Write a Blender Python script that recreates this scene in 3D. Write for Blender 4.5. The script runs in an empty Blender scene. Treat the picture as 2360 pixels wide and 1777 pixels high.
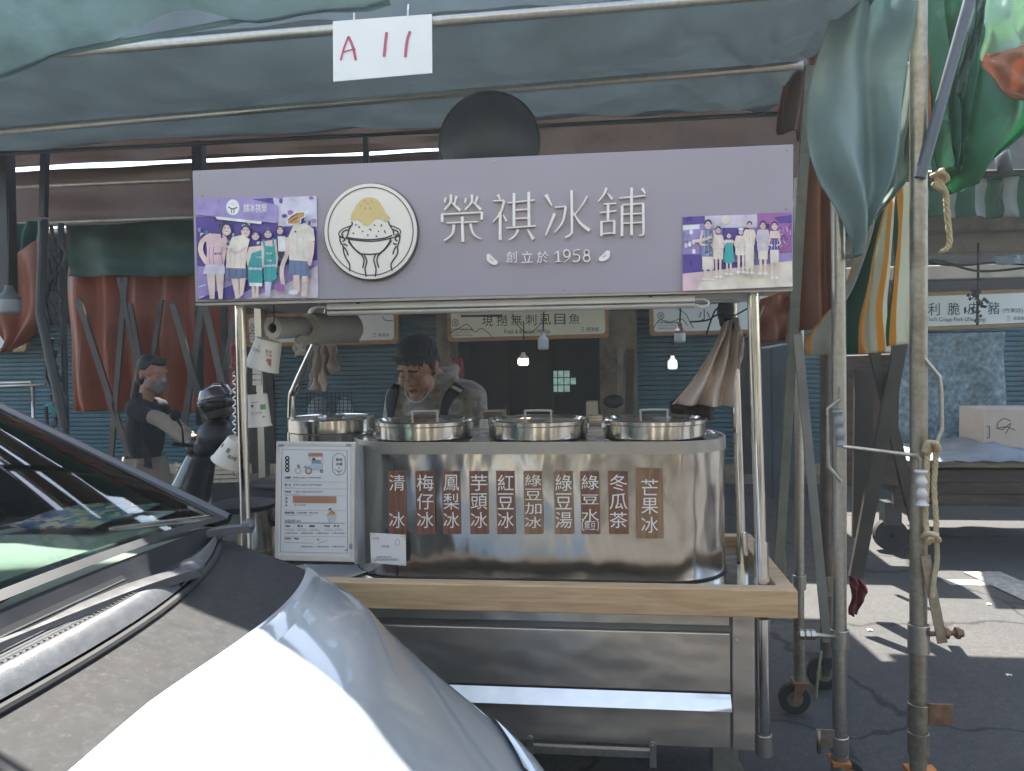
import bpy, bmesh, math, random
from mathutils import Vector, Matrix, Quaternion
random.seed(7)
rad = math.radians
scene = bpy.context.scene
# ------------------------------------------------------------------ camera
F = 1772.0                                   # focal length in photo pixels (2360 wide)
CAMPOS = Vector((0, 0, 1.5))
CAMROT = (Matrix.Rotation(rad(6.7), 4, 'Z') @ Matrix.Rotation(rad(90 - 2.2), 4, 'X') @ Matrix.Rotation(rad(-0.9), 4, 'Z'))
cam_d = bpy.data.cameras.new('camera'); cam = bpy.data.objects.new('camera', cam_d)
scene.collection.objects.link(cam); scene.camera = cam
cam.matrix_world = Matrix.Translation(CAMPOS) @ CAMROT
cam_d.sensor_width = 36.0; cam_d.lens = F / 2360.0 * 36.0
cam_d.clip_start = 0.05; cam_d.clip_end = 500
# ------------------------------------------------------------------ world, sun, exposure
SUN_EL = rad(62.0); SUN_AZ = math.atan2(-0.26, 0.965)      # azimuth from +Y towards +X
w = bpy.data.worlds.new('World'); scene.world = w; w.use_nodes = True
nt = w.node_tree; bg = nt.nodes['Background']
sky = nt.nodes.new('ShaderNodeTexSky'); sky.sky_type = 'NISHITA'; sky.sun_disc = False
sky.sun_elevation = SUN_EL; sky.sun_rotation = SUN_AZ; sky.air_density = 1.2; sky.dust_density = 2.5
nt.links.new(sky.outputs[0], bg.inputs[0]); bg.inputs[1].default_value = 0.11
sd = bpy.data.lights.new('sun', 'SUN'); sd.energy = 5.0; sd.angle = rad(0.53); sd.color = (1.0, 0.95, 0.86)
sun = bpy.data.objects.new('sun', sd); scene.collection.objects.link(sun)
sdir = Vector((math.sin(SUN_AZ) * math.cos(SUN_EL), math.cos(SUN_AZ) * math.cos(SUN_EL), math.sin(SUN_EL)))
sun.rotation_euler = sdir.to_track_quat('Z', 'Y').to_euler(); sun.location = sdir * 30
vs = scene.view_settings; vs.view_transform = 'Standard'; vs.look = 'None'; vs.gamma = 1.0
vs.exposure = 2.3; vs.use_curve_mapping = False
scene.render.engine = 'CYCLES'
scene.cycles.use_denoising = True
scene.cycles.max_bounces = 9; scene.cycles.diffuse_bounces = 5; scene.cycles.glossy_bounces = 5
scene.cycles.transparent_max_bounces = 12; scene.cycles.caustics_reflective = False; scene.cycles.caustics_refractive = False
scene.cycles.sample_clamp_indirect = 6.0
# ------------------------------------------------------------------ helpers
def at(px, py, Y):
    """photo pixel -> point on the vertical plane at depth Y"""
    d = CAMROT.to_3x3() @ Vector(((px - 1180) / F, -(py - 888.5) / F, -1))
    return CAMPOS + d * (Y / d.y)
def atz(px, py, z):
    d = CAMROT.to_3x3() @ Vector(((px - 1180) / F, -(py - 888.5) / F, -1))
    return CAMPOS + d * ((z - 1.5) / d.z)
def lin(c):
    return c / 12.92 if c <= 0.04045 else ((c + 0.055) / 1.055) ** 2.4
def H(h, k=1.0):
    h = h.lstrip('#'); return tuple(lin(int(h[i:i + 2], 16) / 255) * k for i in (0, 2, 4))
MATS = {}
def mat(name, col, rough=0.6, metal=0.0, var=0.12, scale=6.0, bump=0.0, bscale=40.0, spec=0.5, stretch=None,
        trans=0.0, emit=None, estr=0.0, coat=0.0, dirt=None, dirt_amt=0.0, rvar=0.1, dscale=3.0, bdetail=3):
    """Principled material with noise in colour and roughness; trans mixes in a translucent lobe (cloth, tarpaulin)"""
    if name in MATS: return MATS[name]
    m = bpy.data.materials.new(name); m.use_nodes = True; MATS[name] = m
    n = m.node_tree; L = n.links; b = n.nodes['Principled BSDF']; out = n.nodes['Material Output']
    b.inputs['Roughness'].default_value = rough; b.inputs['Metallic'].default_value = metal
    b.inputs['Specular IOR Level'].default_value = spec
    if coat: b.inputs['Coat Weight'].default_value = coat; b.inputs['Coat Roughness'].default_value = 0.05
    tc = n.nodes.new('ShaderNodeTexCoord'); mp = n.nodes.new('ShaderNodeMapping')
    L.new(tc.outputs['Object'], mp.inputs[0])
    if stretch: mp.inputs['Scale'].default_value = stretch
    nz = n.nodes.new('ShaderNodeTexNoise'); nz.inputs['Scale'].default_value = scale; nz.inputs['Detail'].default_value = 5
    L.new(mp.outputs[0], nz.inputs['Vector'])
    cr = n.nodes.new('ShaderNodeValToRGB'); e = cr.color_ramp.elements
    e[0].position = 0.3; e[1].position = 0.7
    e[0].color = tuple(max(0, c * (1 - var)) for c in col) + (1,); e[1].color = tuple(min(1, c * (1 + var)) for c in col) + (1,)
    L.new(nz.outputs[0], cr.inputs[0]); cout = cr.outputs[0]
    if dirt:
        n2 = n.nodes.new('ShaderNodeTexNoise'); n2.inputs['Scale'].default_value = dscale; n2.inputs['Detail'].default_value = 8
        n2.inputs['Roughness'].default_value = 0.7; L.new(mp.outputs[0], n2.inputs['Vector'])
        r2 = n.nodes.new('ShaderNodeValToRGB'); r2.color_ramp.elements[0].position = 0.62 - 0.3 * dirt_amt; r2.color_ramp.elements[1].position = 0.78
        L.new(n2.outputs[0], r2.inputs[0])
        mx = n.nodes.new('ShaderNodeMixRGB'); mx.inputs[2].default_value = tuple(dirt) + (1,)
        L.new(r2.outputs[0], mx.inputs[0]); L.new(cout, mx.inputs[1]); cout = mx.outputs[0]
    L.new(cout, b.inputs['Base Color'])
    mr = n.nodes.new('ShaderNodeMapRange'); mr.inputs[3].default_value = max(0.02, rough - rvar); mr.inputs[4].default_value = min(1, rough + rvar)
    L.new(nz.outputs[0], mr.inputs[0]); L.new(mr.outputs[0], b.inputs['Roughness'])
    if bump:
        n3 = n.nodes.new('ShaderNodeTexNoise'); n3.inputs['Scale'].default_value = bscale; n3.inputs['Detail'].default_value = bdetail
        L.new(mp.outputs[0], n3.inputs['Vector'])
        bp = n.nodes.new('ShaderNodeBump'); bp.inputs['Strength'].default_value = 1.0; bp.inputs['Distance'].default_value = bump
        L.new(n3.outputs[0], bp.inputs['Height']); L.new(bp.outputs[0], b.inputs['Normal'])
    if emit:
        b.inputs['Emission Color'].default_value = tuple(emit) + (1,); b.inputs['Emission Strength'].default_value = estr
    if trans:
        t = n.nodes.new('ShaderNodeBsdfTranslucent'); L.new(cout, t.inputs[0])
        mixs = n.nodes.new('ShaderNodeMixShader'); mixs.inputs[0].default_value = trans
        L.new(b.outputs[0], mixs.inputs[1]); L.new(t.outputs[0], mixs.inputs[2]); L.new(mixs.outputs[0], out.inputs[0])
    return m
def tag(o, label=None, cat=None, group=None, kind=None):
    if label: o['label'] = label
    if cat: o['category'] = cat
    if group: o['group'] = group
    if kind: o['kind'] = kind
    return o
WORG = {}
def thing(name, label, cat, loc=(0, 0, 0), group=None):
    o = bpy.data.objects.new(name, None); scene.collection.objects.link(o); o.location = loc; o.empty_display_size = 0.05
    WORG[o.name] = Vector(loc); return tag(o, label, cat, group)
def org(o):
    return WORG.get(o.name, Vector((0, 0, 0))) if o else Vector((0, 0, 0))
class MB:
    def __init__(s): s.v = []; s.f = []; s.mi = []; s.sm = []; s.uv = []
    def face(s, pts, m=0, smooth=False, uv=None):
        i = len(s.v); s.v += [Vector(p) for p in pts]; s.f.append(tuple(range(i, i + len(pts)))); s.mi.append(m); s.sm.append(smooth); s.uv.append(uv)
    def add(s, vs, fs, m=0, smooth=False, uvs=None):
        i = len(s.v); s.v += [Vector(p) for p in vs]
        for k, f in enumerate(fs):
            s.f.append(tuple(a + i for a in f)); s.mi.append(m); s.sm.append(smooth); s.uv.append([uvs[a] for a in f] if uvs else None)
        return s
    def box(s, lo, hi, m=0, M=None):
        x0, y0, z0 = lo; x1, y1, z1 = hi
        vs = [Vector(p) for p in ((x0, y0, z0), (x1, y0, z0), (x1, y1, z0), (x0, y1, z0), (x0, y0, z1), (x1, y0, z1), (x1, y1, z1), (x0, y1, z1))]
        if M: vs = [M @ p for p in vs]
        return s.add(vs, [(0, 3, 2, 1), (4, 5, 6, 7), (0, 1, 5, 4), (1, 2, 6, 5), (2, 3, 7, 6), (3, 0, 4, 7)], m)
    def bar(s, a, b, wx, wy, m=0, up=(0, 1, 0)):
        """rectangular bar from a to b; wy is measured along 'up'"""
        a = Vector(a); b = Vector(b); d = (b - a); l = d.length; d.normalize(); u = Vector(up); x = u.cross(d).normalized(); y = d.cross(x)
        M = Matrix((x, y, d)).transposed().to_4x4(); M.translation = a
        return s.box((-wx / 2, -wy / 2, 0), (wx / 2, wy / 2, l), m, M)
    def tube(s, pts, r, m=0, n=10, caps=True, smooth=True, closed=False):
        pts = [Vector(p) for p in pts]; k = len(pts)
        rs = list(r) if hasattr(r, '__len__') else [r] * k
        vs = []; fs = []; prev = None
        for i, p in enumerate(pts):
            if closed: d = pts[(i + 1) % k] - pts[i - 1]
            else: d = (pts[min(i + 1, k - 1)] - pts[max(i - 1, 0)])
            if d.length < 1e-9: d = Vector((0, 0, 1))
            d.normalize()
            if prev is None:
                x = d.cross(Vector((0, 0, 1)) if abs(d.z) < 0.9 else Vector((0, 1, 0))).normalized()
            else:
                x = (prev - d * prev.dot(d)); x = x.normalized() if x.length > 1e-6 else d.orthogonal().normalized()
            prev = x; y = d.cross(x)
            for j in range(n):
                a = 2 * math.pi * j / n; vs.append(p + (x * math.cos(a) + y * math.sin(a)) * rs[i])
        for i in range(k if closed else k - 1):
            for j in range(n):
                i2 = (i + 1) % k
                fs.append((i * n + j, i * n + (j + 1) % n, i2 * n + (j + 1) % n, i2 * n + j))
        s.add(vs, fs, m, smooth)
        if caps and not closed:
            s.add(vs[:n], [tuple(range(n - 1, -1, -1))], m); s.add(vs[-n:], [tuple(range(n))], m)
        return s
    def lathe(s, prof, c, m=0, n=32, smooth=True, M=None, sx=1, sy=1):
        """prof: (r, z) list round the vertical axis through c"""
        vs = []; fs = []; c = Vector(c)
        for r, z in prof:
            for j in range(n):
                a = 2 * math.pi * j / n; p = Vector((r * math.cos(a) * sx, r * math.sin(a) * sy, z))
                vs.append((M @ p if M else p) + c)
        for i in range(len(prof) - 1):
            for j in range(n): fs.append((i * n + j, i * n + (j + 1) % n, (i + 1) * n + (j + 1) % n, (i + 1) * n + j))
        return s.add(vs, fs, m, smooth)
    def prism(s, poly, d, m=0, smooth=False):
        """closed polygon of 3D points extruded by the vector d"""
        a = [Vector(p) for p in poly]; d = Vector(d); b = [p + d for p in a]; k = len(a)
        s.face(a, m); s.face(b[::-1], m)
        for i in range(k): s.face((a[i], b[i], b[(i + 1) % k], a[(i + 1) % k]), m, smooth)
        return s
    def grid(s, rows, m=0, smooth=True, flip=False):
        """rows: list of equal-length lists of points"""
        nr = len(rows); nc = len(rows[0]); vs = [p for r in rows for p in r]
        fs = [(i * nc + j, i * nc + j + 1, (i + 1) * nc + j + 1, (i + 1) * nc + j) for i in range(nr - 1) for j in range(nc - 1)]
        if flip: fs = [f[::-1] for f in fs]
        uv = [(j / (nc - 1), i / (nr - 1)) for i in range(nr) for j in range(nc)]
        return s.add(vs, fs, m, smooth, uv)
    def ball(s, c, r, m=0, M=None, nu=20, nv=12):
        rx, ry, rz = r if hasattr(r, '__len__') else (r, r, r); vs = []; fs = []; c = Vector(c)
        for i in range(nv + 1):
            t = math.pi * i / nv
            for j in range(nu):
                a = 2 * math.pi * j / nu; p = Vector((rx * math.sin(t) * math.cos(a), ry * math.sin(t) * math.sin(a), rz * math.cos(t)))
                vs.append((M @ p if M else p) + c)
        for i in range(nv):
            for j in range(nu): fs.append((i * nu + j, (i + 1) * nu + j, (i + 1) * nu + (j + 1) % nu, i * nu + (j + 1) % nu))
        return s.add(vs, fs, m, True)
    def poly_px(s, pts, Y, m=0, thick=0.0):
        p = [at(x, y, Y) for x, y in pts]
        if thick: return s.prism(p, (0, thick, 0), m)
        s.face(p, m); return s
    def stroke_px(s, pts, wpx, Y, m=0, closed=False):
        """flat ribbon of width wpx photo pixels along pixel points, on the plane at depth Y"""
        k = len(pts); ws = list(wpx) if hasattr(wpx, '__len__') else [wpx] * k
        row = []
        for i in range(k):
            a = pts[(i - 1) % k] if (closed or i > 0) else pts[i]; b = pts[(i + 1) % k] if (closed or i < k - 1) else pts[i]
            dx, dy = b[0] - a[0], b[1] - a[1]; l = math.hypot(dx, dy) or 1; nx, ny = -dy / l * ws[i] / 2, dx / l * ws[i] / 2
            row.append((at(pts[i][0] + nx, pts[i][1] + ny, Y), at(pts[i][0] - nx, pts[i][1] - ny, Y)))
        for i in range(k if closed else k - 1):
            a, b = row[i], row[(i + 1) % k]; s.face((a[0], b[0], b[1], a[1]), m)
        return s
    def text_px(s, txt, q, Y, m=0, weight=0.0, extrude=0.0):
        """lettering fitted into the pixel quad q = (x0,y0,x1,y1) or four corners TL,TR,BR,BL, on the plane at depth Y"""
        vs, fs = text_geo(txt, weight, extrude > 0)
        if not vs: return s
        x0 = min(v[0] for v in vs); x1 = max(v[0] for v in vs); y0 = min(v[1] for v in vs); y1 = max(v[1] for v in vs)
        if len(q) == 4 and not hasattr(q[0], '__len__'): q = ((q[0], q[1]), (q[2], q[1]), (q[2], q[3]), (q[0], q[3]))
        TL, TR, BR, BL = q; res = []
        for v in vs:
            u = (v[0] - x0) / max(1e-6, x1 - x0); t = (y1 - v[1]) / max(1e-6, y1 - y0)
            X = (TL[0] * (1 - u) + TR[0] * u) * (1 - t) + (BL[0] * (1 - u) + BR[0] * u) * t
            W = (TL[1] * (1 - u) + TR[1] * u) * (1 - t) + (BL[1] * (1 - u) + BR[1] * u) * t
            p = at(X, W, Y)
            if extrude: p = p + Vector((0, -extrude if v[2] > 0 else 0, 0))
            res.append(p)
        return s.add(res, fs, m)
    def build(s, name, mats, parent=None, sub=0, bevel=0.0, merge=True, smooth_angle=None):
        if not isinstance(mats, (list, tuple)): mats = [mats]
        o0 = org(parent); me = bpy.data.meshes.new(name)
        me.from_pydata([tuple(v - o0) for v in s.v], [], s.f)
        for m in mats: me.materials.append(m)
        me.polygons.foreach_set('material_index', [min(i, len(mats) - 1) for i in s.mi]); me.polygons.foreach_set('use_smooth', s.sm)
        if any(s.uv):
            ul = me.uv_layers.new(name='UVMap')
            for p, uv in zip(me.polygons, s.uv):
                if uv:
                    for li, c in zip(p.loop_indices, uv): ul.data[li].uv = c
        if merge or bevel:
            bm = bmesh.new(); bm.from_mesh(me); bmesh.ops.remove_doubles(bm, verts=bm.verts, dist=1e-5)
            if bevel:
                ed = [e for e in bm.edges if len(e.link_faces) == 2 and e.calc_face_angle(0) > 0.6]
                bmesh.ops.bevel(bm, geom=ed, offset=bevel, segments=2, profile=0.5, affect='EDGES', clamp_overlap=True)
            for e in bm.edges:
                if len(e.link_faces) == 2 and e.calc_face_angle(0) > 0.5: e.smooth = False
            bm.to_mesh(me); bm.free()
        me.update()
        o = bpy.data.objects.new(name, me); scene.collection.objects.link(o)
        if parent: o.parent = parent
        WORG[o.name] = o0.copy()
        if sub:
            md = o.modifiers.new('sub', 'SUBSURF'); md.levels = sub; md.render_levels = sub
        return o
_tg = {}
def text_geo(txt, weight, ext):
    key = (txt, weight, ext)
    if key in _tg: return _tg[key]
    cu = bpy.data.curves.new('t', 'FONT'); cu.body = txt; cu.offset = weight; cu.resolution_u = 3; cu.size = 1.0
    if ext: cu.extrude = 0.02
    o = bpy.data.objects.new('t', cu); scene.collection.objects.link(o)
    dg = bpy.context.evaluated_depsgraph_get(); me = o.evaluated_get(dg).to_mesh()
    r = ([tuple(v.co) for v in me.vertices], [tuple(p.vertices) for p in me.polygons])
    o.evaluated_get(dg).to_mesh_clear(); bpy.data.objects.remove(o); bpy.data.curves.remove(cu)
    _tg[key] = r; return r
def copy_tree(o, loc=None, parent=None):
    c = o.copy(); scene.collection.objects.link(c); WORG[c.name] = Vector(loc) if loc is not None else org(o)
    if parent: c.parent = parent
    if loc is not None: c.location = loc
    for ch in list(o.children): copy_tree(ch, None, c)
    return c
def lerp_path(pts, t):
    n = len(pts) - 1; x = min(max(t * n, 0), n); i = min(int(x), n - 1); f = x - i
    return [a + (b - a) * f for a, b in zip(pts[i], pts[i + 1])]
def smooth_path(pts, n=24):
    """Catmull-Rom through tuples"""
    P = [pts[0]] + list(pts) + [pts[-1]]; out = []; k = len(pts) - 1
    for j in range(n + 1):
        x = j / n * k; i = min(int(x), k - 1); t = x - i; a, b, c, d = P[i], P[i + 1], P[i + 2], P[i + 3]
        out.append(tuple(0.5 * ((2 * q) + (-p + r) * t + (2 * p - 5 * q + 4 * r - s_) * t * t + (-p + 3 * q - 3 * r + s_) * t ** 3) for p, q, r, s_ in zip(a, b, c, d)))
    return out
def drape(L, R, folds=3, amp=0.03, nu=40, nv=30, ph=0.0, sag=0.0, wob=0.012, taper=0.5):
    """hanging cloth between two edge paths of (px,py,Y); folds run down the cloth"""
    L = smooth_path(L, nv); R = smooth_path(R, nv); rows = []
    for i in range(nv + 1):
        a = at(*L[i]); b = at(*R[i]); row = []; t = i / nv
        for j in range(nu + 1):
            u = j / nu; p = a.lerp(b, u)
            k = amp * (taper + (1 - taper) * t)
            p.y += k * math.sin(u * folds * 6.283 + ph + 0.7 * math.sin(t * 3 + ph)) + wob * math.sin(7 * u + 9 * t + ph * 3) + wob * .5 * math.sin(17 * u - 13 * t + ph)
            p.z -= sag * math.sin(math.pi * u) * t
            row.append(p)
        rows.append(row)
    return rows
def solid(o, t=0.003):
    md = o.modifiers.new('thick', 'SOLIDIFY'); md.thickness = t; md.offset = 0; return o
# ------------------------------------------------------------------ materials
def steel(name, col, rough, dent=0.0, dsc=7.0, var=0.06, stretch=None):
    return mat(name, col, rough, 1.0, var, 14.0, dent, dsc, rvar=0.05, stretch=stretch, bdetail=2.4)
M_steel = steel('brushed steel', (0.58, 0.545, 0.50), 0.19, 0.034, 3.0, stretch=(1.7, 1, 0.7))
M_steel2 = steel('steel panel', (0.60, 0.56, 0.515), 0.42, 0.026, 2.6, stretch=(1, 1, 1.6))
M_steelb = steel('bright steel', (0.70, 0.67, 0.62), 0.16, 0.0015, 9.0)
M_steeld = steel('dull steel rim', (0.42, 0.395, 0.365), 0.42, 0.002, 9.0)
M_galv = mat('galvanised pipe', (0.44, 0.42, 0.37), 0.34, 0.9, 0.12, 60.0, 0.0004, 60, dirt=(0.22, 0.17, 0.11), dirt_amt=0.1, dscale=9)
M_galvd = mat('old galvanised pipe', (0.33, 0.30, 0.235), 0.42, 0.8, 0.15, 60.0, 0.0006, 60, dirt=(0.17, 0.115, 0.06), dirt_amt=0.5, dscale=10)
M_rust = mat('rusty iron', (0.22, 0.12, 0.065), 0.8, 0.3, 0.4, 30.0, 0.001, 60)
M_dkmetal = mat('dark metal', (0.06, 0.065, 0.07), 0.45, 0.6, 0.2)
M_black = mat('black plastic', (0.022, 0.024, 0.028), 0.5, 0, 0.2, 12, spec=0.25)
M_rubber = mat('rubber', (0.02, 0.02, 0.022), 0.8, 0, 0.2, 12)
M_purple = mat('sign purple', H('#a59ba2'), 0.42, 0, 0.05, 1.6, 0.0006, 3)
M_cream = mat('cream acrylic', H('#f3e8d8'), 0.35, 0, 0.03)
M_ink = mat('black ink', (0.03, 0.032, 0.035), 0.5)
M_white = mat('white card', (0.80, 0.78, 0.75), 0.55, 0, 0.03)
M_whitep = mat('white plastic', (0.72, 0.70, 0.66), 0.35, 0, 0.05)
M_gold = mat('pale gold ink', H('#e0c583'), 0.5, 0, 0.03)
M_red = mat('red marker', H('#b8546a'), 0.6, 0, 0.1)
def wood(name, c1, c2, sc=(2.0, 14, 14), rough=0.45, ring=3.0):
    m = mat(name, c1, rough, 0, 0.1, 8, 0.0004, 60)
    n = m.node_tree; L = n.links; b = n.nodes['Principled BSDF']
    tc = n.nodes.new('ShaderNodeTexCoord'); mp = n.nodes.new('ShaderNodeMapping'); mp.inputs['Scale'].default_value = sc
    L.new(tc.outputs['Object'], mp.inputs[0])
    nz = n.nodes.new('ShaderNodeTexNoise'); nz.inputs['Scale'].default_value = ring; nz.inputs['Detail'].default_value = 7
    nz.inputs['Distortion'].default_value = 1.2; L.new(mp.outputs[0], nz.inputs['Vector'])
    cr = n.nodes.new('ShaderNodeValToRGB'); e = cr.color_ramp.elements; e[0].position = 0.32; e[1].position = 0.66
    e[0].color = tuple(c2) + (1,); e[1].color = tuple(c1) + (1,)
    L.new(nz.outputs[0], cr.inputs[0]); L.new(cr.outputs[0], b.inputs['Base Color']); return m
M_oak = wood('pale oak laminate', H('#d0b086'), H('#b5926a'), (1.2, 9, 16))
M_dkwood = wood('dark stall timber', H('#4a3a30'), H('#2c221c'), (1, 8, 8), 0.8)
M_signwood = wood('sign frame timber', H('#a98759'), H('#8a6a42'), (1.5, 8, 12), 0.6)
def tarp(name, col, tr=0.35, rough=0.5, bump=0.006, bs=9.0, var=0.14, dirt=None, dscale=3.0):
    return mat(name, col, rough, 0, var, 3.5, bump, bs, trans=tr, dirt=dirt or tuple(c * .62 for c in col), dirt_amt=.3, dscale=dscale)
M_canopy = tarp('slate blue tarpaulin', H('#798489'), 0.42, dirt=H('#6b787f'), dscale=1.5)
M_flap = tarp('pale green tarpaulin', H('#87989c'), 0.45, bump=0.006, bs=3)
M_brown = tarp('brown tarpaulin', H('#665048'), 0.15)
M_orange = tarp('orange brown tarpaulin', H('#b57a5a'), 0.4)
M_orange2 = tarp('rust red tarpaulin', H('#965a42'), 0.2)
M_green = tarp('green tarpaulin', H('#4f9673'), 0.5, 0.35, 0.012, 8.0)
M_lgreen = tarp('pale green cloth', H('#abcbb3'), 0.4)
M_ggreen = tarp('grey green tarpaulin', H('#8ba39f'), 0.32, 0.32, 0.014, 6.0)
M_dgreen = tarp('dark green tarpaulin', H('#3d5f52'), 0.30)
M_teal = mat('teal shutter paint', H('#376372'), 0.5, 0.0, 0.16, 2.0, 0.008, 5, dirt=H('#34474d'), dirt_amt=0.55, dscale=2.5, stretch=(1.6, 1, .5))
def striped(name, ramp, rough=0.6, tr=0.6, axis=0):
    """stripes across UV u: ramp is a list of (position, colour)"""
    m = mat(name, (0.5, 0.5, 0.5), rough, 0, 0.05, trans=tr); n = m.node_tree; L = n.links; b = n.nodes['Principled BSDF']
    uv = n.nodes.new('ShaderNodeUVMap'); sp = n.nodes.new('ShaderNodeSeparateXYZ'); L.new(uv.outputs[0], sp.inputs[0])
    cr = n.nodes.new('ShaderNodeValToRGB'); cr.color_ramp.interpolation = 'CONSTANT'; e = cr.color_ramp.elements
    while len(e) < len(ramp): e.new(0.5)
    for el, (p, c) in zip(e, ramp): el.position = p; el.color = tuple(c) + (1,)
    L.new(sp.outputs[axis], cr.inputs[0]); L.new(cr.outputs[0], b.inputs['Base Color'])
    for t in n.nodes:
        if t.type == 'BSDF_TRANSLUCENT': L.new(cr.outputs[0], t.inputs[0])
    return m
GR, YE, WH, GY = H('#3f8268'), H('#efbf66'), H('#f6f5e4'), H('#dcdccc')
M_str1 = striped('green striped canvas', [(0, YE), (0.08, GY), (0.3, YE), (0.36, GR), (0.62, YE), (0.70, GY), (0.92, YE), (0.97, WH)])
M_str2 = striped('yellow striped canvas', [(0, GR), (0.14, YE), (0.34, WH), (0.8, GY), (0.92, YE)])
M_str3 = striped('green white awning stripes', [(i / 12, GR if i % 2 else H('#b9c4c4')) for i in range(12)])
def glassmat(name, tint, refl=1.45, rough=0.0):
    m = bpy.data.materials.new(name); m.use_nodes = True; n = m.node_tree; L = n.links
    n.nodes.remove(n.nodes['Principled BSDF']); out = n.nodes['Material Output']
    t = n.nodes.new('ShaderNodeBsdfTransparent'); t.inputs[0].default_value = tuple(tint) + (1,)
    g = n.nodes.new('ShaderNodeBsdfGlossy'); g.inputs['Roughness'].default_value = rough
    fr = n.nodes.new('ShaderNodeFresnel'); fr.inputs[0].default_value = refl
    mx = n.nodes.new('ShaderNodeMixShader'); L.new(fr.outputs[0], mx.inputs[0]); L.new(t.outputs[0], mx.inputs[1]); L.new(g.outputs[0], mx.inputs[2])
    L.new(mx.outputs[0], out.inputs[0]); return m
M_wind = glassmat('windscreen glass', (0.60, 0.72, 0.66), 1.45, 0.035)
M_priv = glassmat('privacy glass', (0.10, 0.12, 0.12), 1.45, 0.02)
M_film = mat('clear plastic bag', H('#dcdad4'), 0.25, 0, 0.08, 12, 0.004, 22, trans=0.35)
M_paper = mat('paper cup', H('#e6dcca'), 0.55, 0, 0.03)
M_skin = mat('skin', H('#c9987e'), 0.55, 0, 0.06, 20)
M_hair = mat('black hair', (0.016, 0.016, 0.019), 0.6, 0, 0.3, 60, 0.003, 90)
# ------------------------------------------------------------------ setting: ground, market hall, roofs
m_asph = mat('asphalt', (0.055, 0.054, 0.053), 0.85, 0, 0.25, 25.0, 0.005, 220, dirt=(0.035, 0.035, 0.036), dirt_amt=0.45, dscale=1.7)
n_ = m_asph.node_tree; L_ = n_.links; b_ = n_.nodes['Principled BSDF']; src = b_.inputs['Base Color'].links[0].from_socket
tc_ = n_.nodes.new('ShaderNodeTexCoord'); wn = n_.nodes.new('ShaderNodeTexNoise'); wn.inputs['Scale'].default_value = 3; wn.inputs['Detail'].default_value = 4; L_.new(tc_.outputs['Object'], wn.inputs['Vector'])
wv_ = n_.nodes.new('ShaderNodeMixRGB'); wv_.inputs[0].default_value = .25; L_.new(tc_.outputs['Object'], wv_.inputs[1]); L_.new(wn.outputs['Color'], wv_.inputs[2])
vc = n_.nodes.new('ShaderNodeTexVoronoi'); vc.feature = 'DISTANCE_TO_EDGE'; vc.inputs['Scale'].default_value = 1.1; L_.new(wv_.outputs[0], vc.inputs['Vector'])
rc = n_.nodes.new('ShaderNodeValToRGB'); rc.color_ramp.elements[0].position = .004; rc.color_ramp.elements[1].position = .014; rc.color_ramp.elements[0].color = (.25, .25, .25, 1); L_.new(vc.outputs['Distance'], rc.inputs[0])
m1 = n_.nodes.new('ShaderNodeMixRGB'); m1.blend_type = 'MULTIPLY'; m1.inputs[0].default_value = 1; L_.new(src, m1.inputs[1]); L_.new(rc.outputs[0], m1.inputs[2])
vs_ = n_.nodes.new('ShaderNodeTexVoronoi'); vs_.inputs['Scale'].default_value = 95; L_.new(tc_.outputs['Object'], vs_.inputs['Vector'])
rs = n_.nodes.new('ShaderNodeValToRGB'); rs.color_ramp.elements[0].color = (1.9, 1.85, 1.8, 1); rs.color_ramp.elements[1].color = (.85, .85, .85, 1); rs.color_ramp.elements[0].position = .10; rs.color_ramp.elements[1].position = .32; L_.new(vs_.outputs['Distance'], rs.inputs[0])
m2 = n_.nodes.new('ShaderNodeMixRGB'); m2.blend_type = 'MULTIPLY'; m2.inputs[0].default_value = 1; L_.new(m1.outputs[0], m2.inputs[1]); L_.new(rs.outputs[0], m2.inputs[2]); L_.new(m2.outputs[0], b_.inputs['Base Color'])
g = MB(); g.grid([[Vector((x, y, 0)) for x in (-80, -20, -6, 0, 6, 20, 80)] for y in (-80, -20, -6, 0, 3, 6, 9, 20, 80)], smooth=False)
tag(g.build('ground', m_asph), 'dark worn asphalt of the market street', 'ground', kind='structure')
m_line = mat('worn road paint', (0.30, 0.29, 0.26), 0.8, 0, 0.3, 20, dirt=(0.1, 0.1, 0.1), dirt_amt=0.5, dscale=12)
g = MB()
a, b = atz(2180, 1343, 0), atz(2420, 1346, 0); c, d = atz(2262, 1320, 0), atz(2420, 1392, 0)
for p, q, wd in ((a, b, 0.06), (c, d, 0.12)):
    t = (q - p).normalized(); nrm = Vector((-t.y, t.x, 0)) * wd
    zz = Vector((0, 0, 0.004 if wd < .1 else 0.008)); g.face((p - nrm + zz, q - nrm + zz, q + nrm + zz, p + nrm + zz))
tag(g.build('road_marking', m_line), 'faded pale painted lines crossing on the asphalt', 'road marking', kind='structure')
m_lit = mat('litter', (0.7, 0.68, 0.65), 0.7)
for i, (x, y) in enumerate(((2000, 1455), (2320, 1560), (2275, 1395))):
    p = atz(x, y, 0); g = MB()
    g.grid([[p + Vector((0.009 * u + random.uniform(-.003, .003), 0.006 * v, 0.004 + abs(math.sin(u * 2 + v)) * 0.005)) for u in range(4)] for v in range(4)])
    tag(g.build('paper_scrap', m_lit), ['crumpled white scrap of paper on the sunlit strip edge behind the steel pole', 'small pale scrap on the dark asphalt, far right', 'small pale scrap beside the faded road lines'][i], 'litter')
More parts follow.
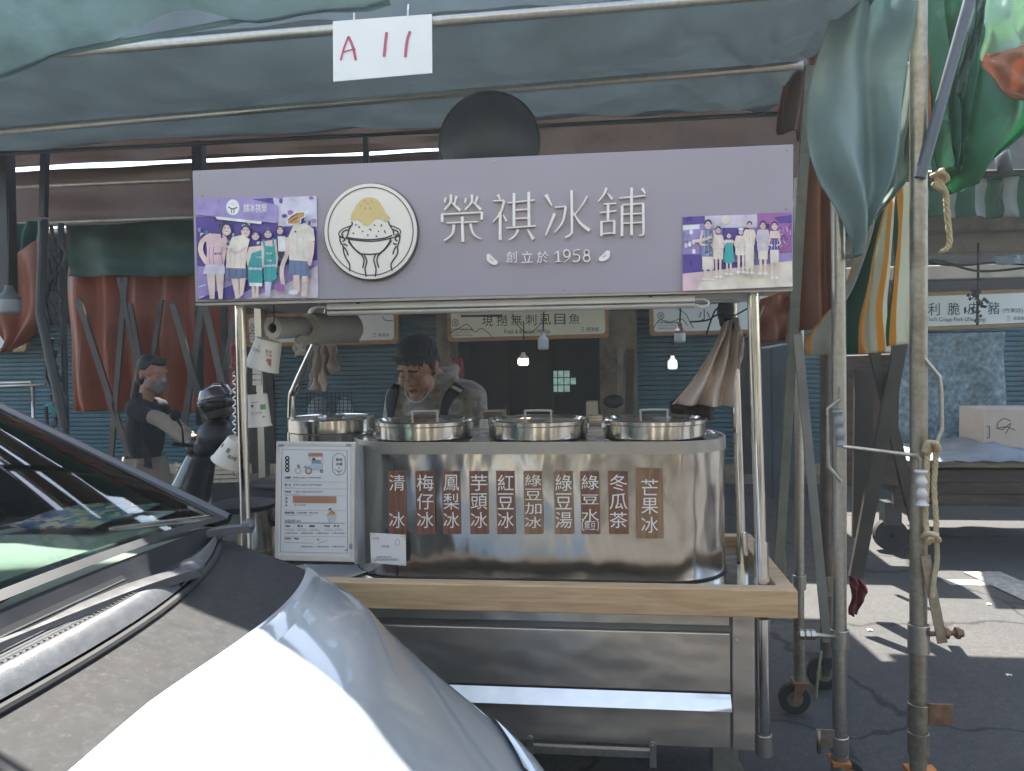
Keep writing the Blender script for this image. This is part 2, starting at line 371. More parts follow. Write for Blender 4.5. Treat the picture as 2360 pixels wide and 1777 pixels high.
# --- market building with its roller shutters, Y = 9
YB = 9.0
m_wall = mat('grimy market wall', H('#403e3a'), 0.85, 0, 0.25, 3, 0.004, 30, dirt=H('#2b2927'), dirt_amt=0.5)
m_pill = mat('old masonry pillar', H('#7a7064'), 0.85, 0, 0.25, 6, 0.006, 40, dirt=H('#45382f'), dirt_amt=0.5, dscale=4)
bld = thing('market_building', 'old market hall with teal roller shutters behind the stalls', 'building', (0, YB, 0))
X = lambda px: at(px, 900, YB).x
g = MB(); g.box((-9.5, YB + 0.05, 1.98), (9.5, YB + 0.4, 3.2)); 
g.box((1.9, 12, 0), (14, 12.5, 6.5))
for p0, p1 in ((565, 628), (-400, -250), (1700, 1840)): g.box((X(p0), YB + 0.02, 0), (X(p1), YB + 0.4, 1.98))
g.build('wall', m_wall, bld)
for p0, p1 in ((1012, 1046), (1383, 1468)):
    g = MB(); g.box((X(p0), YB - 0.12, 0), (X(p1), YB + 0.35, 2.0)); g.build('pillar', m_pill, bld, bevel=0.015)
g = MB(); g.box((-9.5, YB - 0.02, 0), (9.5, YB + 0.06, 0.10)); g.build('threshold', m_pill, bld)
def shutter(p0, p1):
    x0, x1 = X(p0), X(p1); rows = []; z = 0.10
    while z < 1.98:
        for dz, dy in ((0, 0.0), (0.035, 0.0), (0.045, 0.022), (0.05, 0.022)): rows.append([Vector((x0 + (x1 - x0) * u / 6, YB + dy + 0.05, z + dz)) for u in range(7)])
        z += 0.055
    g = MB(); g.grid(rows, smooth=False, flip=True)
    s = g.build('roller_shutter', M_teal, bld, merge=False)
    h = MB(); h.box((x0, YB + 0.0, 0.10), (x1, YB + 0.045, 0.22)); h.build('bottom_rail', M_galvd, s)
    return s
for p in ((-250, 575), (618, 1012), (1468, 1700), (1840, 2700)): shutter(*p)
# open dark shop between the pillars
x0, x1 = X(1046), X(1383); m_dk = mat('dark shop interior', H('#2e3038'), 0.7, 0, 0.2, 4)
g = MB(); g.box((x0, YB + 1.2, 0.1), (x1, YB + 1.25, 2.0)); g.box((x0 - .06, YB + .4, 0.1), (x0, YB + 1.2, 2.0)); g.box((x1, YB + .4, 0.1), (x1 + .06, YB + 1.2, 2.0))
g.box((x0, YB + .4, 1.95), (x1, YB + 1.2, 2.0)); g.build('shop_interior', m_dk, bld)
m_door = wood('dark door timber', H('#332c2d'), H('#241f21'), (8, 8, 1), 0.6)
g = MB(); xa, xb = X(1195), X(1262); g.box((xa, YB + 1.12, 0.1), (xb, YB + 1.18, 1.8)); g.box((X(1070), YB + 1.1, .1), (X(1150), YB + 1.18, 1.72)); g.build('door', m_door, bld, bevel=.01)
g = MB(); p0, p1 = at(1272, 855, YB + 1.15), at(1330, 905, YB + 1.15)
for i in range(4):
    for j in range(3):
        if (i, j) in ((3, 2), (3, 0)): continue
        u = p0.x + (p1.x - p0.x) * i / 4; v = p0.z + (p1.z - p0.z) * j / 3
        g.box((u, YB + 1.13, v + (p1.z - p0.z) / 3 * .85), (u + (p1.x - p0.x) / 4 * .82, YB + 1.16, v))
m_latt = mat('daylit lattice panes', H('#8fb4b8'), 0.4, 0, 0.4, 14, emit=H('#9fc0b8'), estr=0.1)
g.build('window', m_latt, bld)
# roofs: awning sheets over the street; the unseen ones are added to stop the sun
def roof(name, label, pts, m, pipes=()):
    r = thing(name, label, 'awning', pts[0]); g = MB()
    n = 14; rows = []
    A, B, C_, D = [Vector(p) for p in pts]                     # near-left, near-right, far-right, far-left
    for i in range(n + 1):
        row = []
        for j in range(n + 1):
            u, v = j / n, i / n; p = A.lerp(B, u).lerp(D.lerp(C_, u), v); p.z += 0.03 * math.sin(u * 19 + v * 3) * math.sin(v * 6.28) - 0.04 * math.sin(v * 3.14 * 2) ** 2
            row.append(p)
        rows.append(row)
    g.grid(rows); solid(g.build('tarpaulin', m, r), 0.004)
    for a_, b_ in pipes:
        h = MB(); h.tube([a_, b_], 0.02, n=10); h.build('pipe', M_galvd, r)
    return r
roof('stall_awning', 'brown awning roof stretched in front of the shuttered shops', ((-8, 6.5, 2.72), (1.6, 6.5, 2.72), (1.6, 9.0, 2.9), (-8, 9.0, 2.9)), M_brown, (((-8, 6.5, 2.69), (1.6, 6.5, 2.69)),))
# --- building across the street behind the viewer: bounces daylight and shows in the steel
m_plast = mat('cream plaster', H('#b4b0a6'), 0.85, 0, 0.1, 2, 0.002, 30)
m_win = mat('facade window glass', (0.03, 0.04, 0.045), 0.1)
ob = thing('opposite_building', 'cream plastered row of shops across the street from the cart', 'building', (0, -5.5, 0))
g = MB(); g.box((-11, -6.5, 0), (11, -5.5, 7)); g.build('wall', m_plast, ob)
for i in range(7):
    x = -9.4 + i * 3.1
    f = MB(); f.box((x, -5.5, 3.6), (x + 1.5, -5.46, 5.2)); f = f.build('window', m_win, ob)
    h = MB(); h.box((x - .08, -5.5, 3.5), (x + 1.58, -5.4, 3.598)); h.box((x - .08, -5.5, 5.202), (x + 1.58, -5.4, 5.3)); h.build('frame', M_whitep, f)
    s = MB(); s.box((x - .4, -5.5, 0), (x + 2.0, -5.45, 2.6)); s.build('roller_shutter', M_galvd if i % 2 else m_wall, ob)
    k = MB(); k.add([(x - .5, -5.5, 3.2), (x + 2.1, -5.5, 3.2), (x + 2.1, -4.6, 2.75), (x - .5, -4.6, 2.75)], [(0, 1, 2, 3)]); solid(k.build('awning', M_dgreen if i % 3 else M_brown, ob), .01)
roof('sky_block_roof', 'grey green awning roof added behind the viewer to cut the sky light', ((-10, -1.3, 2.95), (10, -1.3, 2.95), (10, -4.0, 3.1), (-10, -4.0, 3.1)), M_dgreen)  # unseen sheet added to cut sky fill and darken the steel's reflections
# ------------------------------------------------------------------ shop signs
m_sign = mat('shop sign panel', H('#dbe6e9'), 0.4, 0, 0.03)
m_signw = mat('warm shop sign panel', H('#dde3d3'), 0.4, 0, 0.03)
m_blue = mat('sign dark lettering', (0.03, 0.04, 0.05), 0.5)
def shop_sign(q, label, panel, build, Y=8.75):
    """q: px corners TL,TR,BR,BL of the whole timber frame"""
    TL, TR, BR, BL = q; c = at((TL[0] + TR[0]) / 2, (TL[1] + BL[1]) / 2, Y)
    t = thing('shop_sign', label, 'sign', c, 'timber framed stall signs')
    def rr(q, ins, r, n=5):
        (x0, y0), (x1, y1), (x2, y2), (x3, y3) = q; out = []
        for (cx, cy), sx, sy, a0 in (((x0, y0), 1, 1, 180), ((x1, y1), -1, 1, 270), ((x2, y2), -1, -1, 0), ((x3, y3), 1, -1, 90)):
            for k in range(n + 1):
                a = rad(a0 + 90 * k / n); out.append((cx + sx * (ins + r) + r * math.cos(a), cy + sy * (ins + r) + r * math.sin(a)))
        return out
    f = MB(); f.poly_px(rr(q, 0, 9), Y, thick=0.07); f.build('frame', M_signwood, t)
    f = MB(); f.poly_px(rr(q, 9, 7), Y - .006, thick=0.004); f.build('panel', panel, t)
    f = MB(); build(f, Y - .010)
    f.build('lettering', m_blue, t)
    return t
def emblem(f, Y, x, y):
    f.stroke_px([(x + 7 * math.cos(a / 12 * 6.283), y + 8 * math.sin(a / 12 * 6.283)) for a in range(12)], 1.4, Y, closed=True)
    f.text_px('豸', (x - 4, y - 5, x + 4, y + 5), Y)
    f.text_px('竹東專業漁豐市場', (x - 7, y + 13, x + 40, y + 18), Y, weight=.02)
    f.text_px('zhudong market', (x - 7, y + 20, x + 34, y + 24), Y); f.text_px('traditional market', (x - 7, y + 26, x + 40, y + 30), Y)
def squiggle(f, Y, pts): f.stroke_px(smooth_path(pts, 26), 1.6, Y)
def s_left(f, Y):
    emblem(f, Y, 584, 754); f.text_px('肉', (811, 737, 831, 763), Y, .01)
    f.text_px('三', (859, 768, 867, 776), Y); f.text_px('經濟部', (872, 768, 897, 776), Y)
    squiggle(f, Y, [(568, 780), (580, 765), (600, 757), (615, 768)]); squiggle(f, Y, [(881, 729), (888, 738), (905, 739)])
shop_sign(((564, 724), (917, 716), (917, 792), (567, 800)), 'timber framed pale blue shop sign ending in a meat character, behind the plastic bag rolls', m_sign, s_left)
def s_mid(f, Y):
    emblem(f, Y, 1049, 744)
    for i, ch in enumerate('現撈無刺虱目魚'): x = 1111 + i * 33.4; f.text_px(ch, (x, 726 - i * .5, x + 25, 752 - i * .8), Y, .012)
    f.text_px('Fresh & Boneless Milkfish', (1162, 759, 1268, 769), Y, .008)
    f.text_px('三', (1339, 755, 1347, 764), Y); f.text_px('經濟部', (1352, 754, 1380, 764), Y)
    squiggle(f, Y, [(1037, 767), (1060, 755), (1078, 748), (1095, 765), (1108, 757), (1122, 764), (1133, 776)])
    squiggle(f, Y, [(1180, 722), (1190, 745), (1215, 768), (1236, 757), (1246, 745), (1262, 733)])
    f.poly_px([(1062, 726), (1157, 725), (1157, 730), (1062, 731)], Y)
shop_sign(((1029, 690), (1402, 682), (1404, 778), (1032, 788)), 'timber framed sign advertising boneless milkfish above the dark open shop', m_signw, s_mid)
def s_r(f, Y):
    emblem(f, Y, 1523, 728); f.text_px('小', (1610, 712, 1636, 738), Y, .012)
    squiggle(f, Y, [(1506, 757), (1520, 738), (1545, 742), (1570, 735), (1585, 750)])
    squiggle(f, Y, [(1560, 710), (1580, 724), (1590, 742), (1598, 756)])
shop_sign(((1496, 680), (1840, 672), (1842, 766), (1498, 774)), 'timber framed pale sign behind the hanging towel at the cart right end', m_sign, s_r)
def s_rr(f, Y):
    for ch, x in zip('俐利脆皮豬', (2098, 2139, 2185, 2230, 2277)): f.text_px(ch, (x, 698 - (x - 2139) * .02, x + 27, 727 - (x - 2139) * .02), Y, .012)
    f.text_px("You'li Crispy Pork (Zhudong)", (2134, 731, 2272, 743), Y, .006)
    f.text_px('(竹東店)', (2311, 710, 2358, 722), Y); f.text_px('三', (2320, 729, 2329, 738), Y); f.text_px('經濟部', (2336, 729, 2360, 738), Y)
shop_sign(((2060, 676), (2480, 662), (2482, 748), (2062, 764)), 'timber framed pale blue sign for crispy pork behind the far right pole', m_sign, s_rr, 8.2)
def s_ll(f, Y): f.text_px('三', (20, 790, 30, 798), Y)
shop_sign(((-260, 730), (60, 722), (60, 810), (-260, 816)), 'timber framed pale sign cut off by the left edge behind the red cloth', m_sign, s_ll)
# pole with stuck notices between the shutters, planks, stuff by the pillar
t = thing('notice_post', 'square grey metal post with white notices stuck on it', 'post', at(600, 1150, 8.6))
g = MB(); a = at(588, 800, 8.6); b = at(613, 1150, 8.6); g.box((a.x, 8.6, 0), (b.x, 8.7, 2.6)); g.build('post', M_galv, t)
for k in range(4):
    g = MB(); g.poly_px([(582, 838 + k * 13), (602, 838 + k * 13), (602, 849 + k * 13), (582, 849 + k * 13)], 8.59, thick=.004); g.build('notice', M_white, t)
for i, (x, y0, wd, ln) in enumerate(((1430, 795, 10, 'tall worn plank leaning on the masonry pillar, left of two'), (1452, 805, 14, 'wide worn plank leaning on the masonry pillar, right of two'))):
    g = MB(); g.bar(at(x - 4, 1060, 8.45), at(x, y0, 8.7), wd * 8.6 / F * 1.3, 0.03); tag(g.build('leaning_plank', M_dkwood if i else m_pill), ln, 'plank')
g = MB()
p = at(1414, 925, 8.3); g.ball(p, (.11, .05, .075)); tag(g.build('wall_fan', M_black), 'dark round pan hanging on the masonry pillar', 'pan')
g = MB(); rows = drape([(1040, 826, 8.5), (1042, 850, 8.5), (1046, 875, 8.5)], [(1066, 826, 8.5), (1070, 850, 8.5), (1068, 876, 8.5)], 2, .03, 12, 10); g.grid(rows)
solid(tag(g.build('red_bag', mat('red plastic bag', H('#a8474f'), .4, trans=.3)), 'red plastic bag hanging behind the man by the door pillar', 'bag'))
g = MB(); g.box(tuple(at(1352, 985, 8.4)), tuple(at(1378, 925, 8.2))); tag(g.build('cool_box', mat('cream plastic', H('#b0a588'), .5), bevel=.02), 'cream plastic box standing at the right of the dark doorway', 'box')
# wire crate with white bags before the left shutter
t = thing('wire_crate', 'black wire crate holding pale blue bags before the shutter', 'crate', at(790, 960, 7.5)); Y = 7.5
g = MB()
for i in range(12): g.tube([at(706 + i * 9.5, 905, Y), at(706 + i * 9.5, 965, Y)], .004, n=5)
for i in range(8): g.tube([at(706, 905 + i * 8.5, Y), at(811, 904 + i * 8.5, Y)], .004, n=5)
g.build('wire_mesh', M_black, t)
m_bag = mat('pale blue bag', H('#a9bcc9'), .5, 0, .15, 8, trans=.2)
for x, wd, nm in ((735, 27, 'rounded pale blue bag in the left half of the wire crate'), (795, 18, 'smaller pale blue bag in the right half of the wire crate')):
    g = MB(); p = at(x, 948, Y + .18); g.ball(p, (wd * Y / F, .12, .15)); tag(g.build('stuffed_bag', m_bag), nm, 'bag', 'bags in the wire crate')
# light bulbs on their wires
M_bulb = mat('unlit bulb plastic', H('#a9adae'), .3, 0, .03); M_bulbw = mat('white bulb', H('#dfe8f2'), .3, 0, .02, emit=H('#dfe8f2'), estr=.25)
M_lit = mat('lit bulb', H('#ffe9c0'), .4, 0, .02, emit=(1, .80, .5), estr=5.0)
def bulb(x, ytop, ybot, wpx, Y, label, glob, base=None, ywire=560):
    k = Y / F; c = at(x, (ytop + ybot) / 2, Y); h = (ybot - ytop) * k; r = wpx * k / 2; t = thing('hanging_bulb', label, 'light bulb', c, 'bulbs hanging under the awnings')
    z0 = c.z - h / 2
    g = MB(); g.lathe([(0, z0), (r * .7, z0 + h * .01), (r * .96, z0 + h * .08), (r, z0 + h * .16), (r * .98, z0 + h * .5), (r * .8, z0 + h * .58)], (c.x, c.y, 0), n=20); g.build('globe', glob, t)
    g = MB(); g.lathe([(r * .99, z0 + h * .5), (r * .93, z0 + h * .62), (r * .5, z0 + h * .78), (r * .36, z0 + h * .9), (r * .36, z0 + h), (0, z0 + h)], (c.x, c.y, 0), n=20); g.build('base', base or M_bulb, t)
    g = MB(); g.tube([(c.x, c.y, z0 + h), (c.x + .01, c.y, z0 + h + .2), at(x, ywire, Y)], .006, n=6); g.build('wire', M_black, t)
bulb(1206, 812, 842, 24, 7.6, 'small lit warm bulb glowing in the dark shop doorway', M_lit, M_whitep, 740)
bulb(1252, 765, 807, 26, 6.2, 'unlit grey bulb hanging before the milkfish sign', M_bulb, M_bulb)
bulb(1550, 820, 851, 22, 7.6, 'small cool white bulb hanging before the right shutter', M_bulbw, M_bulbw, 780)
bulb(1567, 745, 790, 26, 5.6, 'unlit grey bulb hanging beside the towel', M_bulb, mat('brown socket', H('#54403a'), .5))
bulb(22, 655, 727, 52, 3.6, 'large frosted bulb with finned collar at the left edge', mat('frosted bulb', H('#8b9299'), .4), mat('grey fin collar', H('#5a5f64'), .5), 480)
# ------------------------------------------------------------------ the ice cart
CX0, CX1, CY0, CY1 = -1.37, 0.597, 2.45, 3.22        # outer edge of the timber tray
cart = thing('food_cart', 'stainless steel shaved ice cart with an oak rimmed tray', 'cart', (-0.39, 2.8, 0))
w_ = 0.055; zt, zb = 0.757, 0.668
g = MB()
def mitre(a, b, c, d):     # outer a-b, inner d-c
    g.prism([Vector((*a, zb)), Vector((*b, zb)), Vector((*c, zb)), Vector((*d, zb))], (0, 0, zt - zb))
o_ = [(CX0, CY0), (CX1, CY0), (CX1, CY1), (CX0, CY1)]; i_ = [(CX0 + w_, CY0 + w_), (CX1 - w_, CY0 + w_), (CX1 - w_, CY1 - w_), (CX0 + w_, CY1 - w_)]
for k in range(4): mitre(o_[k], o_[(k + 1) % 4], i_[(k + 1) % 4], i_[k])
g.build('tray_rim', M_oak, cart, bevel=0.004)
g = MB(); g.box((CX0 + w_ + .001, CY0 + w_ + .001, 0.70), (CX1 - w_ - .001, CY1 - w_ - .001, 0.722)); g.build('counter_top', M_steelb, cart)
# tank: stadium-shaped steel body standing on the counter
TX0, TX1, TY0, TY1 = -0.93, 0.435, 2.62, 3.14
def stadium(r_in, n=14, x0=TX0, x1=TX1, y0=TY0, y1=TY1, R=0.22):
    x0 += r_in; x1 -= r_in; y0 += r_in; y1 -= r_in; R = R - r_in; pts = []
    for (cx, cy), a0 in (((x1 - R, y0 + R), -90), ((x1 - R, y1 - R), 0), ((x0 + R, y1 - R), 90), ((x0 + R, y0 + R), 180)):
        for k in range(n + 1): a = rad(a0 + 90 * k / n); pts.append((cx + R * math.cos(a), cy + R * math.sin(a)))
    fr = []                                          # subdivide the long straight front
    for i, p in enumerate(pts):
        q = pts[(i + 1) % len(pts)]; fr.append(p)
        d = math.dist(p, q)
        if d > .1:
            for t in range(1, 12): fr.append((p[0] + (q[0] - p[0]) * t / 12, p[1] + (q[1] - p[1]) * t / 12))
    return fr
def wall(zs, ins, m=0, gg=None):
    rows = []
    for z, r in zip(zs, ins): s_ = stadium(r); rows.append([Vector((*p, z)) for p in s_ + [s_[0]]])
    gg.grid(rows, m)
g = MB(); zt0, zt1 = 0.723, 1.203
wall([zt0 + (zt1 - .03 - zt0) * i / 6 for i in range(7)], [0, 0, .001, .002, .001, 0, 0], gg=g)
tank = g.build('tank', M_steel, cart)
g = MB(); wall([1.162, 1.162, 1.2035, 1.2035], [-.0005, -.004, -.004, .006], gg=g); wall([1.2035, 1.199, 1.199], [.006, .008, .21], 1, gg=g); s_ = stadium(.205); g.face([(*p, 1.1995) for p in s_], 1)
g.build('rim', [M_steeld, M_steel], tank)
g = MB(); g.tube([(*p, 0.7255) for p in stadium(-.001)], .0035, n=6, closed=True); g.build('seam', M_rubber, tank)
g = MB(); 
for px in (876, 1647): p = at(px, 1150, 2.66 if px < 1000 else 2.72); 
g = MB(); g.box((TX0 + .20, TY0 - .0015, .73), (TX0 + .204, TY0 + .002, 1.15)); g.build('weld_line', M_dkmetal, tank)
# lower cabinet
BX0, BX1, BY = -1.30, 0.50, 2.52
g = MB(); g.box((BX0, BY + .012, .21), (BX1 - .02, 3.12, .667)); g.build('cabinet_body', mat('dark cabinet steel', (.22, .22, .225), .4, .9, .1), cart)
zl = lambda y: at(1500, y, BY).z
g = MB(); g.box((BX0, BY - .004, zl(1438)), (at(1680, 1450, BY).x, BY + .011, .6675)); g.build('top_panel', M_steel2, cart, bevel=.003)
g = MB(); g.box((BX0, BY - .002, zl(1590)), (at(1683, 1500, BY).x, BY + .011, zl(1455))); g.build('drawer_front', M_steel2, cart, bevel=.004)
g = MB(); xr = at(1683, 1600, BY).x
za, zb2 = zl(1593), zl(1622)
g.grid([[Vector((BX0 + (xr - BX0) * u / 10, BY - .004 - .035 * t, za - (za - zb2) * t)) for u in range(11)] for t in (0, .5, 1)], flip=True)
g.add([(BX0, BY - .039, zb2), (xr, BY - .039, zb2), (xr, BY + .01, zb2 - .004), (BX0, BY + .01, zb2 - .004)], [(0, 1, 2, 3)])
g.face([(xr, BY - .004, za), (xr, BY + .01, zb2), (xr, BY - .039, zb2)])
g.build('drawer_pull', steel('polished pull', (.92, .85, .74), .32, 0), cart)
g = MB(); g.box((BX0, BY - .002, .212), (xr, BY + .011, zb2 - .005)); g.build('lower_panel', M_steel2, cart, bevel=.003)
g = MB(); g.box((xr + .006, BY - .006, .209), (at(1739, 1600, BY).x, BY + .06, .6675)); g.build('corner_stile', M_steel2, cart, bevel=.004)
g = MB(); p = at(1697, 1560, BY - .007)
for z in (p.z,): g.ball((p.x, BY - .006, z + .12), .004)
g.build('rivet', M_steelb, cart)
# posts
def post(x, y, z0, z1, r, sleeve=None):
    g = MB(); g.tube([(x, y, z0), (x, y, z1)], r, n=20); o = g.build('support_post', M_steelb, cart)
    if sleeve:
        h = MB(); h.tube([(x, y, sleeve[0]), (x, y, sleeve[1])], r + .004, n=20); h.build('sleeve', M_steelb, o)
    return o
g = MB(); a, b = at(1735, 672, 2.53), at(1757, 1350, 2.53); a.z = 1.70
g.tube([a, (b.x, b.y, .70)], .0185, n=20); po = g.build('support_post', M_steelb, cart); h = MB(); c = a.lerp(b, .85); h.tube([c, (b.x, b.y, .72)], .023, n=20); h.build('sleeve', M_steelb, po)
a, b = at(553, 697, 2.53), at(566, 1200, 2.53); g = MB(); g.tube([a, b, (b.x, b.y, .70)], .0175, n=20); g.build('support_post', M_steelb, cart)
g = MB(); a, b = at(1690, 700, 2.85), at(1711, 1300, 2.85); g.tube([a, (b.x, b.y, .70)], .016, n=20); po = g.build('support_post', M_steelb, cart); h = MB(); h.tube([at(1710, 1225, 2.85), (b.x, b.y, .722)], .02, n=20); h.build('sleeve', M_steelb, po)
g = MB(); pts = smooth_path([(672, 1100, 3.15), (672, 930, 3.15), (682, 890, 3.13), (735, 775, 3.06), (752, 735, 3.0), (758, 700, 2.98)], 24); g.tube([at(*p) for p in pts], .017, n=14); g.build('support_post', M_steelb, cart)
g = MB(); g.tube([at(1757, 1424, 2.535), at(1760, 1698, 2.535)], .023, n=18); po = g.build('corner_post', M_steelb, cart); g = MB(); g.tube([at(1760, 1692, 2.535), at(1761, 1738, 2.535)], .027, n=18); g.build('foot_sleeve', M_steeld, po)
# roof tray of the cart behind the signboard
g = MB(); za = 1.70
g.box((-1.33, 2.50, 1.700), (.55, 3.25, 1.716)); g.build('canopy_shelf', M_steel2, cart)
for y in (2.56, 2.70): g = MB(); g.box((.10, y, 1.672), (.50, y + .025, 1.699)); g.build('shelf_batten', M_whitep, cart, bevel=.003)
# tow bar under the cabinet
g = MB(); g.box((at(1216, 1720, 2.47).x, 2.462, at(1400, 1742, 2.47).z), (at(1508, 1740, 2.47).x, 2.478, at(1400, 1722, 2.47).z)); tb = g.build('tow_bar', M_galv, cart, bevel=.003)
for px, y0, y1 in ((1222, 1697, 1737), (1505, 1712, 1768)):
    g = MB(); a, b = at(px - 8, y0 + 5, 2.455), at(px + 8, y1, 2.455); g.box((a.x, 2.45, b.z), (b.x, 2.4615, a.z)); c = at(px, y0 + 5, 2.456); g.tube([(c.x, 2.45, c.z), (c.x, 2.4615, c.z)], .010, n=16)
    g.tube([(c.x, 2.444, c.z), (c.x, 2.452, c.z)], .005, n=8); g.build('hinge_lug', M_galv, tb)
def caster(x, y, top, r=.06, par=None, m_f=None, sw=0.0):
    """swivel caster: fork and wheel"""
    c = MB(); c.box((x - .03, y - .035, top - .012), (x + .03, y + .035, top)); 
    for s in (-1, 1): c.prism([(x - .022, y + s * .022, top - .012), (x + .022, y + s * .022, top - .012), (x + sw + .012, y + s * .022, r - .01), (x + sw - .012, y + s * .022, r - .01)], (0, s * .004, 0))
    f = c.build('caster_fork', m_f or M_galvd, par); c = MB(); M = Matrix.Rotation(rad(90), 4, 'X')
    c.lathe([(r * .5, -.015), (r * .92, -.016), (r, -.010), (r, .010), (r * .92, .016), (r * .5, .015)], (x + sw, y, r), 0, 26, M=M)
    c.lathe([(.004, -.014), (r * .5, -.014), (r * .5, .014), (.004, .014)], (x + sw, y, r), 1, 20, M=M); c.build('wheel', [M_rubber, M_galvd], f); return f
g = MB(); a, b = at(1640, 1742, 2.56), at(1700, 1742, 2.56); g.box((a.x, 2.54, .12), (b.x, 2.60, .208)); g.build('leg_block', M_galv, cart, bevel=.004)
for x, y in ((.42, 2.58), (-1.15, 2.58), (.42, 3.05), (-1.15, 3.05)): caster(x, y, .12 if y < 2.6 else .208, .06, cart)
# ------------------------------------------------------------------ lids on the tank
lid0 = thing('pot_lid', 'polished steel pot lid with wire handle', 'lid', (0, 0, 0), 'steel lids on the ice cart')
r = .181; g = MB()
g.lathe([(r - .004, 0), (r, .003), (r, .046), (r + .005, .050), (r + .005, .062), (r, .066), (r - .012, .066), (r - .02, .058), (r * .5, .062), (0, .066)], (0, 0, 0), n=56)
g.build('cover', M_steelb, lid0)
g = MB(); hx = .048; g.tube(smooth_path([(-hx, 0, .058), (-hx, 0, .085), (-hx + .004, 0, .093), (hx - .004, 0, .093), (hx, 0, .085), (hx, 0, .058)], 20), .0045, n=8); g.build('handle', M_steeld, lid0)
lids = [((980, 990), 'steel lid in front of the man in grey camouflage'), ((1241, 990), 'steel lid below the lit bulb, between the stacked boxes'), ((1508, 990), 'steel lid under the hanging towel at the tank right end')]
for i, (p, lab) in enumerate(lids):
    q = at(p[0], 1014, 2.815); o = lid0 if i == 0 else copy_tree(lid0); o['label'] = lab; o.location = (q.x, 2.815, 1.2045); WORG[o.name] = Vector(o.location)
    for k, ch in enumerate(o.children): ch.parent = o
# separate pot behind the menu stand with its own lid
t = thing('steel_pot', 'tall steel pot with a lid standing behind the menu stand', 'pot', (at(765, 1000, 2.98).x, 2.98, .722)); cx = t.location.x
g = MB(); g.lathe([(.165, .7225), (.168, .74), (.168, 1.21), (.172, 1.215)], (cx, 2.98, 0), n=48); g.build('pot_body', M_steel, t)
g = MB(); g.lathe([(.172, 1.2152), (.174, 1.2152), (.174, 1.262), (.17, 1.268), (.155, 1.264), (.08, 1.268), (0, 1.27)], (cx, 2.98, 0), n=48); g.tube([(cx + .05 * math.cos(a * .4), 2.98 + .05 * math.sin(a * .4), 1.272) for a in range(16)], .005, n=6, closed=True); g.build('pot_lid', M_steelb, t)
# low dark pots by the left post
for i, (x, y, rr, z1, lab) in enumerate(((560, 2.90, .12, .93, 'low steel pot with black lid behind the left cart post'), (622, 3.02, .14, .86, 'low steel pot partly hidden by the menu stand'))):
    c = at(x, 1150, y); t = thing('low_pot', lab, 'pot', (c.x, y, .722)); g = MB(); g.lathe([(rr, .7225), (rr, z1 - .02)], (c.x, y, 0), n=36); g.build('pot_body', M_steelb, t)
    g = MB(); g.lathe([(rr, z1 - .02), (rr + .008, z1 - .015), (rr + .008, z1), (rr - .02, z1 + .008), (0, z1 + .012)], (c.x, y, 0), n=36); g.build('pot_lid', M_black, t)
# ------------------------------------------------------------------ wooden flavour strips
m_t1 = wood('red brown strip timber', H('#8a5f48'), H('#6b4536'), (14, 14, 2)); m_t2 = wood('tan strip timber', H('#9d7a58'), H('#7c5940'), (14, 14, 2))
strips = [('清 冰', 893, 934, 0), ('梅仔冰', 957, 1000, 0), ('鳳梨冰', 1018, 1059, 0), ('芋頭冰', 1081, 1124, 0), ('紅豆冰', 1143, 1185, 0), ('綠豆加冰', 1206, 1249, 1), ('綠豆湯', 1276, 1319, 1), ('綠豆水', 1337, 1381, 0), ('冬瓜茶', 1401, 1447, 0), ('芒果冰', 1465, 1527, 1)]
names = ['plain ice strip, leftmost wooden strip, above the white card', 'plum ice strip, second from the left', 'pineapple ice strip, third from the left with the phoenix character', 'taro ice strip, fourth from the left', 'red bean ice strip in dark red brown wood, fifth from the left', 'mung bean ice strip with four characters on tan wood', 'mung bean soup strip on tan wood', 'mung bean water strip with a bracketed note at its foot', 'winter melon tea strip ending in the tea character', 'mango ice strip, the widest and rightmost, on tan wood']
M_wlet = mat('white lettering', H('#efe9df'), .5, 0, .02)
for (txt, x0, x1, k), lab in zip(strips, names):
    big = x0 == 1465; y0, y1 = (1079, 1241) if big else (1086, 1231); Y = TY0 - .007
    t = thing('flavour_strip', lab, 'menu strip', at((x0 + x1) / 2, y1, Y), 'wooden flavour strips on the tank')
    g = MB(); sk = 3; g.poly_px([(x0, y0), (x1, y0), (x1 + sk, y1), (x0 + sk, y1)], Y, thick=.005); g.build('board', m_t2 if k else m_t1, t)
    g = MB(); yy = Y - .0015; wd = (x1 - x0) - (24 if big else 6); cx = (x0 + x1) / 2; ch = [c for c in txt]
    if txt == '綠豆水':
        for c, ya, yb in zip(ch, (1095, 1140, 1173), (1128, 1162, 1203)): g.text_px(c, (cx - wd / 2, ya, cx + wd / 2 + 2, yb), yy, .085)
        g.text_px('無豆', (cx - 12, 1200, cx + 14, 1222), yy, .02); g.stroke_px([(cx - 14, 1199), (cx - 17, 1204), (cx - 17, 1218), (cx - 14, 1223)], 2, yy); g.stroke_px([(cx + 17, 1199), (cx + 20, 1204), (cx + 20, 1218), (cx + 17, 1223)], 2, yy)
    else:
        n = len(ch); a = 1104 if big else 1094; e = 1234 if big else 1223; hh = (e - a) / n
        for i, c in enumerate(ch):
            if c == ' ': continue
            g.text_px(c, (cx - wd / 2 + 1, a + hh * i, cx + wd / 2 + 2, a + hh * (i + 1) - 6), yy, .085)
    g.build('lettering', M_wlet, t)
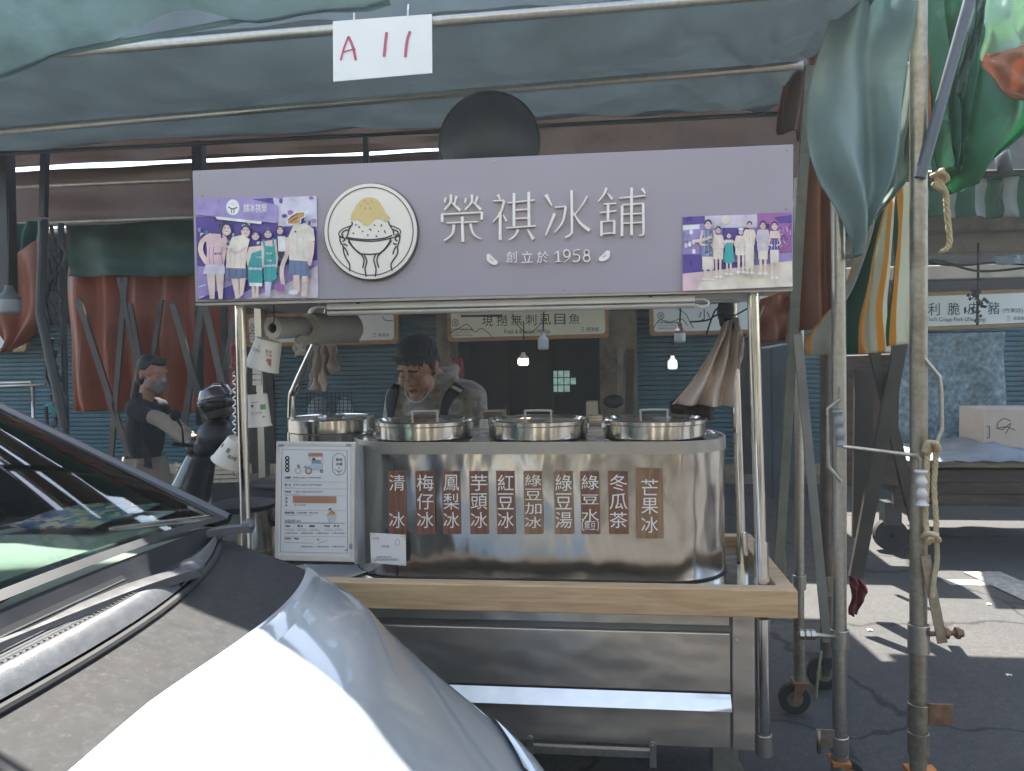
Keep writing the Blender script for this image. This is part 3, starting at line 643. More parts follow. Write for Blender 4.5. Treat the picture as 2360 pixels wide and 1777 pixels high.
# ------------------------------------------------------------------ white payment card, menu stand, papers
Y = 2.585; t = thing('price_card', 'small white card with gold corners below the leftmost wooden strip', 'card', at(895, 1300, Y))
g = MB(); q = [(853, 1228), (935, 1233), (936, 1304), (855, 1297)]; g.poly_px(q, Y, thick=.002); g.build('card', M_white, t)
g = MB(); y_ = Y - .0012
for (x, y), sx, sy in (((856, 1231), 1, 1), ((932, 1236), -1, 1), ((933, 1301), -1, -1), ((858, 1294), 1, -1)):
    g.stroke_px([(x + 9 * sx, y), (x, y), (x, y + 9 * sy)], 2, y_)
g.build('corner_marks', M_gold, t)
g = MB(); g.text_px('新竹縣', (859, 1238, 873, 1244), y_); g.text_px('榮祺冰舖', (879, 1256, 896, 1262), y_); g.text_px('本店接受行動支付付款', (868, 1281, 902, 1286), y_); g.text_px('LZ0002#A008-000000-6', (862, 1287, 918, 1293), y_, .01)
g.stroke_px([(916 + 5 * math.cos(k * .52), 1250 + 7 * math.sin(k * .52)) for k in range(12)], .8, y_, closed=True); g.build('print', mat('grey print', (.2, .19, .19), .6), t)
t = thing('menu_stand', 'white framed menu stand with printed sheet on the cart tray', 'menu stand', at(735, 1300, 2.57)); Y = 2.57
g = MB(); P = lambda q, d=0: [at(x, y, Y + d) for x, y in q]
out = [(636, 1018), (818, 1020), (816, 1296), (632, 1292)]; inn = [(645, 1028), (808, 1030), (806, 1284), (641, 1280)]
for k in range(4): g.prism([*P([out[k], out[(k + 1) % 4], inn[(k + 1) % 4], inn[k]])], (0, .02, 0))
g.build('frame', mat('cream frame', H('#ddd2c5'), .5), t, bevel=.003)
g = MB(); g.prism(P(inn), (0, .006, 0)); g.build('sheet', M_white, t)
g = MB(); g.prism([at(818, 1024, Y + .001), at(838, 1026, Y + .1), at(850, 1300, Y + .14), at(816, 1300, Y + .001)], (0, .003, 0)); g.build('side_sheet', M_film, t)
g = MB(); g.prism([at(817, 1090, Y + .004), at(826, 1300, Y + .06), at(816, 1300, Y + .004)], (0, .003, 0)); g.prism(P([(634, 1293), (816, 1297), (816, 1302), (632, 1298)]), (0, .05, 0)); g.build('stand_back', M_black, t)
g = MB(); y_ = Y - .0015                                            # printed menu: ink, colour by slot
for a, b in (((641, 1024), (654, 1029)), ((797, 1023), (810, 1028))): g.poly_px([a, (b[0], a[1]), b, (a[0], b[1])], y_ - .001, 3)
box = [(650, 1036), (800, 1038), (801, 1275), (646, 1272)]; g.stroke_px(box, 1.0, y_, 0, closed=True)
for k in range(4): g.stroke_px([(662 + 4 * math.cos(a * .6), 1056 + k * 9 + 4 * math.sin(a * .6)) for a in range(11)], 3, y_, 0, closed=True)
def ring(x, y, r, wd, m=0): g.stroke_px([(x + r * math.cos(a * .524), y + r * math.sin(a * .524)) for a in range(12)], wd, y_, m, closed=True)
ring(687, 1085, 6.5, 1.2, 3); ring(711, 1085, 7.5, 1.5, 0); ring(711, 1085, 4, 1.5, 3); ring(741, 1086, 3, 1.6, 0)
g.poly_px([(711, 1044), (743, 1044), (744, 1051), (710, 1051)], y_, 1)
for k in range(5): g.poly_px([(712 + k * 6.6, 1051), (717 + k * 6.6, 1051), (714.5 + k * 6.6, 1054)], y_, 1)
g.stroke_px([(713, 1053), (713, 1062)], .8, y_, 3); g.stroke_px([(743, 1053), (743, 1080)], .8, y_, 3)
g.poly_px([(718, 1060), (739, 1060), (741, 1069), (718, 1069)], y_, 4); g.poly_px([(706, 1074), (722, 1068), (742, 1069), (741, 1081), (722, 1082)], y_ - .0004, 5); g.poly_px([(720, 1056), (727, 1056), (726, 1061), (720, 1060)], y_ - .0004, 0)
g.stroke_px([(700, 1078), (706, 1074)], 2, y_, 0); g.poly_px([(684, 1072), (689, 1070), (692, 1078), (686, 1078)], y_, 1)
ovl = [(781 + 15 * math.cos(a / 20 * 6.283) * 1, (1060 if math.sin(a / 20 * 6.283) < 0 else 1080) + 15 * math.sin(a / 20 * 6.283)) for a in range(20)]; g.stroke_px(ovl, 1.6, y_, 3, closed=True)
g.text_px('榮祺', (774, 1056, 789, 1063), y_, 0, .01); g.text_px('冰舖', (774, 1066, 789, 1073), y_, 0, .01); g.poly_px([(777, 1080), (781, 1076), (785, 1080)], y_, 2); g.stroke_px([(773, 1082), (777, 1086), (786, 1086), (789, 1082)], 1.2, y_, 0); g.stroke_px([(779, 1087), (781, 1092), (784, 1087)], 1, y_, 0)
def line(y, head, x, body, xe, sub=None):
    g.text_px(head, (656, y - 3, 656 + x, y + 2.5), y_, 0, .03); g.text_px(body, (656 + x + 5, y - 2.5, xe, y + 2.5), y_, 0)
    if sub: g.text_px(sub, (656, y + 4, 656 + len(sub) * 1.6, y + 7), y_, 3)
line(1101, '冰豆漿', 15, '中杯(小)$45 大杯(中)$55', 741, 'classic sweet soy ice'); line(1117.5, '鳳仔冰', 14, '中杯(小)$50 大杯(中)$60', 741, 'plum ice shaved'); line(1133.5, '綜合冰', 15, '一般(小)$60 特大(中)$75', 743, 'mixed bean shaved ice')
for y in (1110, 1126, 1142, 1176, 1236): g.stroke_px([(655, y), (798, y + 1)], .5, y_, 3)
g.poly_px([(675, 1143), (775, 1144), (775, 1159.5), (675, 1158.5)], y_ - .0006, 1)
for k, c in enumerate('豆花冰'): g.text_px(c, (657, 1146 + k * 8, 663, 1151 + k * 8), y_, 0, .02)
g.text_px('新一竹冰店', (679, 1162, 705, 1166), y_, 0)
line(1182, '綜合剉冰', 23, '(任選四種) 一般(小)$65', 734, 'four toppings of your choice, shaved ice'); g.text_px('冰品加料 $10', (656, 1197, 693, 1204), y_, 4, .02); g.stroke_px([(655, 1205), (795, 1206)], 1.0, y_, 0)
g.poly_px([(752, 1188), (776, 1188), (772, 1203), (757, 1203)], y_, 5); g.poly_px([(752, 1188), (756, 1182), (770, 1182), (776, 1188)], y_, 2); g.poly_px([(757, 1183), (764, 1176), (772, 1181), (773, 1185), (766, 1184)], y_ - .0005, 1); g.stroke_px([(757, 1175), (764, 1172)], 3, y_, 0)
for x, c in ((656, '紅豆冰'), (685, '芋頭冰'), (713, '鳳梨冰'), (747, '鮮奶冰'), (769, '芋 冰')): g.text_px(c, (x, 1210, x + 13, 1215), y_, 0, .04); g.stroke_px([(x, 1219), (x + 20, 1219)], .6, y_, 3); g.stroke_px([(x, 1222), (x + 24, 1222)], .8, y_, 3)
for y, x0 in ((1229, 656), (1260, 692)): 
    for k in range(4 if x0 < 680 else 3): g.text_px('小碗(中)$45', (x0 + k * 36, y - 2.5, x0 + 30 + k * 36, y + 2.5), y_, 0)
g.poly_px([(656, 1239), (670, 1239), (671, 1243), (656, 1243)], y_, 1); g.text_px('芒果冰', (675, 1239, 689, 1244), y_, 0, .03); g.stroke_px([(655, 1250), (722, 1252)], .8, y_, 3); g.poly_px([(728, 1245), (733, 1240), (737, 1246)], y_, 2); g.stroke_px([(734, 1252), (754, 1246)], .8, y_, 3)
g.poly_px([(805, 1253), (812, 1253), (812, 1265), (805, 1265)], y_ - .0215 * 0, 3); g.stroke_px([(795, 1270), (800, 1266)], 2, y_, 0)
g.build('print', [M_ink, mat('terracotta print', H('#b9866a'), .6), mat('yellow print', H('#e0b56a'), .6), mat('light grey print', (.33, .31, .31), .6), mat('blue grey print', H('#8699a3'), .6), mat('pale blue print', H('#c3cdd2'), .6)], t)
g = MB(); z = .7235; q = [atz(x, y, z) for x, y in ((640, 1306), (800, 1300), (850, 1310), (772, 1352), (720, 1356))]; g.prism(q, (0, 0, .002)); q = [atz(x, y, z + .003) for x, y in ((700, 1302), (830, 1303), (848, 1318), (760, 1345))]; g.prism(q, (0, 0, .002))
tag(g.build('paper_sheet', M_white), 'white paper sheets lying flat on the tray before the menu stand', 'paper')
# stacked boxes behind the lids, small packet
m_pk = [mat('kraft box', H('#8d7a66'), .7), mat('pale box', H('#b9b6ad'), .6), mat('grey box', H('#6d7470'), .6)]
Yb = 3.35
for i, (x0, x1, y0, y1, m, lab) in enumerate(((1113, 1158, 971, 984, 1, 'flat pale box at the foot of the little pile by the man'), (1114, 1160, 960, 971, 2, 'grey green box in the middle of the little pile by the man'), (1113, 1158, 949, 960, 0, 'kraft brown box on top of the little pile by the man'))):
    g = MB(); a, b = at(x0, y1, Yb), at(x1, y0, Yb); g.box((a.x, Yb, a.z), (b.x, Yb + .14, b.z)); tag(g.build('small_box', m_pk[m], bevel=.002), lab, 'box')
g = MB(); a, b = at(1105, 995, 3.22), at(1122, 968, 3.22); g.box((a.x, 3.22, a.z), (b.x, 3.27, b.z)); tag(g.build('tissue_packet', M_white, bevel=.004), 'small upright white packet between two lids', 'packet')
tbl = thing('prep_shelf', 'low steel shelf behind the cart carrying small boxes', 'shelf', (-.3, 3.4, 0)); g = MB(); zz = at(1130, 984, Yb).z - .002
g.box((at(1085, 990, Yb).x, 3.20, zz - .025), (at(1420, 990, Yb).x, 3.55, zz)); g.build('shelf_board', M_steel2, tbl)
for x in (1090, 1415):
    g = MB(); p = at(x, 990, 3.4); g.tube([(p.x, 3.4, 0), (p.x, 3.4, zz - .026)], .015); g.build('leg', M_galv, tbl)
g = MB(); Yc = 3.3; a, b = at(1356, 1012, Yc), at(1388, 990, Yc)
for k in range(5): g.box((a.x + random.uniform(-.004, .004), Yc - .04, zz + .001 + k * .011), (b.x + random.uniform(-.004, .004), Yc + .05, zz + .010 + k * .011))
tag(g.build('plate_stack', M_steelb), 'little stack of steel dishes between the two right lids', 'dishes')
# ------------------------------------------------------------------ purple signboard on the cart
SY = 2.45
sb = thing('signboard', 'large lilac signboard of the ice shop above the cart', 'signboard', at(1140, 680, SY))
g = MB(); q = [(443, 393), (1829, 332), (1827, 668), (450, 697)]; P = [at(x, y, SY) for x, y in q]; g.prism(P, (0, .045, 0)); g.build('board', M_purple, sb, bevel=.003)
g = MB(); a, b = at(450, 697, SY), at(1827, 668, SY)
g.box((a.x, SY + .002, a.z - .011), (b.x, SY + .05, a.z - .003)); g.build('edge_trim', M_steeld, sb)
# round logo: bowl of shaved ice held by two hands
logo = MB(); yl = SY - .018
def circ(cx, cy, r, n=64): return [(cx + r * .985 * math.cos(a / n * 6.2832), cy + r * 1.02 * math.sin(a / n * 6.2832)) for a in range(n)]
lx, ly = 854, 533
logo.poly_px(circ(lx + 2, ly + 2, 111), SY - .008, 1, thick=.007); logo.poly_px(circ(lx, ly, 108), yl, 0, thick=.009)
lg = logo.build('logo', [M_cream, mat('charcoal edge', H('#4b4d52'), .4)], sb)
Z = lambda x, y: (430 + x / 4.022, 440 + y / 4.022)                    # zoom pixels -> photo pixels
S = lambda pts, n=24: smooth_path([Z(*p) for p in pts], n)
g = MB(); y_ = yl - .0015
g.stroke_px(circ(lx, ly, 99.5), 2.2, y_, closed=True)
ww = 3.4
for pts in ([(1530, 285), (1535, 310), (1510, 345), (1495, 400), (1480, 430)], [(1870, 285), (1885, 320), (1915, 370), (1920, 410)],
            [(1525, 325), (1450, 350), (1412, 390), (1422, 420), (1490, 445), (1600, 460), (1720, 468), (1850, 450), (1960, 415), (1985, 380), (1965, 350), (1890, 320)],
            [(1510, 360), (1460, 372), (1440, 400), (1452, 418)], [(1915, 360), (1955, 375), (1960, 395), (1935, 412)],
            [(1480, 430), (1580, 445), (1700, 452), (1830, 438), (1905, 412)],
            [(1500, 450), (1540, 520), (1610, 585)], [(1895, 440), (1860, 510), (1795, 580)], [(1610, 583), (1700, 588), (1795, 580)],
            [(1420, 420), (1425, 470), (1450, 510), (1455, 560), (1475, 620), (1510, 680), (1512, 745)], [(1980, 410), (1970, 470), (1955, 520), (1955, 580), (1910, 650), (1895, 690), (1905, 740)],
            [(1420, 430), (1450, 430), (1465, 455), (1445, 470)], [(1975, 420), (1945, 425), (1935, 450), (1955, 465)], [(1455, 490), (1475, 500), (1492, 510)], [(1915, 480), (1930, 495), (1950, 490)],
            [(1455, 520), (1480, 550), (1498, 598)], [(1945, 510), (1925, 545), (1912, 588)],
            [(1500, 470), (1560, 540), (1620, 590), (1645, 640), (1632, 715)], [(1900, 460), (1840, 540), (1790, 580), (1765, 640), (1782, 712)],
            [(1645, 590), (1670, 650), (1655, 720), (1665, 795)], [(1752, 590), (1735, 640), (1755, 720), (1750, 795)]):
    g.stroke_px(S(pts, 22), ww if len(pts) < 9 else 2.6, y_)
for x, y, a, l in ((1570, 315, .6, 16), (1600, 335, 1, 20), (1632, 375, .7, 16), (1545, 393, .8, 18), (1680, 410, 1.4, 20), (1704, 360, .8, 32), (1742, 318, .6, 18), (1805, 320, 1.4, 24), (1778, 374, .4, 14), (1838, 378, 1.2, 34), (1760, 420, .8, 22), (1500, 400, .5, 8)):
    c = Z(x, y); d = (math.cos(a) * l / 8, math.sin(a) * l / 8); g.stroke_px([(c[0] - d[0], c[1] - d[1]), c, (c[0] + d[0], c[1] + d[1])], [1.5, 3.4, 1.5], y_)
top = S([(1520, 265), (1525, 225), (1548, 180), (1580, 120), (1640, 70), (1700, 60), (1760, 75), (1800, 120), (1830, 170), (1850, 215), (1882, 240), (1880, 270), (1840, 285), (1790, 252), (1740, 265), (1700, 310), (1665, 325), (1630, 300), (1600, 272), (1560, 268), (1520, 272)], 70)
g.poly_px(top, y_, 1)
for x, y, a in ((1650, 95, .3), (1718, 98, .9), (1680, 118, .6), (1612, 140, .5), (1655, 160, .3), (1702, 160, 1.2)):
    c = Z(x, y); g.stroke_px([(c[0] - 3 * math.cos(a), c[1] - 3 * math.sin(a)), c, (c[0] + 3 * math.cos(a), c[1] + 3 * math.sin(a))], [1, 2.6, 1], y_ - .0006, 2)
g.build('drawing', [mat('charcoal line', H('#3c3d3c'), .5), M_gold, mat('ochre fleck', H('#b89a5a'), .5)], lg)
# raised cream lettering, drawn stroke by stroke from the board's light brush face
g = MB(); y_ = SY - .012
KX = lambda x, y: (780 + x / 2.765, y / 2.765)
def stro(pts, wd):
    """one raised stroke with real thickness"""
    p = smooth_path([KX(*q) for q in pts], 10) if len(pts) > 2 else [KX(*q) for q in pts]
    k = len(p); Lf = []; Rt = []
    for i in range(k):
        a, b = p[max(0, i - 1)], p[min(k - 1, i + 1)]; dx, dy = b[0] - a[0], b[1] - a[1]; l = math.hypot(dx, dy) or 1; h = (wd[0] + (wd[-1] - wd[0]) * i / max(1, k - 1)) / 2 / 2.765
        Lf.append((p[i][0] - dy / l * h, p[i][1] + dx / l * h)); Rt.append((p[i][0] + dy / l * h, p[i][1] - dx / l * h))
    off = random.uniform(0, .0008)
    for i in range(k - 1): g.prism([at(*Lf[i], y_ - off), at(*Lf[i + 1], y_ - off), at(*Rt[i + 1], y_ - off), at(*Rt[i], y_ - off)], (0, .011 + off, 0))
H_, V_ = (8, 8), (17, 17)
for st in [  # 榮
    ([(683, 1258), (676, 1290)], (12, 10)), ([(752, 1248), (738, 1300)], (14, 8)), ([(716, 1240), (712, 1290), (675, 1335)], (16, 8)), ([(722, 1290), (775, 1340)], (8, 18)),
    ([(812, 1262), (806, 1290)], (12, 10)), ([(886, 1252), (870, 1300)], (14, 8)), ([(850, 1240), (846, 1290), (805, 1335)], (16, 8)), ([(855, 1285), (908, 1335)], (8, 18)),
    ([(655, 1365), (920, 1352)], (9, 9)), ([(660, 1365), (660, 1415)], (15, 15)), ([(914, 1352), (912, 1400)], (15, 15)), ([(688, 1420), (888, 1412)], H_), ([(788, 1380), (792, 1540)], V_), ([(735, 1430), (725, 1490), (672, 1535)], (16, 8)), ([(840, 1425), (860, 1490), (910, 1524)], (15, 7)),
    # 祺
    ([(1015, 1240), (1030, 1270)], (18, 8)), ([(985, 1280), (1055, 1276)], H_), ([(1055, 1280), (1035, 1350), (985, 1415)], (15, 7)), ([(1030, 1350), (1030, 1530)], V_), ([(1050, 1368), (1072, 1410)], (6, 16)),
    ([(1078, 1292), (1250, 1274)], H_), ([(1118, 1230), (1118, 1440)], V_), ([(1212, 1222), (1214, 1440)], V_), ([(1122, 1338), (1210, 1332)], H_), ([(1122, 1392), (1210, 1388)], H_), ([(1070, 1452), (1256, 1438)], H_), ([(1145, 1462), (1125, 1500), (1085, 1530)], (15, 7)), ([(1205, 1462), (1242, 1524)], (8, 22)),
    # 冰
    ([(1322, 1240), (1360, 1310)], (24, 8)), ([(1320, 1500), (1345, 1440), (1378, 1360)], (7, 18)), ([(1378, 1320), (1450, 1314)], H_), ([(1448, 1318), (1430, 1410), (1378, 1480)], (16, 7)), ([(1485, 1212), (1488, 1440), (1482, 1490), (1445, 1512)], (18, 9)), ([(1585, 1248), (1550, 1310), (1498, 1375)], (9, 7)), ([(1495, 1350), (1540, 1420), (1600, 1468)], (8, 22)),
    # 舖
    ([(1708, 1196), (1690, 1240), (1655, 1285)], (17, 7)), ([(1715, 1230), (1745, 1268)], (7, 16)), ([(1690, 1300), (1770, 1295)], H_), ([(1664, 1355), (1772, 1342)], H_), ([(1718, 1300), (1718, 1410)], V_), ([(1676, 1410), (1676, 1505)], (15, 15)), ([(1676, 1412), (1762, 1405)], H_), ([(1758, 1405), (1758, 1490)], (15, 15)), ([(1676, 1490), (1758, 1482)], H_),
    ([(1790, 1262), (1960, 1245)], H_), ([(1868, 1195), (1868, 1500)], V_), ([(1935, 1200), (1955, 1232)], (18, 8)), ([(1808, 1310), (1806, 1505)], V_), ([(1808, 1305), (1945, 1295)], H_), ([(1942, 1298), (1944, 1470), (1938, 1495), (1918, 1500)], (17, 9)), ([(1812, 1365), (1940, 1358)], H_), ([(1812, 1422), (1940, 1416)], H_)]:
    stro(*st)
M_let = mat('cream raised letters', H('#f5eee1'), .4, 0, .02)
g.build('lettering', M_let, sb, merge=False)
g = MB(); ff = []
y2 = SY - .008
for c, x0, x1 in (('創', 1167, 1191), ('立', 1202, 1228), ('於', 1238, 1264)): g.text_px(c, ((x0, 580), (x1, 579), (x1, 605), (x0, 606)), y2, 0, -.004, .005)
def st2(pts, wd):
    global y_
    y_, k = y2 - .003, y_; stro([((x - 780) * 2.765, y * 2.765) for x, y in pts], wd); y_ = k
st2([(1278, 585), (1285, 579)], (5, 4)); st2([(1286, 578), (1287, 602)], (10, 10)); st2([(1280, 603), (1293, 602.5)], (4, 4))          # 1
ov = lambda cx, cy, rx, ry, a0, a1, n=9: [(cx + rx * math.cos(rad(a0 + (a1 - a0) * k / n)), cy + ry * math.sin(rad(a0 + (a1 - a0) * k / n))) for k in range(n + 1)]
st2(ov(1306, 584, 7, 8.5, 0, 360, 12), (8, 8)); st2([(1313.5, 584), (1312, 594), (1301, 604)], (9, 4))                               # 9
st2([(1323, 577), (1336, 575)], (6, 6)); st2([(1323, 577), (1322, 588)], (4, 4)); st2([(1322, 588), (1329, 586), (1336, 592), (1331, 602), (1320, 602)], (5, 9))   # 5
st2(ov(1352, 582, 6, 6.5, 0, 360, 12), (7, 7)); st2(ov(1352, 595, 7.5, 7.5, 0, 360, 12), (8, 8))                                      # 8
g.build('date_lettering', M_let, sb, merge=False)
for cx, cy, fl in ((1134, 597, 1), (1393, 589, -1)):
    g = MB(); pts = [(-13, -10), (-6, -12), (2, -4), (9, 2), (13, 6), (11, 12), (3, 13), (-6, 9), (-12, 2)]
    g.poly_px([(cx + x * fl, cy + y) for x, y in smooth_path(pts + [pts[0]], 30)[:-1]][::fl], y2, 0, thick=.006)
    g.stroke_px([(cx - 4 * fl, cy - 2), (cx + 1 * fl, cy + 3), (cx + 5 * fl, cy + 3)], 1.8, y2 - .001, 1); g.build('bean_mark', [M_let, M_purple], sb)
# ------------------------------------------------------------------ two group photographs stuck on the board
C_ = lambda n, h: mat('photo ' + n, H(h), .3, 0, .16, 22)
pm = [C_('lilac', '#a895c8'), C_('violet', '#5b4a96'), C_('skin', '#e9cfc0'), C_('hair', '#41345e'), C_('cream', '#efe2cf'), C_('pink', '#e6c3c4'), C_('teal', '#3fa9a4'), C_('denim', '#71819f'), C_('pale', '#d9d3e0'), C_('orange', '#cf9a58'), C_('magenta', '#a86aa8'), C_('ground', '#ddd0d6'), C_('white', '#f2eee8')]
LI, VI, SK, HA, CR, PK, TE, DE, PA, OR, MG, GD, WH_ = range(13)
def photo(name, corners, label, draw, ox, oy, sc):
    g = MB(); yb = SY - .004; g.poly_px(corners, yb, LI, thick=.003); n = [0]
    def zp(p): return (ox + p[0] / sc, oy + p[1] / sc)
    def pl(pts, m): n[0] += 1; g.poly_px([zp(p) for p in pts], yb - .00012 * n[0], m)
    def bl(x, y, rx, ry, m, k=14): pl([(x + rx * math.cos(a / k * 6.283), y + ry * math.sin(a / k * 6.283)) for a in range(k)], m)
    def ln(pts, w_, m): n[0] += 1; g.stroke_px([zp(p) for p in smooth_path(pts, 8)], w_ / sc, yb - .00012 * n[0], m)
    def tx(s_, x0, y0, x1, y1, m): n[0] += 1; a, b = zp((x0, y0)), zp((x1, y1)); g.text_px(s_, (a[0], a[1], b[0], b[1]), yb - .00012 * n[0], m, .01)
    draw(pl, bl, ln, tx)
    o = g.build('photo_print', pm, sb); o['label'] = label; return o
def face(bl, ln, x, y, r, hair=1):
    ln([(x - r * .92, y - r * .1), (x - r * .75, y - r * .75), (x - r * .1, y - r * 1.08), (x + r * .7, y - r * .78), (x + r * .92, y - r * .1)], r * .42, HA)
    if hair > 1: [ln([(x + q * r * .98, y - r * .2), (x + q * r * 1.1, y + r * .9), (x + q * r * .95, y + r * 1.9)], r * .34, HA) for q in (-1, 1)]
    for s_ in (-1, 1): bl(x + s_ * r * .36, y - r * .12, r * .13, r * .08, HA, 8); ln([(x + s_ * r * .18, y - r * .34), (x + s_ * r * .38, y - r * .40), (x + s_ * r * .56, y - r * .32)], r * .08, HA)
    ln([(x, y), (x + r * .06, y + r * .22), (x - r * .04, y + r * .26)], r * .07, PK); ln([(x - r * .32, y + r * .48), (x, y + r * .60), (x + r * .32, y + r * .48)], r * .13, MG)
def ph1(pl, bl, ln, tx):
    rnd = random.Random(3)
    pl([(85, 240), (1200, 240), (1215, 760), (100, 760)], VI); pl([(100, 700), (820, 700), (1215, 640), (1220, 990), (108, 1003)], LI)
    pl([(108, 1003), (400, 880), (800, 740), (860, 770), (420, 1003)], VI); pl([(560, 1000), (900, 880), (1215, 690), (1222, 990)], GD)
    pl([(600, 75), (840, 62), (850, 140), (790, 130)], VI); pl([(800, 62), (1205, 45), (1210, 330), (850, 330)], PA)
    for k in range(16): bl(rnd.uniform(840, 1190), rnd.uniform(60, 300), rnd.uniform(12, 40), rnd.uniform(10, 26), rnd.choice((MG, LI, WH_, VI, PA)), 7)
    for k in range(30): pl([(x := rnd.uniform(95, 780), y := rnd.uniform(250, 480)), (x + 30, y - 4), (x + 26, y + rnd.uniform(12, 50)), (x + 3, y + 30)], rnd.choice((LI, MG, HA, DE, PA, WH_)))
    pl([(85, 85), (590, 75), (845, 130), (838, 300), (145, 225), (85, 220)], LI); bl(428, 152, 62, 74, WH_); bl(428, 120, 25, 18, CR); ln([(385, 148), (428, 168), (470, 150)], 10, HA); ln([(415, 172), (418, 205)], 7, HA); ln([(440, 172), (438, 205)], 7, HA)
    tx('舖冰祺榮', 525, 118, 745, 200, WH_); pl([(265, 235), (700, 285), (690, 308), (280, 262)], WH_); ln([(110, 890), (180, 870)], 8, WH_); ln([(120, 990), (160, 975)], 8, WH_)
    def person(x, hy, sh, top, bot, wd, cols, hair, legs=1):
        """cols: shirt, lower, leg"""
        if hair: bl(x, hy - 6, sh * 1.15, sh * 1.25, HA)
        bl(x, hy + 8, sh * .82, sh * 1.05, SK); pl([(x - sh * .3, hy + sh * .8), (x + sh * .3, hy + sh * .8), (x + sh * .35, top + 10), (x - sh * .35, top + 10)], SK)
    # woman in pink with bent arm
    ln([(230, 410), (150, 460), (130, 560), (190, 670)], 46, SK); pl([(215, 395), (330, 400), (372, 430), (370, 560), (345, 690), (180, 690), (190, 560), (180, 450)], PK); tx('舖冰榮', 255, 570, 320, 592, HA)
    ln([(260, 490), (330, 505), (395, 520)], 24, SK); bl(370, 358, 44, 56, SK); ln([(352, 378), (370, 388), (386, 376)], 7, WH_)
    pl([(175, 685), (350, 685), (358, 765), (150, 770)], PA); pl([(185, 765), (265, 768), (260, 1000), (215, 1003)], SK); pl([(268, 768), (345, 765), (335, 1000), (298, 1002)], SK)
    face(bl, ln, 370, 352, 44, 2); [ln([(x, 520), (x - 6, 600), (x + 4, 680)], 5, MG) for x in (215, 250, 330)]
    # man in cream
    pl([(420, 430), (520, 405), (585, 450), (560, 560), (545, 720), (365, 712), (372, 560)], CR); ln([(400, 540), (460, 575), (560, 520)], 26, PK); bl(546, 370, 43, 56, SK)
    pl([(365, 715), (550, 720), (548, 800), (370, 820)], DE); pl([(415, 815), (480, 812), (490, 995), (455, 1000)], SK); pl([(490, 812), (550, 805), (525, 960), (490, 985)], SK)
    face(bl, ln, 548, 370, 42); [ln([(x, 560), (x + 8, 640), (x, 705)], 5, PK) for x in (400, 440, 500)]; [ln([(x, 725), (x - 5, 800)], 4, HA) for x in (400, 460, 520)]
    # two in teal aprons
    pl([(580, 520), (700, 505), (712, 650), (700, 700), (565, 700), (548, 610)], SK); pl([(600, 580), (695, 545), (705, 860), (575, 855), (568, 700)], TE); bl(640, 415, 34, 42, SK); ln([(575, 720), (700, 722)], 22, PA); tx('竹東', 648, 608, 694, 625, WH_); pl([(580, 850), (700, 855), (698, 885), (582, 882)], WH_); ln([(615, 880), (622, 985)], 28, SK); ln([(655, 880), (650, 985)], 28, SK)
    pl([(690, 470), (830, 450), (850, 620), (838, 720), (705, 715)], SK); ln([(712, 450), (722, 520)], 18, TE); ln([(800, 440), (808, 520)], 18, TE); pl([(718, 510), (820, 515), (832, 660), (835, 810), (770, 850), (715, 830)], TE); bl(754, 392, 34, 44, SK); ln([(715, 695), (832, 690)], 16, PA); tx('竹東', 738, 570, 795, 590, WH_); tx('冰舖', 742, 635, 788, 655, WH_); pl([(725, 840), (790, 845), (770, 985), (730, 985)], PA)
    face(bl, ln, 640, 415, 34); face(bl, ln, 754, 394, 34); [ln([(x, 560 + k * 8), (x - 6, 840)], 4, DE) for k, x in enumerate((620, 665, 735, 790))]
    # woman behind, then the tall man with an orange sticker over his head
    bl(866, 360, 30, 42, SK); pl([(845, 420), (915, 420), (925, 560), (850, 565)], WH_); pl([(850, 560), (912, 560), (900, 690), (850, 640)], HA); ln([(905, 640), (880, 740), (895, 870)], 38, SK); bl(850, 900, 32, 34, MG); bl(885, 895, 22, 34, MG)
    face(bl, ln, 866, 362, 32, 2); pl([(990, 320), (1100, 300), (1175, 350), (1190, 460), (1150, 480), (1140, 655), (950, 640), (945, 420)], CR); ln([(940, 430), (935, 560), (895, 670)], 40, SK); ln([(1165, 470), (1155, 580), (1130, 690)], 44, SK); pl([(950, 640), (1120, 655), (1150, 800), (1060, 800), (950, 770)], DE)
    [ln([(x, 360 + k * 30), (x - 8, 500), (x + 4, 630)], 5, PA) for k, x in enumerate((985, 1030, 1085, 1130))]; [ln([(x, 670), (x + 6, 780)], 5, VI) for x in (1000, 1060, 1110)]; ln([(1015, 780), (1020, 860), (1025, 930)], 56, SK); ln([(1095, 790), (1095, 880), (1085, 975)], 52, SK); bl(990, 940, 45, 22, WH_); bl(1010, 378, 9, 9, HA)
    pl([(925, 280), (960, 225), (1020, 195), (1105, 190), (1100, 240), (1060, 260), (1060, 300), (990, 315), (935, 312)], WH_); pl([(935, 280), (965, 232), (1025, 203), (1092, 200), (1090, 235), (1052, 255), (1050, 295), (990, 306), (942, 304)], OR); ln([(940, 270), (980, 240), (1030, 212)], 10, HA); ln([(960, 290), (1000, 262), (1030, 245)], 10, HA)
photo('group_photo', [(450, 458), (729, 452), (734, 686), (457, 690)], 'group photograph with teal aprons at the left end of the board', ph1, 430, 440, 4.022)
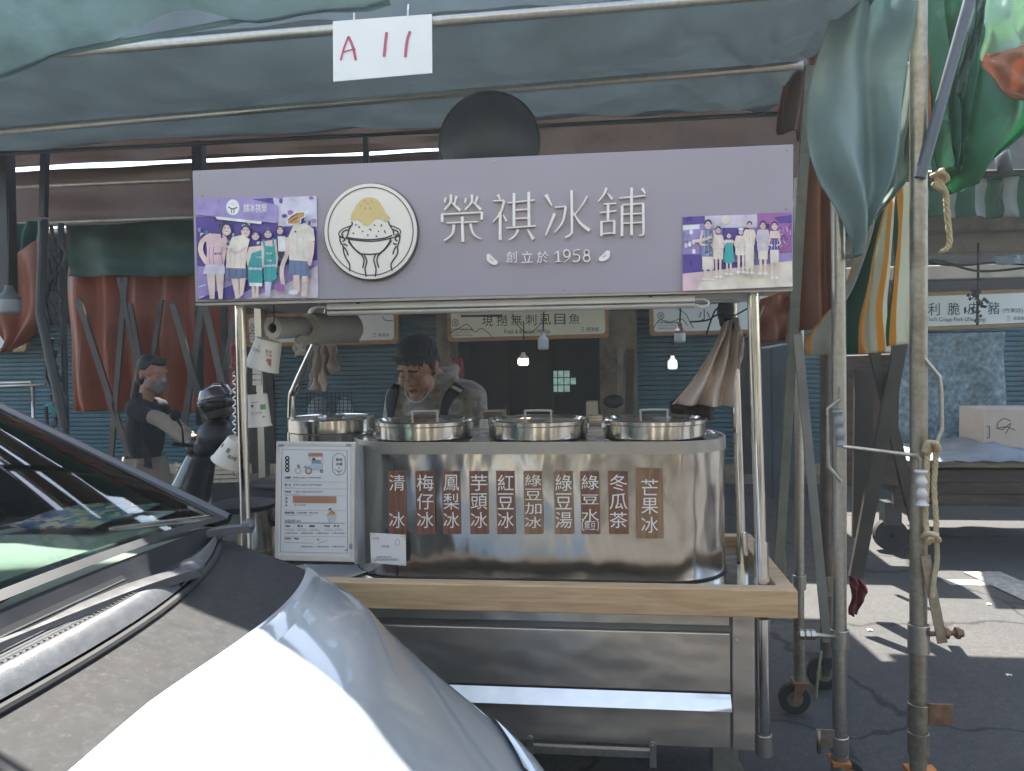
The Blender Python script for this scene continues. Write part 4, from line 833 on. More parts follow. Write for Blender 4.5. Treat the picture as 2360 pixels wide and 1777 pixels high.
def ph2(pl, bl, ln, tx):
    rnd = random.Random(5); 
    pl([(215, 380), (1825, 320), (1830, 1060), (215, 1220)], LI); pl([(215, 385), (540, 370), (540, 480), (215, 500)], VI); pl([(215, 510), (460, 495), (460, 560), (215, 580)], WH_); pl([(540, 370), (1310, 345), (1320, 540), (560, 545)], GD)
    for k in range(12): ln([(rnd.uniform(560, 760), rnd.uniform(380, 520)), (rnd.uniform(600, 800), rnd.uniform(370, 500))], 14, PA)
    bl(848, 425, 62, 66, CR); pl([(800, 545), (1200, 545), (1180, 900), (800, 900)], VI); pl([(1320, 330), (1825, 318), (1828, 900), (1320, 900)], MG); pl([(1560, 390), (1825, 350), (1825, 470), (1640, 480)], VI)
    for k in range(26): ln([(x := rnd.uniform(1600, 1810), y := rnd.uniform(470, 860)), (x + rnd.uniform(-40, 40), y - rnd.uniform(20, 70))], 12, rnd.choice((LI, PA, VI, PK)))
    for k in range(10): bl(rnd.uniform(230, 380), rnd.uniform(600, 900), 26, 40, rnd.choice((PA, WH_, DE, LI)), 8)
    pl([(215, 940), (640, 930), (640, 1180), (215, 1220)], VI); pl([(640, 1060), (1200, 1050), (1200, 1150), (640, 1230)], VI); pl([(215, 1220), (640, 1180), (1830, 1030), (1838, 1410), (215, 1478)], CR); pl([(215, 1220), (560, 1190), (420, 1470), (215, 1478)], PK); ln([(520, 1265), (900, 1190), (1240, 1140)], 16, WH_)
    def pers(x, hy, hr, shirt, sw_, s0, s1, low, l1, feet, leg=SK, hair=1):
        if hair: bl(x, hy - 4, hr * .95, hr * 1.1, HA)
        bl(x, hy + 6, hr * .85, hr * 1.1, SK); face(bl, ln, x, hy + 6, hr * .85); pl([(x - sw_ * .8, s0), (x + sw_ * .8, s0), (x + sw_, (s0 + s1) / 2), (x + sw_ * .95, s1), (x - sw_ * .95, s1), (x - sw_, (s0 + s1) / 2)], shirt)
        if l1 > s1: pl([(x - sw_ * .8, s1), (x + sw_ * .8, s1), (x + sw_ * .78, l1), (x - sw_ * .78, l1)], low)
        for k in range(3): ln([(x - sw_ * .5 + k * sw_ * .5, s0 + 30), (x - sw_ * .55 + k * sw_ * .55, s1 - 10)], 6, PK if shirt == CR else PA)
        for s_ in (-1, 1): ln([(x + s_ * sw_ * .75, s0 + 15), (x + s_ * sw_ * 1.05, (s0 + s1) / 2), (x + s_ * sw_ * .3, (s0 + s1) / 2 + 30)], sw_ * .30, leg)
        for s_ in (-1, 1): ln([(x + s_ * sw_ * .4, l1), (x + s_ * sw_ * .38, feet)], sw_ * .42, leg); bl(x + s_ * sw_ * .45, feet + 8, sw_ * .38, 18, WH_)
    pers(590, 490, 62, DE, 110, 570, 970, CR, 1160, 1300); ln([(370, 740), (480, 730), (640, 680)], 44, SK)
    for k in range(26): x, y = rnd.uniform(490, 690), rnd.uniform(590, 960); ln([(x, y), (x + 25, y - 14)], 12, rnd.choice((HA, PA, LI)))
    pers(740, 570, 44, CR, 75, 650, 1010, CR, 1010, 1260); pers(895, 650, 40, SK, 70, 720, 800, TE, 1060, 1220); pl([(850, 770), (950, 765), (975, 1040), (900, 1075), (815, 1040)], TE)
    pers(1075, 595, 42, CR, 85, 660, 950, CR, 950, 1190); bl(1075, 565, 42, 20, WH_); pers(1200, 495, 44, CR, 80, 570, 790, CR, 1150, 1200, CR)
    pers(1400, 500, 54, GD, 88, 570, 880, CR, 1010, 1210); [bl(rnd.uniform(1330, 1470), rnd.uniform(590, 860), 12, 16, PA, 6) for k in range(16)]; bl(1468, 515, 30, 36, HA)
    pers(1570, 510, 54, VI, 80, 690, 870, CR, 1060, 1270); pl([(1500, 590), (1640, 590), (1660, 700), (1500, 700)], SK)
photo('group_photo', [(1574, 499), (1825, 489), (1827, 661), (1574, 670)], 'faded group photograph at the right end of the board', ph2, 1540, 440, 6.406)
# ------------------------------------------------------------------ fluorescent batten under the board
bt = thing('light_batten', 'white fluorescent batten light hanging under the lilac board', 'light', at(1180, 690, 2.47)); Yb = 2.475
TL, TR, BR, BL = (752, 699), (1602, 680), (1603, 707), (753, 726)
g = MB(); P = [at(*p, Yb) for p in (TL, TR, (1602, 695), (752, 714))]; g.prism(P, (0, .035, 0)); g.build('housing', M_whitep, bt, bevel=.003)
g = MB(); n = 10; rows = []
for p in (at(753, 718, Yb), at(1602, 699, Yb)):
    rows.append([p + Vector((0, .017 - .017 * math.cos(a / n * 3.1416), -.014 * math.sin(a / n * 3.1416))) for a in range(n + 1)])
g.grid(rows); g.build('diffuser', mat('tube diffuser', H('#cfc9be'), .3), bt)
g = MB(); 
for x, y in ((825, 697), (1499, 682)): g.poly_px([(x - 4, y - 5), (x + 4, y - 5), (x + 4, y + 3), (x - 4, y + 3)], Yb - .002, thick=.01)
g.build('clip', M_dkmetal, bt)
g = MB(); g.tube([at(*p) for p in smooth_path([(752, 708, Yb + .01), (728, 708, Yb + .01), (715, 714, Yb), (712, 722, Yb), (722, 715, Yb + .02), (740, 700, Yb + .05), (752, 695, 2.6)], 20)], .004, n=6)
g.tube([at(*p) for p in smooth_path([(1602, 690, Yb + .01), (1625, 690, Yb + .01), (1634, 700, Yb), (1622, 708, Yb + .01), (1604, 702, Yb + .02)], 20)], .004, n=6); g.build('cable', M_whitep, bt)
g = MB(); g.text_px('everlight', (1540, 685, 1566, 688), Yb - .0015, 0); g.build('maker_mark', mat('grey print 2', (.3, .3, .3), .6), bt)
# ------------------------------------------------------------------ placard A11
pc = thing('placard', 'white placard with red handwritten A 11 hanging from the awning pipe', 'sign', at(880, 110, 2.36)); Yp = 2.36
g = MB(); g.poly_px([(767, 49), (995, 32), (996, 168), (768, 188)], Yp, thick=.004); g.build('board', M_white, pc)
g = MB(); y_ = Yp - .002
KX = lambda x, y: (x, y)
def mk(pts, wd=4.5): g.stroke_px(smooth_path(pts, 12), [wd] * 13, y_)
mk([(785, 139), (793, 110), (803, 84)]); mk([(803, 84), (813, 108), (820, 139)], 6); mk([(792, 120), (805, 116), (819, 113)], 3.5)
mk([(891, 74), (888, 100), (885, 131)], 6.5); mk([(945, 72), (938, 95), (934, 132)], 6.5); g.build('handwriting', M_red, pc)
g = MB()
for x, y in ((816, 46), (940, 37)): g.tube([at(x, y, Yp - .004), at(x, y - 14, Yp - .01), at(x + 1, y - 26, Yp + .03)], .003, n=6)
g.build('tie', M_white, pc)
# ------------------------------------------------------------------ main awning over the cart
cn = thing('canopy', 'slate blue tarpaulin awning on pipes over the ice cart', 'awning', (0, 3.2, 2.6))
def px_pipe(a, b, r, par, m=M_galv, name='pipe'):
    g = MB(); g.tube([at(*a), at(*b)], r, n=12); return g.build(name, m, par)
E0 = [(-350, 150, 2.40), (600, 80, 2.40), (1500, 12, 2.40), (2080, -50, 2.40)]
E1 = [(-350, 326, 3.25), (600, 250, 3.25), (1500, 173, 3.25), (1850, 146, 3.25)]
E2 = [(-350, 366, 4.1), (600, 320, 4.1), (1500, 274, 4.1), (1900, 252, 4.1)]
rows = []
A_, B_, C2_ = smooth_path(E0, 160), smooth_path(E1, 160), smooth_path(E2, 160)
for i in range(41):
    t = i / 40; row = []
    for j in range(161):
        a, b, c = at(*A_[j]), at(*B_[j]), at(*C2_[j])
        p = a.lerp(b, t * 2) if t < .5 else b.lerp(c, t * 2 - 1); s = math.sin(math.pi * ((t * 2) % 1))
        u = j / 160; p.z += -.035 * s * (1 + .5 * math.sin(u * 21 + t * 5)) + .025 + .008 * math.sin(u * 40 - t * 9) + .022 * max(0, u - .4) * math.sin(t * 26 + u * 50) + .004 * math.sin(u * 150 + 4 * math.sin(t * 9)) * s + .006 * math.sin(u * 70 - t * 22)
        row.append(p)
    rows.append(row)
rows = [[p + Vector((0, .01, .26 * k / 3 + .02 * math.sin(j * .5) * k / 3)) for j, p in enumerate(rows[0])] for k in (3, 2, 1)] + rows
g = MB(); g.grid(rows); solid(g.build('tarpaulin', M_canopy, cn), .003)
px_pipe((-350, 160, 2.40), (2080, -38, 2.40), .017, cn); px_pipe((-350, 331, 3.25), (1850, 150, 3.25), .017, cn); px_pipe((-350, 372, 4.1), (1900, 257, 4.1), .012, cn, M_dkmetal)
# posts that carry it, dark against the gap of light
for x, wd in ((458, .026), (10, .034), (104, .016), (843, .013)):
    g = MB(); a = at(x, 345 - x * .04, 4.15); b = at(x + 8, 700, 4.15)
    if x in (104,): b = at(100, 500, 4.15)
    if x == 843: b = at(845, 420, 4.15)
    g.bar(b, a, wd * 2.2, wd * 2.2); g.build('post', M_dkmetal, cn)
# near flap of pale green sheet, upper left
fl = thing('awning_flap', 'pale grey green sheet of tarpaulin overhead in the top left corner', 'awning', (-.8, 1.3, 2.3))
a0, a1 = at(-500, 236, 1.5), at(900, -22, 1.5); rows = []
for i in range(11):
    t = i / 10; row = []
    for j in range(31):
        u = j / 30; p = a0.lerp(a1, u) + Vector((0, -.95 * t, .36 * t + .03 * math.sin(u * 12 + t * 4) - .06 * math.sin(t * 3.1) + .012 * math.sin(u * 30 + 6 * t)))
        row.append(p)
    rows.append(row)
g = MB(); g.grid(rows); solid(g.build('tarpaulin', M_flap, fl), .003); g = MB(); g.tube([a0.lerp(a1, u / 20) + Vector((0, 0, -.004 + .0 * u)) for u in range(21)], .006, n=8); g.build('hem', M_flap, fl)
# ------------------------------------------------------------------ farther awnings seen under it
def cloth(name, label, m, L, R, folds=3, amp=.03, cat='tarpaulin', group=None, hem=None, **k):
    t = MB(); t.grid(drape(L, R, folds, amp, **k)); o = t.build(name, m); tag(o, label, cat, group); return solid(o, .003)
cloth('tarp_valance', 'dark brown tarpaulin band below the bright gap, left of the lilac board', M_brown, [(-60, 399, 5.2), (-60, 480, 5.2), (-60, 535, 5.2)], [(1060, 347, 5.2), (1060, 410, 5.2), (1060, 470, 5.2)], 4, .03, nu=60)
cloth('tarp_valance', 'dim brown tarpaulin strip above the bright gap', M_brown, [(-60, 325, 5.0), (-60, 389, 5.02)], [(1030, 285, 5.0), (1030, 341, 5.02)], 3, .01, nu=40, nv=6)
cloth('tarp_valance', 'dark brown tarpaulin behind the fan and the right half of the board', M_brown, [(1040, 262, 5.1), (1040, 470, 5.1)], [(1900, 215, 5.1), (1900, 430, 5.1)], 5, .03, nu=50)
# brown under-roof that darkens the space between canopy and valance
roof('stall_roof', 'brown roof sheet stretched between the canopy and the rear awning', (tuple(at(-500, 300, 5.05)), tuple(at(1720, 240, 5.05)), tuple(at(1600, 200, 6.4) + Vector((0, 0, .2))), tuple(at(-500, 330, 6.4) + Vector((0, 0, .2)))), M_brown)
for a, b, lab in (((-80, 437, 5.0), (440, 415, 5.0), 'thin grey pipe across the middle of the brown tarpaulin band'), ((-80, 520, 5.0), (900, 486, 5.0), 'grey pipe along the lower hem of the brown tarpaulin band')):
    g = MB(); g.tube([at(*a), at(*b)], .013, n=10); tag(g.build('cross_pipe', M_galvd), lab, 'pipe')
cloth('side_curtain', 'dark green tarpaulin hanging below the brown band on the left', M_dgreen, [(150, 515, 5.5), (152, 580, 5.5), (155, 636, 5.5)], [(640, 490, 5.5), (640, 560, 5.5), (640, 636, 5.5)], 3, .05, nu=50)
cloth('side_curtain', 'rust red tarpaulin curtain behind the woman at the scooter', M_orange2, [(152, 600, 5.65), (152, 780, 5.65), (165, 948, 5.65)], [(560, 620, 5.65), (560, 780, 5.65), (545, 950, 5.65)], 6, .07, nu=70, ph=1)
cloth('red_cloth', 'dark red cloth coming to a point at the left edge', M_orange2, [(-60, 640, 4.6), (-20, 740, 4.6), (14, 812, 4.6)], [(104, 545, 4.6), (92, 740, 4.6), (18, 812, 4.6)], 2, .04)
cloth('green_cloth', 'dark green cloth hanging above the red one at the left edge', M_dgreen, [(18, 520, 4.7), (-10, 600, 4.7), (-60, 660, 4.7)], [(108, 505, 4.7), (104, 560, 4.7), (76, 640, 4.7)], 3, .04)
g = MB(); g.tube([at(100, 510, 4.5), at(92, 720, 4.5), at(150, 985, 4.5)], .028, n=12); g.tube([at(140, 515, 4.6), at(146, 760, 4.6), at(152, 1000, 4.6)], .02, n=12)
for k in range(18): a = at(118 + 14 * math.sin(k * 1.9), 520 + k * 26, 4.55); g.tube([a, a + Vector((.05 * math.sin(k), .02, -.1)), a + Vector((.03, 0, -.2))], .012, n=6)
tag(g.build('post_bundle', M_dkmetal), 'bundle of dark poles and cables at the left end of the red curtain', 'pole')
# scissor lattice of the folded stall frame in front of the red curtain
sc_ = thing('folding_frame', 'folded scissor stall frame of thin metal legs before the red curtain', 'frame', at(430, 1100, 5.3))
def fb(a, b, m=mat('dull frame metal', H('#6b6763'), .6, .3, .15), w1=.045, n='strut', Y=5.3): g = MB(); g.bar(at(*a, Y), at(*b, Y), w1, .02); g.build(n, m, sc_)
fb((398, 700), (478, 985)); fb((468, 690), (424, 985), Y=5.33); fb((472, 700), (528, 960), Y=5.28); fb((548, 690), (502, 960), Y=5.35); fb((458, 640), (462, 980), M_dkmetal, .06, 'upright', 5.4); fb((515, 660), (520, 980), M_dkmetal, .05, 'upright', 5.42)
for a, b, wd in (((180, 690), (300, 1060), .07), ((290, 640), (255, 1060), .06), ((300, 700), (352, 985), .05), ((275, 640), (345, 980), .05), ((372, 690), (330, 985), .05)): fb(a, b, mat('grey brown bars', H('#5a534e'), .6, .3, .2), wd * .7, 'crossed_leg', 5.45)
# white plastic rack at far left, cyan cloth
rk = thing('steel_rack', 'pale tubular rack in front of the shutter at the left edge', 'rack', at(30, 960, 6.5))
g = MB(); g.tube([at(-20, 884, 6.5), at(72, 880, 6.5), at(76, 925, 6.5)], .014, n=8); g.tube([at(-20, 891, 6.3), at(105, 886, 6.3)], .012, n=8); g.tube([at(76, 884, 6.5), at(78, 1100, 6.5)], .014, n=8); g.build('rail', M_galv, rk)
cloth('cyan_cloth', 'small cyan cloth caught on the dark poles', mat('cyan cloth', H('#6fc0c4'), .7, trans=.3), [(100, 935, 4.8), (112, 948, 4.8), (120, 956, 4.8)], [(128, 925, 4.8), (138, 940, 4.8), (140, 958, 4.8)], 2, .03, nu=14, nv=10)
for p, m, lab in ((((528, 792), (552, 850)), mat('pink ribbon', H('#d98f9c'), .5, trans=.3), 'pink plastic ribbon tied to the left cart post'),):
    cloth('ribbon', lab, m, [(533, 792, 2.7), (536, 820, 2.7), (530, 850, 2.7)], [(548, 790, 2.7), (543, 822, 2.7), (548, 852, 2.7)], 2, .02, nu=12, nv=12)
g = MB(); rnd = random.Random(4); pts = []
for k in range(40): pts.append(at(540 + 4 * math.sin(k * 2.1), 850 + k * 6.2, 2.72))
g.tube(pts, .003, n=5)
for k in range(3, 40, 3): g.ball(pts[k], (.006, .004, .008), nu=6, nv=5)
tag(g.build('bead_chain', M_steelb), 'thin glinting chain hanging behind the left cart post', 'chain')
# ------------------------------------------------------------------ covered fan above the board
fan = thing('electric_fan', 'round black covered fan rising behind the lilac board', 'fan', at(1125, 400, 2.95)); c = at(1127, 330, 2.95)
g = MB(); g.lathe([(0, -.11), (.05, -.108), (.12, -.08), (.17, -.035), (.192, 0), (.188, .03), (.14, .07), (0, .08)], c, n=48, M=Matrix.Rotation(rad(90), 4, 'X').inverted())
o = g.build('fan_cover', mat('black fan cover', (.03, .036, .046), .42, 0, .2, 6, .004, 9), fan)
g = MB(); g.tube([c + Vector((.194 * math.cos(a / 40 * 6.283), 0, .194 * math.sin(a / 40 * 6.283))) for a in range(40)], .005, n=8, closed=True); g.build('rim', M_dkmetal, fan)
g = MB(); g.tube([c + Vector((0, .05, -.15)), (c.x, 3.0, 1.716)], .018, n=12); g.build('stem', M_black, fan)
# ------------------------------------------------------------------ right side: steel poles, cranks, hanging tarpaulins
mp_ = thing('steel_pole', 'thick stained steel pole with rusty clamps, rightmost', 'pole', (1.012, 2.6, 0), 'steel awning poles')
x, y = 1.012, 2.6
g = MB(); g.tube([(x, y, .13), (x - .003, y, 1.2), (x - .012, y, 3.2)], .0262, n=20); g.build('tube', M_galvd, mp_)
zz = lambda py, Y=2.6, px=2118: at(px, py, Y).z
def sleeve(par, x, y, z0, z1, r, m=M_galv):
    g = MB(); g.lathe([(r - .004, z0), (r, z0 + .002), (r, z1 - .002), (r - .004, z1)], (x, y, 0), n=22); return g.build('collar', m, par)
sleeve(mp_, x, y, zz(1503), zz(1438), .033); sleeve(mp_, x, y, zz(1676), zz(1620), .0325, M_galvd); sleeve(mp_, x, y, zz(1738), zz(1686), .033, M_galvd)
g = MB(); a, b = at(2140, 1668, 2.58), at(2194, 1623, 2.58); g.box((a.x, 2.575, a.z), (b.x, 2.583, b.z)); g.build('rusty_plate', M_rust, mp_)
g = MB(); g.bar(at(2132, 1280, 2.56), at(2172, 1482, 2.56), .03, .006); g.build('brace_strap', M_galvd, mp_)
g = MB(); a = at(2140, 1461, 2.57); b = at(2220, 1458, 2.57); g.tube([a, b], .008, n=10); 
for px in (2176, 2202, 2210): c = at(px, 1459, 2.57); g.tube([c, c + Vector((.012, 0, 0))], .019 if px < 2210 else .013, n=6, smooth=False)
g.build('clamp_bolt', M_rust, mp_)
g = MB(); g.box((x - .033, y - .04, .085), (x + .06, y + .04, .125)); g.prism([(x - .033, y - .04, .088), (x + .06, y - .04, .088), (x + .085, y - .04, .03), (x + .02, y - .04, .03)], (0, .006, 0)); g.prism([(x - .033, y + .034, .088), (x + .06, y + .034, .088), (x + .085, y + .034, .03), (x + .02, y + .034, .03)], (0, .006, 0))
M_ofork = mat('orange painted fork', H('#b57438'), .6, .2, .25, 20, dirt=H('#5b3a22'), dirt_amt=.4); f = g.build('caster_fork', M_ofork, mp_)
g = MB(); g.lathe([(.01, -.016), (.04, -.018), (.055, -.012), (.055, .012), (.04, .018), (.01, .016)], (x + .055, y, .056), n=26, M=Matrix.Rotation(rad(90), 4, 'X')); g.build('wheel', M_rubber, f)
p2 = thing('steel_pole', 'bright galvanised pole with crank grip, left of the stained one', 'pole', (.795, 2.7, 0), 'steel awning poles'); x, y = .795, 2.7
g = MB(); g.tube([(x, y, .10), (x - .002, y, 1.2), (x - .008, y, 2.6)], .0235, n=20); g.build('tube', M_galv, p2); z2 = lambda py: at(1938, py, 2.7).z
sleeve(p2, x, y, z2(1494), z2(1450), .030); sleeve(p2, x, y, z2(1735), z2(1695), .0305); sleeve(p2, x, y, z2(1800), z2(1737), .029, M_galvd)
g = MB(); a, b = at(1885, 1722, 2.69), at(1923, 1682, 2.69); g.box((a.x, 2.685, a.z), (b.x, 2.693, b.z)); g.tube([at(1888, 1735, 2.685), at(1886, 1682, 2.685)], .008, n=10); g.build('clamp_plate', M_galvd, p2)
g = MB(); g.tube([at(1838, 1461, 2.68), at(1925, 1467, 2.68)], .009, n=10)
for px in (1842, 1856, 1868): c = at(px, 1462, 2.68); g.tube([c, c + Vector((.014, 0, 0))], .018, n=6, smooth=False)
g.build('clamp_bolt', M_galv, p2); caster(x - .0, y, .10, .05, p2, M_ofork, .03)
p3 = thing('steel_pole', 'slimmer galvanised pole with a caster, nearest the cart end', 'pole', (at(1842, 1300, 3.25).x, 3.25, 0), 'steel awning poles'); x, y = p3.location.x, 3.25
g = MB(); g.tube([(x, y, .15), (x, y, 2.2)], .0195, n=16); g.build('tube', M_galv, p3); z3 = lambda py: at(1842, py, 3.25).z
sleeve(p3, x, y, z3(1358), z3(1324), .027); g = MB(); g.tube([(x, y, .13), (x - .003, y, z3(1420))], .022, n=16); g.build('sleeve', M_galvd, p3); caster(x, y, .14, .065, p3, M_rust, -.02)
p4 = thing('steel_pole', 'dark thick pole standing behind the galvanised one', 'pole', (at(1905, 1300, 3.5).x, 3.5, 0), 'steel awning poles'); x, y = p4.location.x, 3.5
g = MB(); g.tube([(x, y, .15), (x, y, 2.2)], .027, n=16); g.build('tube', mat('dark stained pipe', (.13, .11, .085), .55, .5, .3, 14), p4); z4 = lambda py: at(1905, py, 3.5).z
sleeve(p4, x, y, z4(1370), z4(1325), .032, M_galvd); caster(x, y, .15, .075, p4, M_dkmetal, -.01)
g = MB(); g.tube([at(*p) for p in smooth_path([(1893, 1500, 3.4), (1885, 1560, 3.38), (1880, 1620, 3.4), (1884, 1640, 3.4)], 14)], .006, n=6); tag(g.build('hanging_twine', mat('faded green cord', H('#8a8f70'), .8)), 'faded green cord hanging beside the caster behind the bright pole', 'cord')
# slim frame bars
def bar(name, lab, a, b, w1, w2, m, cat='bar', grp=None):
    g = MB(); g.bar(at(*b), at(*a), w1, w2); return tag(g.build(name, m, bevel=.001), lab, cat, grp)
M_paintbar = mat('grey green painted steel', H('#7a7d72'), .5, .4, .2, 16, dirt=H('#4b463c'), dirt_amt=.35, dscale=8)
bar('frame_bar', 'long grey green angle bar leaning beside the cart right end', (1866, 152, 3.05), (1793, 1330, 3.05), .035, .02, M_paintbar)
bar('frame_bar', 'flat grey strut running down to the clamp of the bright pole', (1838, 770, 2.95), (1906, 1480, 2.95), .033, .008, mat('flat zinc bar', H('#8d8d88'), .5, .6, .15))
bar('frame_bar', 'short white lit bar edge low beside the cart end', (1800, 1240, 3.3), (1810, 1330, 3.3), .02, .01, M_galv)
for a, b, lab, wd in (((2075, 790, 4.3), (1972, 1330, 4.3), 'dark leg of the crossed frame leaning left', .07), ((2010, 790, 4.35), (2108, 1200, 4.35), 'dark leg of the crossed frame leaning right', .055), ((1990, 850, 4.6), (1985, 1240, 4.6), 'dark upright of the frame behind the poles', .10)):
    bar('crossed_bar', lab, a, b, wd, .03, mat('dark brown bar', H('#46413a'), .6, .3, .2), 'bar')
bar('diagonal_strut', 'dark grey round strut slanting from the top to the stained pole', (2243, -30, 2.58), (2126, 405, 2.58), .001, .001, M_dkmetal)
g = MB(); g.tube([at(2243, -30, 2.565), at(2120, 410, 2.565)], .0175, n=14); tag(g.build('diagonal_pole', mat('slate tube', H('#565c62'), .45, .5, .15)), 'slate grey tube slanting from the top edge to the stained pole', 'pole')
bpy.data.objects.remove(bpy.data.objects['diagonal_strut'])
# cranks
def crank(lab, rod, grip, gm, Y):
    t = thing('crank_handle', lab, 'crank', at(*rod[0], Y), 'awning cranks')
    g = MB(); pts = [at(*p, Y) for p in rod]; fine = []
    for i, p in enumerate(pts):
        if 0 < i < len(pts) - 1: fine += [p.lerp(pts[i - 1], .15), p, p.lerp(pts[i + 1], .15)]
        else: fine.append(p)
    g.tube(fine, .0062, n=10); g.build('rod', M_galv, t)
    if grip:
        (gx, y0), (gx1, y1) = grip; a, b = at(gx, y0, Y - .012), at(gx1, y1, Y - .012); g = MB(); n = 28
        pr = [(.012 + .006 * abs(math.cos(k / n * 3 * math.pi)) ** 1.5 + (.003 if k in (1, 2, n - 1) else 0), k / n) for k in range(n + 1)]
        g.tube([a.lerp(b, k) for r_, k in pr], [r_ for r_, k in pr], n=16); g.build('grip', gm, t)
    return t
M_gripg = mat('grey plastic grip', H('#8d8f90'), .45); M_gripw = mat('white plastic grip', H('#d3cfc8'), .4)
crank('bent steel crank with grey grip hanging on the bright pole', [(1938, 893), (1936, 920), (1908, 942), (1909, 1075), (1930, 1100), (1939, 1112), (1936, 1126)], ((1930, 945), (1936, 1028)), M_gripg, 2.665)
crank('crank rod reaching from the bright pole to a white grip on the stained pole', [(1942, 1029), (2113, 1050), (2121, 1062), (2122, 1085)], ((2123, 1083), (2126, 1166)), M_gripw, 2.565)
crank('thin brown crank rod bent out to the right of the stained pole', [(2130, 826), (2165, 868), (2169, 900), (2171, 990), (2155, 1030), (2140, 1045)], None, None, 2.58)
# rope: two strands, knot and tail
rp = thing('rope', 'beige rope looped and knotted on the stained pole', 'rope', at(2150, 1020, 2.55)); M_rope = mat('beige rope', H('#b9a883'), .9, 0, .15, 30)
def rope(pts, r, name='strand'):
    P = [at(*p) for p in smooth_path(pts, 60)]; g = MB()
    for ph in (0, 2.09, 4.19):
        tw = []
        for k, p in enumerate(P): tw.append(p + Vector((math.cos(k * .75 + ph), math.sin(k * .75 + ph), 0)) * r * .5)
        g.tube(tw, r * .62, n=6)
    g.build(name, M_rope, rp)
rope([(2146, 1030, 2.55), (2138, 1050, 2.55), (2136, 1120, 2.55), (2134, 1200, 2.55), (2140, 1232, 2.55)], .008); rope([(2150, 1026, 2.55), (2157, 1050, 2.55), (2153, 1120, 2.55), (2158, 1210, 2.55), (2152, 1235, 2.55)], .008); rope([(2158, 1240, 2.55), (2160, 1290, 2.55), (2152, 1340, 2.55), (2149, 1376, 2.55)], .0075)
rope([(2132, 1040, 2.54), (2140, 1020, 2.53), (2155, 1022, 2.53), (2162, 1036, 2.54)], .011, 'hitch'); rope([(2128, 1238, 2.55), (2140, 1228, 2.53), (2155, 1235, 2.53), (2162, 1246, 2.55), (2145, 1246, 2.54), (2138, 1252, 2.55), (2145, 1240, 2.53), (2158, 1230, 2.55)], .010, 'knot'); rope([(2172, 390, 2.9), (2160, 410, 2.9), (2178, 440, 2.9), (2182, 480, 2.9), (2188, 560, 2.9), (2170, 580, 2.9)], .010); rope([(2150, 405, 2.9), (2170, 398, 2.88), (2180, 415, 2.9), (2155, 425, 2.9), (2175, 440, 2.9)], .012, 'knot')
# hanging tarpaulins
cloth('hanging_tarp', 'large grey green leaf-shaped tarpaulin gathered beside the poles', M_ggreen, [(1945, -40, 2.60), (1900, 90, 2.60), (1870, 200, 2.60), (1872, 300, 2.60), (1895, 400, 2.60), (1938, 490, 2.61), (1968, 560, 2.62), (1974, 590, 2.63)], [(2098, -40, 2.60), (2094, 60, 2.60), (2085, 150, 2.60), (2072, 250, 2.60), (2062, 330, 2.60), (2046, 420, 2.60), (2010, 510, 2.62), (1977, 592, 2.63)], 1.4, .05, wob=.016, taper=.8, ph=1.2)
cloth('hanging_tarp', 'pale grey green fold tucked against the stained pole', mat('pale fold', H('#93a59b'), .35, trans=.25, bump=.004, bscale=6), [(2086, 120, 2.70), (2066, 260, 2.70), (2044, 370, 2.70), (2010, 470, 2.72), (1985, 520, 2.72)], [(2106, 180, 2.67), (2106, 300, 2.67), (2104, 365, 2.66), (2088, 420, 2.67), (1990, 530, 2.72)], 1.5, .03)
cloth('hanging_tarp', 'orange brown tarpaulin curtain between the cart and the poles', M_orange, [(1955, -30, 3.1), (1895, 130, 3.1), (1855, 350, 3.1), (1848, 560, 3.1), (1838, 762, 3.1)], [(2010, -30, 3.12), (1985, 200, 3.12), (1955, 450, 3.1), (1955, 600, 3.1), (1966, 752, 3.1)], 2.2, .05, nv=40)
cloth('hanging_tarp', 'dim rust brown tarpaulin behind the angle bar near the board', M_brown, [(1860, -40, 3.5), (1820, 130, 3.5), (1790, 300, 3.5)], [(1990, -40, 3.5), (1940, 130, 3.5), (1885, 330, 3.5)], 2, .05)
cloth('hanging_tarp', 'rust brown cloth behind the cart right end post', M_orange2, [(1752, 690, 3.6), (1750, 740, 3.6), (1748, 790, 3.6)], [(1838, 660, 3.6), (1830, 720, 3.6), (1810, 785, 3.6)], 1.5, .03, nu=16, nv=12)
cloth('striped_canvas', 'striped canvas with green and orange bands hanging behind the bright pole', M_str1, [(1985, 560, 3.0), (1940, 680, 3.0), (1870, 770, 3.0), (1862, 818, 3.0)], [(2070, 400, 2.95), (2046, 560, 2.95), (2040, 700, 2.95), (2045, 812, 2.95)], 2.5, .05, ph=.4)
cloth('striped_canvas', 'yellow and white striped canvas strip against the stained pole', M_str2, [(2068, 410, 2.85), (2060, 600, 2.85), (2044, 798, 2.85)], [(2112, 430, 2.72), (2110, 600, 2.72), (2107, 790, 2.72)], 1.0, .015)
cloth('orange_sheet', 'orange brown sheet strip hanging behind the stained pole at the top', M_orange, [(2098, -40, 2.95), (2104, 150, 2.95), (2120, 300, 2.95)], [(2128, -40, 2.97), (2140, 160, 2.97), (2150, 320, 2.97)], 1, .02, nu=12)
cloth('green_tarp', 'bright green tarpaulin gathered in folds right of the stained pole', M_green, [(2118, -40, 3.05), (2140, 120, 3.05), (2156, 260, 3.02), (2168, 400, 3.0)], [(2260, -40, 3.0), (2250, 130, 3.0), (2225, 280, 3.0), (2200, 405, 3.0)], 3, .07, taper=.9)
